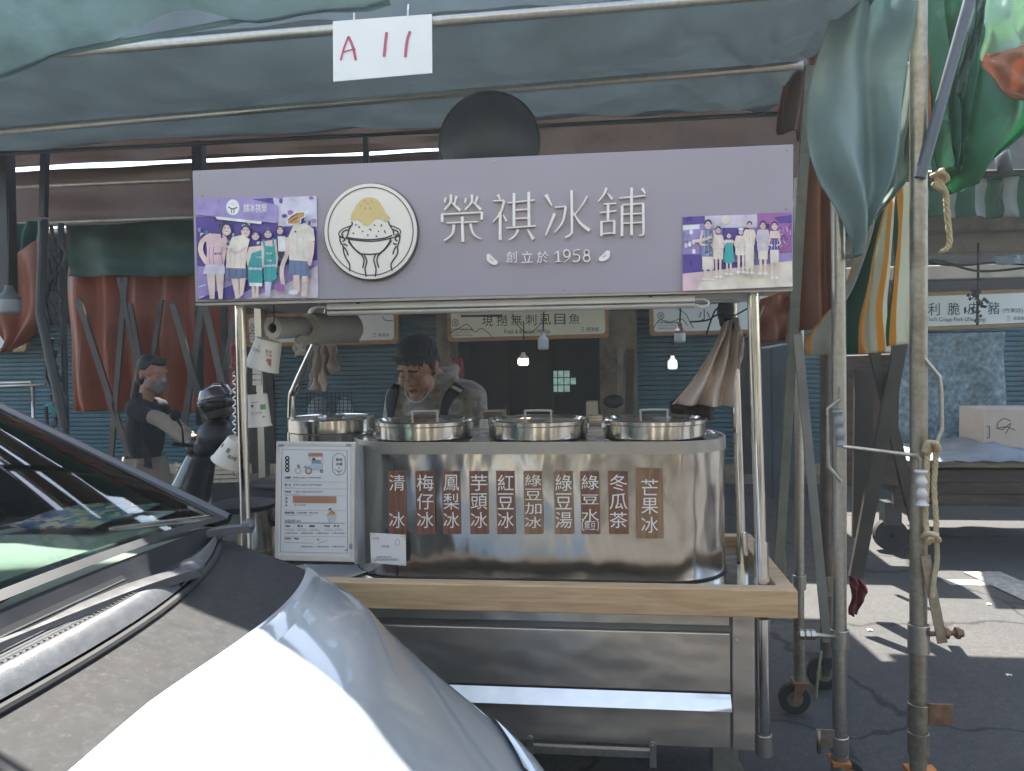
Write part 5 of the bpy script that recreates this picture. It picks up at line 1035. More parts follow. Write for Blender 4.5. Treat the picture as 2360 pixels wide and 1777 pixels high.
cloth('green_tarp', 'large bright green tarpaulin bag swelling to a point at the top right', M_green, [(2235, -40, 2.95), (2220, 150, 2.93), (2200, 300, 2.92), (2195, 400, 2.95), (2205, 440, 3.0)], [(2440, -40, 3.0), (2440, 150, 2.95), (2420, 260, 2.95), (2320, 350, 2.97), (2240, 432, 3.0)], 1.2, .10, taper=.9, ph=.8)
cloth('pale_green_sheet', 'pale sunlit green sheet in the top right corner', M_lgreen, [(2276, -40, 2.80), (2272, 60, 2.80), (2268, 140, 2.82)], [(2440, -40, 2.78), (2440, 60, 2.78), (2440, 90, 2.80)], 2, .03)
cloth('orange_sheet', 'orange tarpaulin turned over the green one at the right edge', M_orange, [(2272, 125, 2.77), (2268, 150, 2.77), (2300, 195, 2.77), (2355, 225, 2.77)], [(2440, 85, 2.76), (2440, 130, 2.76), (2440, 190, 2.76), (2440, 250, 2.76)], 1, .02)
cloth('green_hem', 'dark green hem strip beside the slanting tube', M_dgreen, [(2262, -40, 2.7), (2225, 100, 2.75), (2205, 215, 2.8)], [(2285, -40, 2.7), (2255, 100, 2.75), (2215, 230, 2.8)], 1, .01, nu=10)
# ------------------------------------------------------------------ farther right: awning, beams, stall, tarp
cloth('striped_awning', 'green and white striped awning valance under the green tarpaulins', M_str3, [(2105, 418, 6.2), (2105, 500, 6.2)], [(2520, 402, 6.2), (2520, 502, 6.2)], 5, .05, nu=70, nv=10, cat='awning')
aw = thing('iron_gantry', 'dark iron frame carrying the striped awning', 'frame', at(2240, 405, 6.2)); px_pipe((2090, 404, 6.2), (2520, 396, 6.2), .03, aw, M_dkmetal, 'front_bar'); px_pipe((2308, 350, 6.1), (2318, 400, 6.1), .05, aw, M_dkmetal, 'bracket')
roof('awning_roof', 'dull green tarpaulin roof behind the striped awning', (tuple(at(1950, 404, 6.12)), tuple(at(2600, 384, 6.12)), tuple(at(2600, 430, 8.0)), tuple(at(1950, 440, 8.0))), M_dgreen)
for y0, y1, m, lab, Y in ((505, 540, m_pill, 'weathered grey concrete beam under the striped awning', 7.6), (545, 590, mat('stained beam', H('#8a8072'), .8, 0, .25, 3, dirt=H('#4a4038'), dirt_amt=.5), 'stained concrete beam below the grey one', 7.8), (618, 650, mat('white painted beam', H('#b4b5b2'), .6, 0, .12, 4, dirt=H('#6b6a66'), dirt_amt=.3), 'white painted beam above the crispy pork sign', 8.3)):
    g = MB(); a, b = at(1930, y1, Y), at(2560, y0, Y); a2 = at(1930, y0, Y); g.box((a.x, Y, a.z), (b.x, Y + .25, a2.z)); tag(g.build('ceiling_beam', m, bevel=.01), lab, 'beam')
for k, pts in enumerate(([(2100, 600, 7), (2200, 612, 7), (2300, 606, 7), (2420, 616, 7)], [(2120, 640, 6.9), (2150, 600, 6.9), (2260, 625, 6.9), (2400, 612, 6.9)], [(2255, 560, 6.5), (2254, 660, 6.5), (2252, 750, 6.5)], [(2310, 420, 5.8), (2300, 470, 5.8), (2304, 500, 5.8)])):
    g = MB(); g.tube([at(*p) for p in smooth_path(pts, 24)], .01, n=6); tag(g.build('cable', M_black), ['black cable drooping along the white beam at the far right', 'second black cable crossing above the crispy pork sign', 'dark cord hanging straight down before the crispy pork sign', 'short dark tie hanging at the striped awning'][k], 'cable')
g = MB(); p = at(2246, 700, 6.45)
for k in range(26): a = p + Vector((random.gauss(0, .03), random.gauss(0, .02), random.gauss(0, .05))); d = Vector((random.uniform(-1, 1), random.uniform(-.5, .5), random.uniform(-1, .6))) * .05; g.face((a, a + d, a + d + Vector((.02, .01, .02)), a + Vector((.015, 0, .02))))
tag(g.build('rag', M_black), 'dark ragged rag hung on the cord before the crispy pork sign', 'rag')
cloth('blue_sheet', 'blue and white plastic sheet at the far right under the beams', mat('blue white sheet', H('#a8bccb'), .4, 0, .35, 5, trans=.3), [(2290, 590, 6.8), (2300, 610, 6.8)], [(2480, 580, 6.8), (2480, 606, 6.8)], 3, .05, nu=20, nv=8)
m_cam = mat('leaf print tarpaulin', H('#7b8f98'), .6, 0, .45, 24, dirt=H('#2c3d40'), dirt_amt=.85, dscale=14)
cloth('leaf_print_tarp', 'blue grey leaf-print tarpaulin hung behind the timber stall', m_cam, [(2060, 770, 7.0), (2060, 1010, 7.0), (2062, 1130, 7.0)], [(2318, 765, 7.0), (2316, 950, 7.0), (2310, 1100, 7.0)], 2, .03, wob=.02)
st = thing('market_stall', 'dark timber market stall on wheels behind the stained pole', 'stall', at(2240, 1200, 6.0)); Ys = 5.9
g = MB(); a, b = at(2060, 1200, Ys), at(2560, 1058, Ys); zt_ = at(2240, 1052, Ys).z; zb_ = at(2240, 1168, Ys).z
for k in range(3): g.box((a.x, Ys - .001 * k, zb_ + (zt_ - .10 - zb_) * k / 3 + .004), (b.x, Ys + .05, zb_ + (zt_ - .10 - zb_) * (k + 1) / 3))
g.box((a.x + .2, Ys + .051, zb_), (b.x, Ys + 1.0, zt_ - .12)); g.build('timber_front', M_dkwood, st, bevel=.004)
g = MB(); g.box((a.x - .03, Ys - .05, zt_ - .075), (b.x, Ys + 1.05, zt_ - .03)); g.build('top_board', wood('worn stall board', H('#8b7b69'), H('#5d4f43'), (1, 9, 9), .8), st, bevel=.004)
rows = []
for i in range(13):
    rows.append([Vector((a.x + (b.x - a.x) * j / 30, Ys - .08 + 1.1 * i / 12, zt_ - .025 + (.10 * math.exp(-((j - 16) / 4.5) ** 2) + .05 * math.exp(-((j - 25) / 4) ** 2)) * math.sin(math.pi * i / 12) ** .6 + .008 * math.sin(j * 1.7 + i))) for j in range(31)])
g = MB(); g.grid(rows); solid(g.build('cover_sheet', mat('grey blue cover', H('#77828a'), .55, 0, .25, 5), st), .004)
for px, lab in ((2052, 1), (2420, 2)):
    p = at(px, 1190, Ys + .1); g = MB(); g.lathe([(.02, -.035), (.09, -.04), (.12, -.03), (.12, .03), (.09, .04), (.02, .035)], (p.x, p.y, .12), n=24, M=Matrix.Rotation(rad(90), 4, 'X')); g.build('wheel', M_rubber, st)
    g = MB(); g.box((p.x - .06, p.y - .06, .2), (p.x + .06, p.y + .06, zb_ + .02)); g.build('wheel_bracket', M_dkmetal, st)
bx = thing('cardboard_box', 'pale cardboard box with a scribble standing on the timber stall', 'box', at(2310, 1014, Ys + .3)); g = MB(); Yq = Ys + .3; a, b = at(2266, 1014, Yq), at(2420, 942, Yq)
g.box((a.x, Yq, zt_ - .02), (b.x, Yq + .4, b.z)); g.build('carton', mat('pale cardboard', H('#bfae9f'), .8, 0, .06), bx, bevel=.004)
g = MB(); 
def scr(pts): g.stroke_px(smooth_path(pts, 20), 1.6, Yq - .004)
scr([(2330, 970), (2312, 965), (2298, 980), (2310, 990), (2330, 975), (2318, 1000)]); scr([(2296, 988), (2320, 984), (2340, 992)]); scr([(2272, 984), (2280, 984), (2280, 1008), (2274, 1008)]); g.build('scribble', M_ink, bx)
for px, y0, y1, wd, lab in ((2000, 910, 1100, 12, 'tall narrow white foam board standing behind the poles'),):
    Y = 5.2; g = MB(); g.prism([at(1998, 915, Y), at(2006, 915, Y), at(1998, 1102, Y), at(1988, 1102, Y)], (0, .05, 0)); tag(g.build('foam_board', M_white), lab, 'board')
g = MB(); g.prism([at(1945, 820, 5.6), at(2075, 815, 5.6), at(2070, 1120, 5.6), at(1950, 1120, 5.6)], (0, .25, 0)); tag(g.build('crate_stack', M_dkwood, bevel=.01), 'dark stack of timber crates behind the crossed frame', 'crates')
cloth('red_bag', 'dark red plastic bag hanging low behind the bright pole', mat('dark red bag', H('#7c3038'), .4, 0, .2, 9, trans=.25), [(1958, 1328, 3.4), (1962, 1370, 3.4), (1958, 1418, 3.4)], [(1988, 1334, 3.4), (1997, 1365, 3.4), (1974, 1416, 3.4)], 2, .012, nu=16, nv=14, cat='bag')
# dim shapes beside the cart end
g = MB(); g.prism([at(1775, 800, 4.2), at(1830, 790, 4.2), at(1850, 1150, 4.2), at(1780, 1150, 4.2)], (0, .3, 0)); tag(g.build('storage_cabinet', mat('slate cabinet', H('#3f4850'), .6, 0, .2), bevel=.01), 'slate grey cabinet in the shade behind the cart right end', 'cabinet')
roof('right_shade_roof', 'green tarpaulin roof added out of sight to shade the ground on the right', ((.9, 4.1, 3.5), (6, 4.1, 3.5), (6, 5.73, 3.5), (.9, 5.73, 3.5)), M_dgreen)  # added sheet, sized so its shadow leaves the sunlit strip on the ground
roof('rear_shade_roof', 'green tarpaulin roof added out of sight to darken the space behind the cart', ((-7, 4.35, 3.42), (1.1, 4.35, 3.42), (1.1, 5.35, 3.42), (-7, 5.35, 3.42)), M_dgreen)  # added sheet hidden above the canopy, keeps sun off the ground behind the cart
# ------------------------------------------------------------------ parked silver car, front corner beside the cart
car = thing('parked_car', 'silver grey car with black cowl parked in front of the cart', 'car', (-1.6, 1.12, 0)); YC = 1.1
PX = [(-1.12, 1.075), (-.98, 1.045), (-.845, 1.012), (-.67, .955), (-.55, .905), (-.45, .845), (-.37, .765), (-.23, .64), (-.10, .535), (.0, .44), (.045, .36), (.06, .27), (.05, .20)]
PXs = smooth_path(PX, 96)
def shift(Y): return .255 * (abs(Y - YC) / .98) ** 2.3
def hood_pt(t, Y):
    """t in 0..1 along the nose profile, Y across"""
    i = t * 96; k = min(int(i), 95); f = i - k; a, b = PXs[k], PXs[k + 1]
    e = max(0, (abs(Y - YC) - .86) / .12)
    return Vector((a[0] + (b[0] - a[0]) * f - shift(Y), Y, a[1] + (b[1] - a[1]) * f - .022 * e * e + .0))
def t_of_x(X): 
    for k in range(97):
        if PXs[k][0] >= X: return k / 96
    return 1
YS = [YC + .98 * math.sin(j / 40 * math.pi - math.pi / 2) ** 1 for j in range(41)]
YS = sorted(set(round(YC + .98 * (1 - abs(1 - j / 20) ** 1.25) * 0 + .98 * math.copysign(1 - (1 - abs(j / 20 - 1)) ** 1.5, j / 20 - 1), 5) for j in range(41)))
t_c = t_of_x(-.845); t_b = t_of_x(-.60)
def tb(y): k = min(1, abs(y - YC) / .98); return t_of_x(-.70) * (1 - k ** 1.5) + t_of_x(-.585) * k ** 1.5
m_silver = mat('silver car paint', H('#9ba4a8'), .32, .35, .02, 90, coat=1.0, rvar=.03)
m_hblk = mat('dusty black hood film', (.033, .033, .034), .6, 0, .2, 30, spec=.06, dirt=(.06, .059, .057), dirt_amt=.35, dscale=70, rvar=.1)
m_cowl = mat('grey black cowl plastic', (.085, .09, .097), .42, 0, .15, 60, .0006, 300)
def band(t0, t1, n, lift=0.0, ys=YS):
    return [[hood_pt(t0 + (t1 - t0) * i / n, y) + Vector((0, 0, lift)) for y in ys] for i in range(n + 1)]
g = MB(); g.grid([[hood_pt(tb(y) + (1 - tb(y)) * i / 40, y) for y in YS] for i in range(41)])

hood = g.build('hood', m_silver, car)
g = MB()                                                  # raised lip where the silver hood begins
rows = []
for dt, dz in ((-.012, -.006), (-.008, .004), (0, .0075), (.010, .006), (.022, .0)): rows.append([hood_pt(tb(y) + dt, y) + Vector((0, 0, dz)) for y in YS])
g.grid(rows); g.build('hood_lip', m_silver, hood)
g = MB(); g.grid([[hood_pt(t_c + (tb(y) - .004 - t_c) * i / 10, y) + Vector((0, 0, -.004)) for y in YS] for i in range(11)]); g.build('hood_rear_panel', m_hblk, car)
g = MB(); g.tube([hood_pt(tb(y) - .004, y) + Vector((0, 0, -.003)) for y in YS], .0035, n=6); g.build('panel_gap', M_rubber, car)
g = MB(); g.tube([hood_pt(t_c, y) + Vector((0, 0, .001)) for y in YS], .008, n=8); g.build('rubber_seal', M_rubber, car)
# front fenders: from the hood edge down
for s_ in (-1, 1):
    Ye = YC + s_ * .98; rows = []
    for dz, dy in ((0, 0), (-.03, .012), (-.08, .02), (-.2, .024), (-.42, .015), (-.6, 0)):
        r_ = []
        for i in range(41):
            p = hood_pt(t_c + (1 - t_c) * i / 40, Ye); p = p + Vector((0, s_ * dy, max(dz, -(p.z - .2)))); r_.append(p)
        rows.append(r_)
    g = MB(); g.grid(rows); g.build('fender', m_silver, car)
# body behind
g = MB(); g.grid([[Vector((x, y, z)) for x in (-4.3, -3, -2, -1.06)] for y, z in ((2.10, .25), (2.12, .6), (2.09, .98))]); g.grid([[Vector((x, y, z)) for x in (-4.3, -3, -2, -1.06)] for y, z in ((.10, .25), (.08, .6), (.11, .98))])
g.add([(-4.3, .1, .25), (-4.3, 2.1, .25), (-4.3, 2.1, 1.7), (-4.3, .1, 1.7)], [(0, 1, 2, 3)]); g.grid([[Vector((x, YC + .78 * (j / 6 - 1) * 1.0, 1.74 - .05 * abs(j / 6 - 1) ** 3)) for j in range(13)] for x in (-4.3, -3.4, -2.25)]); g.build('body', m_silver, car)
g = MB(); g.box((-3.9, .2, .14), (-.3, 2.0, .28)); g.build('underbody', M_black, car)
# windscreen base curve and glass
def wb(Y): return Vector((-.955 - .10 * (abs(Y - YC) / .95) ** 2.2, Y, 1.122 - .07 * (abs(Y - YC) / .95) ** 2))
YW = [YC + .95 * (j / 24 - 1) for j in range(49)]
def wt(Y): b = wb(Y); f = .86; return Vector((b.x - 1.30, YC + (Y - YC) * f, b.z + .66 - .0 * f))
def wmid(Y, t): a, b = wb(Y), wt(Y); return a.lerp(b, t) + Vector((0, 0, .055 * math.sin(math.pi * t) * (1 - (abs(Y - YC) / .95) ** 2)))
YW2 = [YC + .95 * (j / 80 - 1) for j in range(161)]
g = MB(); g.grid([[wmid(y, t / 80) for y in YW2] for t in range(81)]); ws = g.build('windscreen', M_wind, car)
g = MB(); g.grid([[wmid(y, t) + Vector((0, 0, .001)) for y in YW] for t in (0, .008, .014)])
g.grid([[wmid(YC + .95 * s, t / 14) + Vector((.001, 0, .0012)) for s in (.93, .97, 1.0)] for t in range(15)]); g.grid([[wmid(YC - .95 * s, t / 14) + Vector((.001, 0, .0012)) for s in (.93, .97, 1.0)] for t in range(15)]); g.build('black_border', M_black, ws)
g = MB()                                                   # A pillars
m_pl = mat('dark grey pillar', (.07, .075, .08), .4, .2, .1)
for s_ in (-1, 1):
    rows = []
    for t in range(13):
        p = wmid(YC + s_ * .95, t / 12); k = Vector((0, s_ * .012, .004)); rows.append([p + Vector((0, -s_ * .006, .003)), p + Vector((0, s_ * .008, .012)), p + Vector((0, s_ * .024, .008)), p + Vector((-.01, s_ * .034, -.012)), p + Vector((-.03, s_ * .03, -.04))])
    g = MB(); g.grid(rows); g.build('windscreen_pillar', m_pl, car)
# cowl between hood seam and windscreen
def cw(Y, v):
    a = wb(YC + (Y - YC) * .95 / .98) + Vector((.0, 0, -.012)); b = hood_pt(t_c, Y) + Vector((-.006, 0, .012)); p = a.lerp(b, v); p.z -= .030 * math.sin(math.pi * min(1, v * 1.55)) if v < .65 else 0
    p.z += .010 * math.sin(math.pi * max(0, (v - .62) / .38)); return p
g = MB(); g.grid([[cw(y, .5 + v / 16) for y in YS] for v in range(9)]); g.grid([[cw(y, v / 16) for y in YS] for v in range(9)], 1); cow = g.build('cowl', [m_cowl, M_black], car)
g = MB(); 
def slot(v0, v1, y0, y1, lift=.0015, n=30):
    g.grid([[cw(y0 + (y1 - y0) * j / n, v) + Vector((0, 0, lift)) for j in range(n + 1)] for v in (v0, (v0 + v1) / 2, v1)])
slot(.56, .615, .6, 1.72); slot(.645, .685, .6, 1.76); slot(.12, .48, .5, 1.42, .001); g.build('vent_slot', mat('vent black', (.008, .008, .01), .7), cow)
g = MB()
for j in range(90):
    y = .6 + j * .0125
    for va, vb in ((.56, .59), (.645, .668)):
        a, b = cw(y, va) + Vector((0, 0, .003)), cw(y, vb) + Vector((0, 0, .003)); g.bar(a, b, .0035, .002, up=(0, 0, 1))
for v in (.18, .24, .30, .36, .42):
    g.tube([cw(.5 + .92 * k / 20, v) + Vector((0, 0, .003)) for k in range(21)], .0018, n=5)
g.build('vent_grille', m_cowl, cow)
g = MB(); g.tube([cw(1.52 + .0 * v, .55 + v * .045) + Vector((0, .02 * math.sin(v), .002)) for v in range(11)], .004, n=6); g.build('cowl_seam', M_rubber, cow)
g = MB(); p = cw(1.93, .62); g.ball(p + Vector((0, 0, .002)), (.012, .03, .016)); g.build('washer_plug', m_cowl, cow)
# wipers: arms and blades
M_arm = mat('satin black wiper arm', (.10, .10, .105), .33, .3, .1, 30)
def wiper(arm, blade, w0, w1):
    wp = None; g = MB(); A = smooth_path(arm, 20); rows = []
    for k, q in enumerate(A):
        p = at(*q); w_ = (w0 + (w1 - w0) * k / 20); d = (at(*A[min(k + 1, 20)]) - at(*A[max(k - 1, 0)])).normalized(); s_ = d.cross(Vector((0, 0, 1))).normalized() * w_ / 2
        rows.append([p - s_ + Vector((0, 0, -.018)), p - s_, p + Vector((0, 0, .005)), p + s_, p + s_ + Vector((0, 0, -.018))])
    g.grid(rows); wp = g.build('wiper_arm', M_arm, car)
    g = MB(); p = at(*arm[0]); g.ball(p, (w0 * .55, w0 * .62, .02)); g.build('wiper_pivot', M_arm, wp)
    if blade:
        g = MB(); B = [at(*q) for q in smooth_path(blade, 20)]; g.tube(B, .007, n=6); g.tube([b + Vector((0, 0, -.012)) for b in B], .004, n=6)
        for k in (3, 7, 11, 15, 18): g.bar(B[k] + Vector((0, 0, .006)), B[min(20, k + 1)] + Vector((0, 0, .010)), .014, .012, up=(0, 0, 1))
        g.build('wiper_blade', M_rubber, wp)
wiper([(440, 1308, 1.57), (330, 1342, 1.42), (170, 1402, 1.25), (0, 1470, 1.09), (-120, 1520, .98)], None, .050, .034)
wiper([(572, 1212, 2.02), (515, 1216, 1.94), (420, 1232, 1.78), (330, 1258, 1.62), (270, 1270, 1.54)], [(300, 1254, 1.60), (230, 1284, 1.50), (130, 1327, 1.34), (0, 1387, 1.16), (-120, 1442, 1.04)], .034, .020)
# headlamp wrapped round the nose corner
g = MB(); rows = []
for i in range(13):
    t = t_of_x(-.10) + (t_of_x(.03) - t_of_x(-.10)) * i / 12
    rows.append([hood_pt(t, YC + .98 * (.66 + .30 * j / 12)) + Vector((.006, .004, .006)) for j in range(13)])
g.grid(rows); hl = g.build('headlight', mat('headlamp lens', H('#c4d6da'), .06, .0, .1, 12, coat=1), car)
# cabin seen through the glass
m_dash = mat('grey dashboard', H('#9aa099'), .7, 0, .1, 30, .0006, 200); m_cab = mat('dark cabin trim', (.035, .037, .04), .7)
g = MB(); rows = []
for i, (dx, dz) in enumerate(((-.01, -.02), (-.10, -.015), (-.30, .0), (-.5, -.005), (-.62, -.04), (-.66, -.2))): rows.append([wb(YC + .9 * (j / 15 - 1)) + Vector((dx, 0, dz)) for j in range(31)])
g.grid(rows); g.build('dashboard', m_dash, car)
g = MB(); g.tube([wb(YC + .9 * (j / 15 - 1)) + Vector((-.08, 0, -.006)) for j in range(31)], .009, n=8); g.build('defroster_vent', m_cab, car)
g = MB(); g.grid([[Vector((x, 2.02, z)) for x in (-4.2, -3, -1.15)] for z in (.3, 1.06)]); g.grid([[Vector((x, .18, z)) for x in (-4.2, -3, -1.15)] for z in (.3, 1.06)]); g.grid([[Vector((-2.9, y, z)) for y in (.2, 2.0)] for z in (.3, 1.65)]); g.grid([[Vector((x, y, .45)) for x in (-4, -1.2)] for y in (.2, 2)]); g.build('cabin_trim', m_cab, car)
for yy in (.62, 1.58):
    g = MB(); g.ball((-2.35, yy, .95), (.14, .24, .42)); g.ball((-2.38, yy, 1.38), (.06, .13, .10)); g.build('seat', mat('grey seat fabric', (.10, .10, .105), .9), car)
g = MB(); g.tube([Vector((-1.78 + .05 * math.sin(a / 24 * 6.283), .62 + .18 * math.cos(a / 24 * 6.283), 1.08 + .17 * math.sin(a / 24 * 6.283))) for a in range(24)], .014, n=8, closed=True); g.build('steering_wheel', M_black, car)
for y_s, k_s in ((2.086, -.15), (.114, .15)):
    g = MB(); g.prism([(-4.2, y_s, 1.0), (-1.10, y_s, 1.0), (-1.10, y_s, 1.06), (-2.30, y_s + k_s * .9, 1.70), (-4.2, y_s + k_s * .9, 1.70)], (0, .004, 0)); g.build('side_window', M_priv, car)
for x in (-.62, -3.5):
    for y in (.22, 1.98):
        g = MB(); M = Matrix.Rotation(rad(90), 4, 'X'); g.lathe([(.19, -.09), (.29, -.1), (.31, -.08), (.31, .08), (.29, .1), (.19, .09)], (x, y, .31), 0, 32, M=M); wv = g.build('wheel', M_rubber, car); g = MB(); g.lathe([(.02, -.085), (.19, -.085), (.19, .085), (.02, .085)], (x, y, .31), 0, 24, M=M); g.build('rim', M_galv, wv)
# water spots and grit lying on the hood belong to the film; a printed cloth lies on the dashboard
m_pat = mat('patchwork print', H('#b8a890'), .8, 0, .1); n_ = m_pat.node_tree; vo = n_.nodes.new('ShaderNodeTexVoronoi'); vo.inputs['Scale'].default_value = 42
cr_ = n_.nodes.new('ShaderNodeValToRGB'); cr_.color_ramp.interpolation = 'CONSTANT'; e_ = cr_.color_ramp.elements
for _ in range(3): e_.new(.5)
for el, (p_, c_) in zip(e_, ((0, H('#6a5f94')), (.22, H('#cfc1a4')), (.5, H('#7d8fb0')), (.68, H('#d8c7a8')), (.86, H('#4f9c94')))): el.position = p_; el.color = c_ + (1,)
sx_ = n_.nodes.new('ShaderNodeSeparateXYZ'); tc_ = n_.nodes.new('ShaderNodeTexCoord'); n_.links.new(tc_.outputs['Object'], vo.inputs['Vector']); n_.links.new(vo.outputs['Color'], sx_.inputs[0]); n_.links.new(sx_.outputs[0], cr_.inputs[0]); n_.links.new(cr_.outputs[0], n_.nodes['Principled BSDF'].inputs['Base Color'])
g = MB(); rows = [[Vector((-1.19 - .24 * i / 8, 1.66 + .28 * j / 8, wb(1.6).z + .010 + .003 * math.sin(i * 1.1 + j))) for j in range(9)] for i in range(9)]; g.grid(rows)
solid(tag(g.build('patterned_cloth', m_pat), 'patchwork printed cloth lying on the car dashboard behind the windscreen', 'cloth'), .004)
g = MB(); rows = [[Vector((-1.16 - .12 * i / 4, 1.86 + .10 * j / 4, wb(1.85).z + .012)) for j in range(5)] for i in range(5)]; g.grid(rows); solid(tag(g.build('paper_note', M_white), 'cream paper note on the dashboard near the far pillar', 'paper'), .003)
# ------------------------------------------------------------------ people: one continuous skin each, clothing as children
from mathutils.bvhtree import BVHTree
def remesh(g, name, mats, parent, voxel, it=4, fn=None):
    """fuse the shapes collected in g into one continuous surface"""
    tmp = g.build(name + '_tmp', [], None, merge=False) if False else None
    me = bpy.data.meshes.new(name); o0 = org(parent); me.from_pydata([tuple(v - o0) for v in g.v], [], g.f); o = bpy.data.objects.new(name, me); scene.collection.objects.link(o)
    md = o.modifiers.new('r', 'REMESH'); md.mode = 'VOXEL'; md.voxel_size = voxel; md.use_smooth_shade = True
    sm = o.modifiers.new('s', 'SMOOTH'); sm.iterations = it; sm.factor = .5
    dg = bpy.context.evaluated_depsgraph_get(); m2 = bpy.data.meshes.new_from_object(o.evaluated_get(dg)); o.modifiers.clear(); o.data = m2; bpy.data.meshes.remove(me); m2.name = name
    m2.materials.clear()
    for m in mats: m2.materials.append(m)
    for p in m2.polygons:
        p.use_smooth = True; p.material_index = fn(p.center + o0) if fn else 0
    o.parent = parent; WORG[o.name] = o0.copy(); return o
def cap(g, pts, rs, n=14):
    """limb: tapered tube with round ends"""
    P = [Vector(p) for p in pts]; fine = []; rr = []
    for i in range(len(P) - 1):
        for k in range(6): t = k / 6; fine.append(P[i].lerp(P[i + 1], t)); rr.append(rs[i] + (rs[i + 1] - rs[i]) * t)
    fine.append(P[-1]); rr.append(rs[-1]); g.tube(fine, rr, n=n); g.ball(P[0], rs[0], nu=14, nv=10); g.ball(P[-1], rs[-1], nu=14, nv=10)
    for p, r in zip(P[1:-1], rs[1:-1]): g.ball(p, r, nu=14, nv=10)
def head(g, M, s=1.0):
    def B(c, r): g.ball(M @ Vector(c), r, M=M.to_3x3().to_4x4())
    B((0, .012, .03), (.078, .098, .097)); B((0, -.025, -.045), (.062, .066, .074)); B((0, -.062, -.098), (.030, .026, .024)); B((.052, -.02, -.07), (.018, .035, .035)); B((-.052, -.02, -.07), (.018, .035, .035))
    for x in (-1, 1):
        B((x * .038, -.056, -.032), (.031, .03, .033)); B((x * .031, -.077, .008), (.017, .012, .010)); B((x * .082, .012, -.008), (.010, .019, .032)); B((x * .086, .020, .008), (.008, .014, .018)); B((x * .012, -.101, -.027), (.010, .010, .008))
    B((0, -.078, .034), (.056, .018, .013)); cap(g, [M @ Vector((0, -.088, .018)), M @ Vector((0, -.110, -.022))], [.009, .0125], 10)
    B((0, -.088, -.055), (.024, .011, .0055)); B((0, -.086, -.067), (.020, .011, .0065)); B((0, -.08, -.045), (.02, .012, .012))
def hand(g, w, d, up, s=1):
    """palm at wrist w pointing along d, back of the hand towards up, thumb on side s"""
    d = Vector(d).normalized(); up = (Vector(up) - d * Vector(up).dot(d)).normalized(); x = d.cross(up) * s; w = Vector(w)
    M = Matrix((x, up, d)).transposed().to_4x4(); g.ball(w + d * .045, (.04, .016, .052), M=M)
    for k, (o, l) in enumerate(((-.030, .066), (-.010, .078), (.010, .073), (.029, .058))):
        b = w + d * .088 + x * o; m1 = b + d * l * .45 - up * .008; m2 = m1 + d * l * .3 - up * .020; m3 = m2 + d * l * .12 - up * .020; cap(g, [b, m1, m2, m3], [.0095, .0085, .0078, .007], 8)
    b = w + d * .025 - x * .034; cap(g, [b, b + d * .03 - x * .022 - up * .008, b + d * .058 - x * .022 - up * .020], [.012, .010, .008], 8)
# --- the man behind the lids
hc = at(962, 846, 3.42); man = thing('person', 'man in grey camouflage top and glasses looking down behind the lids', 'person', (-.79, 3.56, 0))
Mh = Matrix.Translation(hc) @ Matrix.Rotation(rad(-16), 4, 'Z') @ Matrix.Rotation(rad(30), 4, 'X') @ Matrix.Rotation(rad(4), 4, 'Y') @ Matrix.Scale(1.06, 4)
bx_, by_ = -.785, 3.58
g = MB(); head(g, Mh); cap(g, [Mh @ Vector((0, .04, -.055)), (bx_, by_ + .0, 1.39), (bx_, by_ + .01, 1.30)], [.056, .058, .07])
def torso(g, e=0):
    g.ball((bx_, by_, 1.17), (.175 + e, .115 + e, .24 + e)); g.ball((bx_, by_, .98), (.158 + e, .112 + e, .2 + e)); g.ball((bx_, by_, .87), (.165 + e, .118 + e, .13 + e)); cap(g, [(bx_ - .155, by_, 1.318), (bx_, by_ + .015, 1.345), (bx_ + .155, by_, 1.318)], [.058 + e, .066 + e, .058 + e])
    g.ball((bx_, by_ + .02, 1.36), (.10 + e, .06 + e, .05 + e))
sh = {}
for s in (-1, 1): sh[s] = [(bx_ + s * .178, by_, 1.308), (bx_ + s * .205, by_ - .07, 1.07), (bx_ + s * .10, by_ - .29, 1.06)]
torso(g)
for s in (-1, 1):
    cap(g, sh[s], [.052, .043, .029]); hand(g, sh[s][2], (-s * .35, -.9, -.1), (0, 0, 1), s)
    cap(g, [(bx_ + s * .09, by_, .86), (bx_ + s * .10, by_ - .015, .47), (bx_ + s * .10, by_ + .02, .09)], [.082, .056, .038]); g.ball((bx_ + s * .10, by_ - .06, .045), (.045, .12, .04))
Mi = Mh.inverted()
m_lip = mat('lips', H('#96604f'), .5); m_brow = mat('eyebrow', (.06, .045, .04), .8)
def face_fn(p):
    q = Mi @ p; 
    if q.y < -.06:
        if abs(q.x) < .024 and -.072 < q.z < -.052: return 1
        if .010 < abs(q.x) < .05 and .030 < q.z + .12 * (abs(q.x) - .028) ** 1 < .040: return 2
        if .016 < abs(q.x) < .045 and -.002 < q.z < .0035: return 2
    return 0
remesh(g, 'body', [M_skin, m_lip, m_brow], man, .0042, 3, face_fn)
m_camo = mat('grey camouflage cloth', H('#8a8178'), .85, 0, .05, 30, .002, 60); n_ = m_camo.node_tree
nz_ = n_.nodes.new('ShaderNodeTexNoise'); nz_.inputs['Scale'].default_value = 17; nz_.inputs['Detail'].default_value = 2; tc_ = n_.nodes.new('ShaderNodeTexCoord'); cr_ = n_.nodes.new('ShaderNodeValToRGB'); e_ = cr_.color_ramp.elements
for _ in range(2): e_.new(.5)
for el, (p_, c_) in zip(e_, ((.25, H('#8a8279')), (.45, H('#a59b91')), (.52, H('#b8aea3')), (.62, H('#938a82')))): el.position = p_; el.color = c_ + (1,)
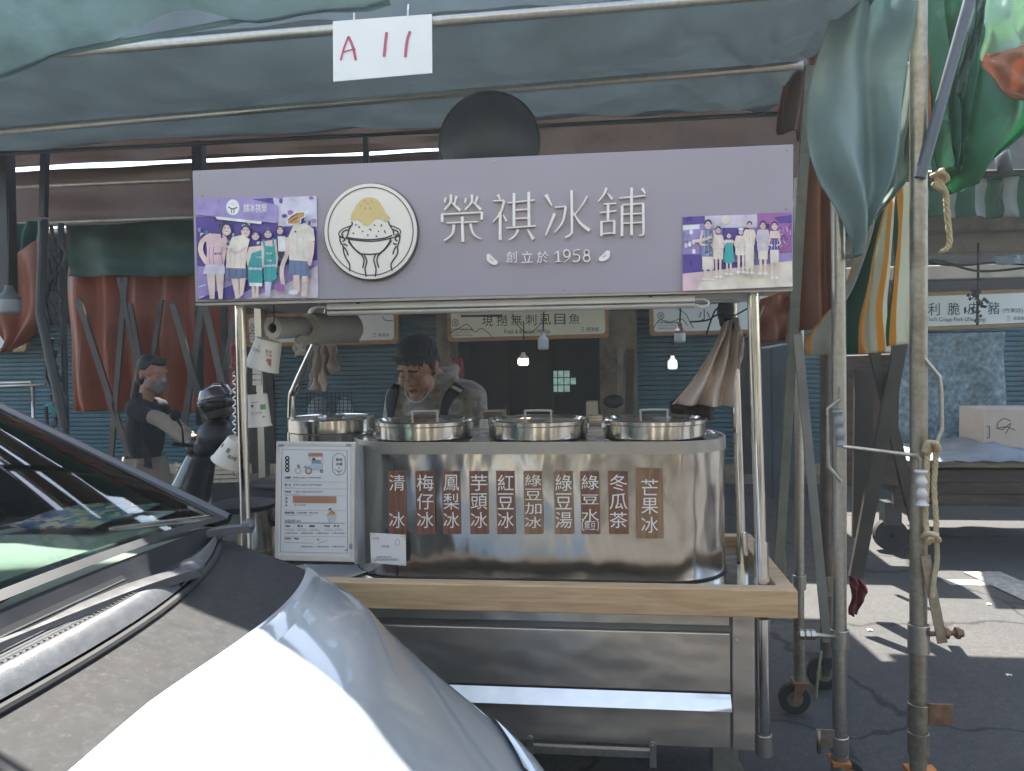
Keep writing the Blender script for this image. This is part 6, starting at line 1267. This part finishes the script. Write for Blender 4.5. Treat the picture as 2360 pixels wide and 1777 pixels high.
n_.links.new(tc_.outputs['Object'], nz_.inputs['Vector']); n_.links.new(nz_.outputs[0], cr_.inputs[0]); n_.links.new(cr_.outputs[0], n_.nodes['Principled BSDF'].inputs['Base Color'])
g = MB(); torso(g, .014)
for s in (-1, 1): cap(g, sh[s][:2] + [Vector(sh[s][1]).lerp(Vector(sh[s][2]), .85)], [.068, .058, .045])
nb = Mh @ Vector((0, .03, -.10)); g.tube([Vector((bx_ + .085 * math.cos(a), by_ - .035 + .078 * math.sin(a), 1.405 + .02 * math.sin(a) - .0 * a + .015 * math.cos(a))) for a in [k / 20 * 6.283 for k in range(20)]], .024, n=10, closed=True)
cap(g, [(bx_ + .07, by_ - .02, 1.40), (bx_ + .088, by_ + .02, 1.44)], [.035, .028])
shirt = remesh(g, 'shirt', [m_camo], man, .006, 4)
g = MB()
for s in (-1, 1): cap(g, [(bx_ + s * .09, by_, .88), (bx_ + s * .10, by_ - .015, .47), (bx_ + s * .10, by_ + .02, .11)], [.10, .075, .06])
g.ball((bx_, by_, .88), (.182, .135, .12)); remesh(g, 'trousers', [mat('charcoal trousers', (.04, .042, .05), .9)], man, .010, 3)
g = MB(); B = lambda c, r: g.ball(Mh @ Vector(c), r, M=Mh.to_3x3().to_4x4())
B((0, .026, .046), (.087, .098, .093)); B((0, .05, .0), (.080, .075, .08)); B((.0, -.035, .094), (.062, .052, .035)); rnd = random.Random(11)
for k in range(230):
    a, b_ = rnd.uniform(0, 6.283), rnd.uniform(.02, 1.35); d = Vector((math.sin(b_) * math.cos(a), math.sin(b_) * math.sin(a), math.cos(b_)))
    c = Vector((0, .022, .045)) + Vector((d.x * .086, d.y * .096, d.z * .092))
    if c.y < -.045 and c.z < .078: continue
    tip = c + d * rnd.uniform(.002, .010) + Vector((rnd.uniform(-.012, .012), -.022 + rnd.uniform(-.01, .01), -.012)); cap(g, [Mh @ c, Mh @ tip], [.008, .003], 6)
for k in range(26):
    x = -.062 + k * .005; c = Vector((x, -.070 + abs(x) * .35, .088 - abs(x) * .25)); cap(g, [Mh @ c, Mh @ (c + Vector((rnd.uniform(-.008, .008), -.016, -.022 - rnd.uniform(0, .014))))], [.008, .003], 6)
for s in (-1, 1): B((s * .076, .0, .02), (.009, .022, .03))
remesh(g, 'hair', [M_hair], man, .0042, 1)
g = MB()
for s in (-1, 1):
    c = Vector((s * .0315, -.110, -.004)); g.tube([Mh @ (c + Vector((.0235 * math.cos(a / 20 * 6.283), .003 * abs(math.cos(a / 20 * 6.283)), .021 * math.sin(a / 20 * 6.283)))) for a in range(20)], .0011, n=6, closed=True); g.tube([Mh @ Vector((s * .055, -.107, .002)), Mh @ Vector((s * .083, .0, .01))], .0012, n=6)
g.tube([Mh @ Vector((-.009, -.111, .0)), Mh @ Vector((0, -.114, .004)), Mh @ Vector((.009, -.111, .0))], .0011, n=6); g.build('glasses', mat('brown wire frame', (.10, .06, .045), .35, .5), man)
def drop(o, pts_px, out=.006):
    """photo pixels -> points lying on the surface of o, a little proud of it"""
    me = o.data; off = org(o); bv = BVHTree.FromPolygons([v.co + off for v in me.vertices], [tuple(p.vertices) for p in me.polygons]); r = []
    last = None
    for x, y in pts_px:
        q = at(x, y, 3.4); d = (q - CAMPOS).normalized(); h = bv.ray_cast(CAMPOS, d)[0]; p = h - d * out if h is not None else (at(x, y, last.y) if last else q); last = p; r.append(p)
    return r
def strap(o, L, R, m, name, n=14, k=5, out=.007):
    L, R = smooth_path(L, n), smooth_path(R, n); g = MB(); rows = []
    for a, b in zip(L, R): rows.append(drop(o, [(a[0] + (b[0] - a[0]) * j / k, a[1] + (b[1] - a[1]) * j / k) for j in range(k + 1)], out))
    g.grid(rows); s_ = g.build(name, m, man); return solid(s_, .004)
M_strap = mat('black strap webbing', (.022, .024, .03), .75, 0, .1, 40)
strap(shirt, [(908, 884), (893, 905), (890, 930), (893, 960), (896, 985)], [(921, 886), (918, 910), (912, 940), (906, 965), (903, 990)], M_strap, 'shoulder_strap')
strap(shirt, [(1048, 880), (1028, 905), (1016, 935), (1013, 965), (1012, 990)], [(1072, 896), (1050, 918), (1036, 940), (1030, 968), (1028, 990)], M_strap, 'shoulder_strap')
strap(shirt, [(1043, 888), (1038, 893)], [(1066, 899), (1060, 905)], mat('white reflective patch', (.85, .8, .74), .4), 'reflective_patch', 3, 4, .012)
g = MB(); g.tube([Mh @ Vector(p) for p in smooth_path([(-.066, -.03, -.07), (-.045, -.07, -.108), (0, -.09, -.122), (.045, -.07, -.108), (.072, -.02, -.06), (.082, .0, -.03)], 30)], .0022, n=6); g.build('mask_strap', M_white, man)
# --- the woman at the scooter, in profile
hw = at(352, 862, 5.0); wo = thing('person', 'woman in black top with beige sleeves pushing a scooter on the left', 'person', (hw.x - .06, 5.0, 0))
Mw = Matrix.Translation(hw) @ Matrix.Rotation(rad(74), 4, 'Z') @ Matrix.Rotation(rad(12), 4, 'X'); wx, wy = hw.x - .06, 5.0
Pw = lambda x, y, Y=5.0: at(x, y, Y)
g = MB(); head(g, Mw); cap(g, [Mw @ Vector((0, .03, -.06)), (wx, wy, hw.z - .19)], [.048, .052]); zs = hw.z - .23
def tw(g, e=0): g.ball((wx - .01, wy, zs - .18), (.10 + e, .15 + e, .22 + e)); g.ball((wx - .02, wy, zs - .42), (.095 + e, .13 + e, .16 + e)); cap(g, [(wx, wy - .13, zs), (wx, wy + .13, zs)], [.05 + e, .05 + e]); g.ball((wx - .03, wy, zs - .56), (.115 + e, .155 + e, .14 + e))
tw(g); arm = [Vector((wx + .02, wy - .16, zs - .01)), Pw(372, 968, 4.80), Pw(440, 1022, 4.66), ]; arm2 = [Vector((wx + .02, wy + .16, zs - .01)), Pw(385, 965, 5.2), Pw(440, 1005, 5.0)]
for a in (arm, arm2): cap(g, a, [.043, .036, .026]); hand(g, a[2], (1, -.1, -.15), (0, 0, 1), 1)
for s in (-1, 1): cap(g, [(wx - .03, wy + s * .08, zs - .62), (wx, wy + s * .09, .46), (wx - .03, wy + s * .09, .09)], [.078, .052, .036]); g.ball((wx + .04, wy + s * .09, .045), (.12, .042, .04))
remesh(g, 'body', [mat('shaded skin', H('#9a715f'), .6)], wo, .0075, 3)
g = MB(); tw(g, .013)
for a in (arm, arm2): cap(g, [a[0], a[0].lerp(a[1], .5)], [.058, .052])
remesh(g, 'shirt', [mat('black cotton', (.022, .026, .032), .9)], wo, .009, 3)
g = MB()
for a in (arm, arm2): cap(g, [a[0].lerp(a[1], .72), a[1], a[1].lerp(a[2], .95)], [.050, .052, .036])
m_bei = mat('beige cotton', H('#877b6d'), .9, 0, .08, 8, .003, 30)
remesh(g, 'sleeve_cover', [m_bei], wo, .008, 3)
g = MB(); rows = []
for i in range(12):
    t = i / 11; z = zs - .34 - t * .62; r = .135 + .10 * t; rows.append([Vector((wx - .02 + r * math.cos(a) * .95, wy + r * 1.15 * math.sin(a) * (1 + .06 * math.sin(a * 9)), z)) for a in [k / 40 * 6.283 for k in range(41)]])
g.grid(rows); solid(g.build('apron', m_bei, wo), .004)
g = MB(); B = lambda c, r: g.ball(Mw @ Vector(c), r, M=Mw.to_3x3().to_4x4()); B((0, .03, .05), (.086, .095, .088)); B((0, .055, -.02), (.075, .07, .09)); B((0, -.04, .092), (.06, .05, .03)); cap(g, [Mw @ Vector((0, .10, -.05)), Mw @ Vector((0, .12, -.18)), Mw @ Vector((0, .10, -.30))], [.05, .045, .02])
remesh(g, 'hair', [M_hair], wo, .008, 2)
g = MB(); B((0, -.030, -.055), (.069, .072, .060)); B((0, -.064, -.093), (.036, .030, .030)); cap(g, [Mw @ Vector((0, -.086, .0)), Mw @ Vector((0, -.107, -.03))], [.014, .020]); remesh(g, 'face_mask', [mat('grey face mask', H('#7d7c7e'), .8)], wo, .007, 2)
g = MB(); g.tube([Mw @ Vector((-.05, -.06, -.03)), Mw @ Vector((-.083, .01, .0))], .002, n=5); g.tube([Mw @ Vector((.05, -.06, -.03)), Mw @ Vector((.083, .01, .0))], .002, n=5); g.build('mask_loop', M_white, wo)
g = MB(); rows = drape([(315, 905, 4.84), (318, 1000, 4.84), (330, 1075, 4.84)], [(326, 905, 4.84), (330, 1000, 4.84), (352, 1080, 4.84)], 1, .01, 6, 14); g.grid(rows); solid(g.build('bag_strap', M_strap, wo), .004)
# --- scooter with a helmet on it
sc = thing('scooter', 'dark scooter held by the woman behind the left cart post', 'scooter', at(520, 1250, 4.6) * 1.0); sc.location.z = 0; WORG[sc.name] = Vector(sc.location); m_sc = mat('dark scooter paint', (.03, .032, .036), .25, .2, .1, coat=.6)
Q = lambda x, y, Y=4.6: at(x, y, Y)
g = MB(); hb = Q(462, 1020); g.tube([hb + Vector((-.02, -.30, .03)), hb + Vector((0, -.15, 0)), hb + Vector((.02, 0, -.02)), hb + Vector((0, .15, 0)), hb + Vector((-.02, .30, .03))], .014, n=10); g.build('handlebar', M_black, sc)
for s in (-1, 1):
    g = MB(); g.tube([hb + Vector((0, s * .2, .0)), hb + Vector((.03, s * .26, .12)), hb + Vector((.02, s * .30, .18))], .006, n=6); g.ball(hb + Vector((.02, s * .31, .2)), (.012, .055, .035)); g.build('mirror', M_black, sc)
g = MB(); g.ball(hb + Vector((.0, 0, -.02)), (.09, .12, .07)); cap(g, [hb + Vector((.02, 0, -.05)), hb + Vector((-.08, 0, -.32)), hb + Vector((-.10, 0, -.55))], [.085, .13, .07]); cap(g, [hb + Vector((-.05, 0, -.62)), (hb.x + .4, 4.6, .27), (hb.x + .75, 4.6, .42)], [.08, .09, .13]); cap(g, [(hb.x + .62, 4.6, .52), (hb.x + 1.2, 4.6, .60)], [.12, .09]); g.ball(hb + Vector((-.18, 0, -.66)), (.13, .06, .08))
remesh(g, 'bodywork', [m_sc], sc, .012, 3)
g = MB(); g.ball((hb.x + .62, 4.6, .72), (.30, .14, .06)); g.ball((hb.x + 1.0, 4.6, .77), (.24, .13, .05)); remesh(g, 'seat', [mat('scooter seat vinyl', (.035, .035, .037), .5)], sc, .012, 3)
for x in (hb.x - .22, hb.x + 1.05):
    g = MB(); g.lathe([(.12, -.045), (.19, -.05), (.22, -.03), (.225, 0), (.22, .03), (.19, .05), (.12, .045)], (x, 4.6, .226), 0, 30, M=Matrix.Rotation(rad(90), 4, 'X')); wv = g.build('wheel', M_rubber, sc); g = MB(); g.lathe([(.02, -.03), (.12, -.03), (.12, .03), (.02, .03)], (x, 4.6, .226), 0, 20, M=Matrix.Rotation(rad(90), 4, 'X')); g.build('rim', M_galv, wv)
g = MB(); g.tube([hb + Vector((-.09, .05, -.5)), (hb.x - .22, 4.66, .226)], .016, n=8); g.build('fork', M_dkmetal, sc)
hm = Q(503, 925, 4.45); he = thing('helmet', 'glossy dark open face helmet with visor resting on the scooter front', 'helmet', hm)
g = MB(); g.lathe([(0, .115), (.05, .108), (.09, .083), (.115, .035), (.118, -.02), (.108, -.07), (.10, -.095), (.09, -.09)], hm, n=32, M=Matrix.Rotation(rad(-14), 4, 'Y')); g.build('shell', mat('helmet shell', (.065, .05, .052), .18, .2, .3, 9, coat=1), he)
g = MB(); M = Matrix.Rotation(rad(-14), 4, 'Y'); rows = [[M @ Vector((.124 * math.cos(a) * math.cos(b_), .124 * math.sin(a) * math.cos(b_) - .0, .12 * math.sin(b_))) + hm for a in [rad(190 + 12 * k) for k in range(14)]] for b_ in [rad(12 - 9 * j) for j in range(10)]]; g.grid(rows); solid(g.build('visor', mat('black visor', (.012, .012, .015), .12, 0, .1), he), .003)
g = MB(); g.ball(Q(500, 1005, 4.5), (.12, .12, .11)); g.ball(Q(478, 1030, 4.5), (.08, .1, .07)); o = remesh(g, 'front_bag', [mat('black bag', (.018, .018, .021), .45, 0, .2, 8, .004, 20)], None, .012, 4); tag(o, 'black bag slung on the scooter front below the helmet', 'bag')
# ------------------------------------------------------------------ paper cups, bag rolls, towel
def cup(lab, cx, cy, h, r0, r1, ang, Y, prints):
    """upside-down paper cup: r0 at the top (its base), r1 at the open rim below, pixel sizes"""
    k = Y / F; c = at(cx, cy, Y); t = thing('paper_cup', lab, 'paper cup', c, 'paper cups hanging on the left cart post')
    M = Matrix.Translation(c) @ Matrix.Rotation(rad(ang), 4, 'Y'); g = MB(); h_, a, b = h * k / 2, r0 * k, r1 * k
    g.lathe([(0, h_ - .004), (a * .9, h_ - .004), (a * .94, h_), (a, h_), (b, -h_), (b + .003, -h_ - .001), (b + .003, -h_ - .006), (b - .002, -h_ - .005), (a * .9, h_ - .008)], (0, 0, 0), n=40, M=M); g.build('cup', M_paper, t)
    mats = [mat('cup brown print', H('#6d5a4c'), .6), mat('cup red print', H('#b06a4c'), .6), mat('cup grey print', H('#9a9288'), .6), mat('cup green print', H('#6f9a5c'), .6)]
    g = MB()
    def sp(u, v, o=.0012): a_ = rad(-90 + u * 90); z = v * h_; r = a + (b - a) * (h_ - z) / (2 * h_) + o; return M @ Vector((r * math.cos(a_), r * math.sin(a_), z))
    for kind, u0, v0, u1, v1, m in prints:
        if kind == 'b':
            n = 5; g.grid([[sp(u0 + (u1 - u0) * i / n, v) for i in range(n + 1)] for v in (v0, v1)], m, False)
        else:
            vs, fs = text_geo(kind, .012, False); xs = [v[0] for v in vs]; ys = [v[1] for v in vs]
            g.add([sp(u0 + (u1 - u0) * (v[0] - min(xs)) / (max(xs) - min(xs)), v0 + (v1 - v0) * (v[1] - min(ys)) / (max(ys) - min(ys)), .0014) for v in vs], fs, m)
    g.build('print', mats, t); return t
cup('tilted paper cup hanging below the plastic bag rolls', 612, 815, 68, 31, 40, 17, 2.62, [('U', -.16, .38, -.05, .58, 2), ('YUZONG', -.45, .08, .02, .30, 2), ('榮祺', .22, .18, .5, .42, 2), ('冰舖', .26, -.02, .54, .14, 2), ('b', .36, -.42, .56, -.18, 1), ('b', .44, -.60, .58, -.40, 1), ('心', .5, -.72, .62, -.5, 0)])
cup('upright-hanging paper cup with green leaf print, middle of three', 594, 944, 74, 25, 29, -3, 2.62, [('b', -.08, .2, .06, .36, 0), ('b', .42, .0, .75, .34, 3), ('ICE SHOP', -.1, -.28, .5, -.10, 2), ('b', -.1, .5, .3, .53, 0), ('b', .5, -.5, .62, -.42, 0)])
cup('strongly tilted paper cup low on the left cart post', 538, 1040, 62, 26, 40, 28, 2.66, [('榮', -.1, .0, .1, .4, 0), ('祺冰舖', .1, -.3, .5, .0, 0), ('b', -.55, .1, -.4, .4, 0)])
g = MB()
for x, y0, y1 in ((615, 700, 780), (590, 890, 906), (552, 970, 1015)): g.tube([at(x, y0, 2.62), at(x - 3, (y0 + y1) / 2, 2.63), at(x + 2, y1, 2.62)], .0015, n=5)
tag(g.build('cup_string', M_dkmetal), 'thin strings that carry the three hanging paper cups', 'string')
def roll(lab, a, b, r, rc):
    t = thing('bag_roll', lab, 'bag roll', a, 'plastic bag rolls'); d = (b - a); l = d.length; q = d.normalized().to_track_quat('Z', 'X').to_matrix().to_4x4(); M = Matrix.Translation(a) @ q
    g = MB(); g.lathe([(rc, 0), (r * .97, .0), (r, .004), (r * .99, l * .5), (r, l - .004), (r * .97, l), (rc, l)], (0, 0, 0), 0, 40, M=M); g.build('film', [M_film], t)
    g = MB(); g.lathe([(rc, .002), (rc, l - .002)], (0, 0, 0), 0, 24, M=M); g.lathe([(rc + .0, -.001), (r * .93, -.0015)], (0, 0, 0), 1, 40, M=M); g.build('core', [M_black, mat('roll end paper', H('#cbbfae'), .8, 0, .04)], t); return t
ra, rb = at(628, 756, 2.60), at(740, 752, 2.86); roll('narrow clear plastic bag roll with a dark core, left of two', ra, rb, .040, .018)
rc_, rd_ = at(712, 757, 2.74), at(812, 757, 2.96); roll('wide clear plastic bag roll behind the narrow one', rc_, rd_, .058, .02)
g = MB(); g.tube([ra + (ra - rb) * .06, rd_ + (rd_ - rc_) * .1], .008, n=8); g.tube([at(631, 690, 2.58), at(632, 735, 2.58), at(628, 752, 2.585)], .002, n=5); tag(g.build('roll_rod', M_black), 'dark rod running through the two plastic bag rolls', 'rod')
cloth('loose_bag', 'loose clear bag end hanging from the narrow roll', M_film, [(672, 770, 2.68), (676, 800, 2.66), (675, 822, 2.66)], [(716, 775, 2.70), (708, 800, 2.68), (700, 818, 2.67)], 1.5, .02, nu=14, nv=12)
m_pb = mat('white red plastic bags', H('#d8c9c1'), .4, 0, .06, 10, .003, 25, trans=.35, dirt=H('#b5666a'), dirt_amt=.2, dscale=9)
cloth('plastic_bags', 'bunch of white and red plastic carrier bags hanging behind the rolls', m_pb, [(722, 798, 2.9), (718, 850, 2.9), (705, 897, 2.9)], [(772, 795, 2.9), (778, 830, 2.9), (782, 850, 2.92)], 3.5, .035, nu=40)
cloth('plastic_bags', 'narrow tail of a plastic carrier bag hanging lowest behind the rolls', m_pb, [(725, 810, 2.86), (716, 860, 2.86), (706, 896, 2.86)], [(748, 815, 2.87), (748, 860, 2.87), (750, 902, 2.87)], 2, .02, nu=20)
cloth('red_white_bag', 'red and white bag beside the right end of the wide roll', mat('red white bag', H('#d28a80'), .4, 0, .3, 9, trans=.3), [(792, 728, 2.98), (800, 760, 2.98), (808, 792, 2.98)], [(812, 728, 2.98), (818, 755, 2.98), (825, 788, 2.98)], 1.5, .02, nu=12, nv=12)
m_tow = mat('beige towel', H('#cdbcae'), .95, 0, .06, 14, .003, 220)
cloth('towel', 'beige pink towel hanging and flaring at the right end of the cart', m_tow, [(1668, 742, 2.80), (1652, 785, 2.80), (1622, 842, 2.79), (1585, 895, 2.78), (1550, 932, 2.78)], [(1696, 733, 2.80), (1700, 770, 2.82), (1698, 820, 2.83), (1692, 880, 2.83), (1688, 938, 2.83)], 2.6, .042, nu=50, ph=.6, taper=.35)
cloth('towel', 'narrow end of a second towel folded over the hanging one', m_tow, [(1690, 728, 2.77), (1698, 760, 2.77), (1700, 810, 2.78), (1701, 850, 2.78)], [(1704, 735, 2.77), (1712, 775, 2.77), (1712, 820, 2.78), (1704, 852, 2.78)], 1, .01, nu=12)
g = MB(); g.tube([at(*p) for p in smooth_path([(1676, 700, 2.86), (1674, 725, 2.84), (1672, 745, 2.83), (1690, 752, 2.85)], 12)], .022, n=12); g.ball(at(1672, 718, 2.84), (.03, .03, .05)); tag(g.build('towel_hook', M_black), 'black hook post that the towel hangs on', 'hook')
cloth('dark_bag', 'dark brown cloth bag below the hanging towel', mat('dark brown cloth', H('#3a2c2a'), .9), [(1545, 925, 2.98), (1548, 950, 2.98), (1560, 968, 2.98)], [(1650, 900, 2.98), (1648, 940, 2.98), (1642, 968, 2.98)], 2, .03, nu=20, nv=10)
for k, (pts, lab) in enumerate((([(1590, 742, 2.7), (1630, 738, 2.7), (1655, 725, 2.7), (1690, 728, 2.7), (1740, 700, 2.6)], 'thin dark wire running from the towel hook to the right post'), ([(1628, 772, 2.7), (1640, 735, 2.7), (1652, 712, 2.7), (1675, 706, 2.7)], 'short dark wire dangling left of the towel hook'), ([(1700, 800, 2.9), (1745, 740, 2.6), (1760, 705, 2.55)], 'pale wire tied round the right cart post'))):
    g = MB(); g.tube([at(*p) for p in smooth_path(pts, 18)], .003, n=5); tag(g.build('wire', M_black if k < 2 else M_galv), lab, 'wire')
g = MB(); g.tube([at(1700, 932, 3.05), at(1700, 1240, 3.05)], .006); 
bpy.context.view_layer.update()
# slatted crate low on the left, screws in the board
t = thing('slatted_crate', 'pale slatted plastic crate low before the shutter behind the scooter', 'crate', at(470, 1112, 7.2))
for k in range(5):
    g = MB(); a, b = at(405, 1072 + k * 10, 7.2), at(560, 1067 + k * 10, 7.2); g.bar(a, b, .03, .02, up=(0, 1, 0)); g.build('slat', M_galv, t)
for x in (407, 482, 556):
    g = MB(); a = at(x, 1064, 7.23); g.bar((a.x, 7.23, 0), a, .03, .02); g.build('upright', M_galvd, t)
g = MB()
for x, y in ((458, 403), (1815, 345), (1812, 480), (1140, 372), (465, 450), (700, 690), (1300, 668)): p = at(x, y, SY - .001); g.lathe([(0, .002), (.003, .0015), (.0038, 0)], p, n=10, M=Matrix.Rotation(rad(90), 4, 'X'))
g.build('screw', M_steeld, sb)
# ------------------------------------------------------------------ thin even haze box added to imitate a lens veil
g = MB(); g.box((-14, -8, -1.0), (15, 14, 7.2)); hz = g.build('haze', [])
m = bpy.data.materials.new('added veil haze'); m.use_nodes = True; n = m.node_tree; n.nodes.remove(n.nodes['Principled BSDF'])
pv = n.nodes.new('ShaderNodeVolumePrincipled'); pv.inputs['Color'].default_value = (.84, .95, 1.0, 1); pv.inputs['Density'].default_value = 0.003
pv.inputs['Anisotropy'].default_value = 0.35; n.links.new(pv.outputs[0], n.nodes['Material Output'].inputs['Volume']); hz.data.materials.append(m)
tag(hz, 'thin pale haze box added over the street to imitate a lens veil', 'haze', kind='stuff')
scene.cycles.volume_bounces = 1
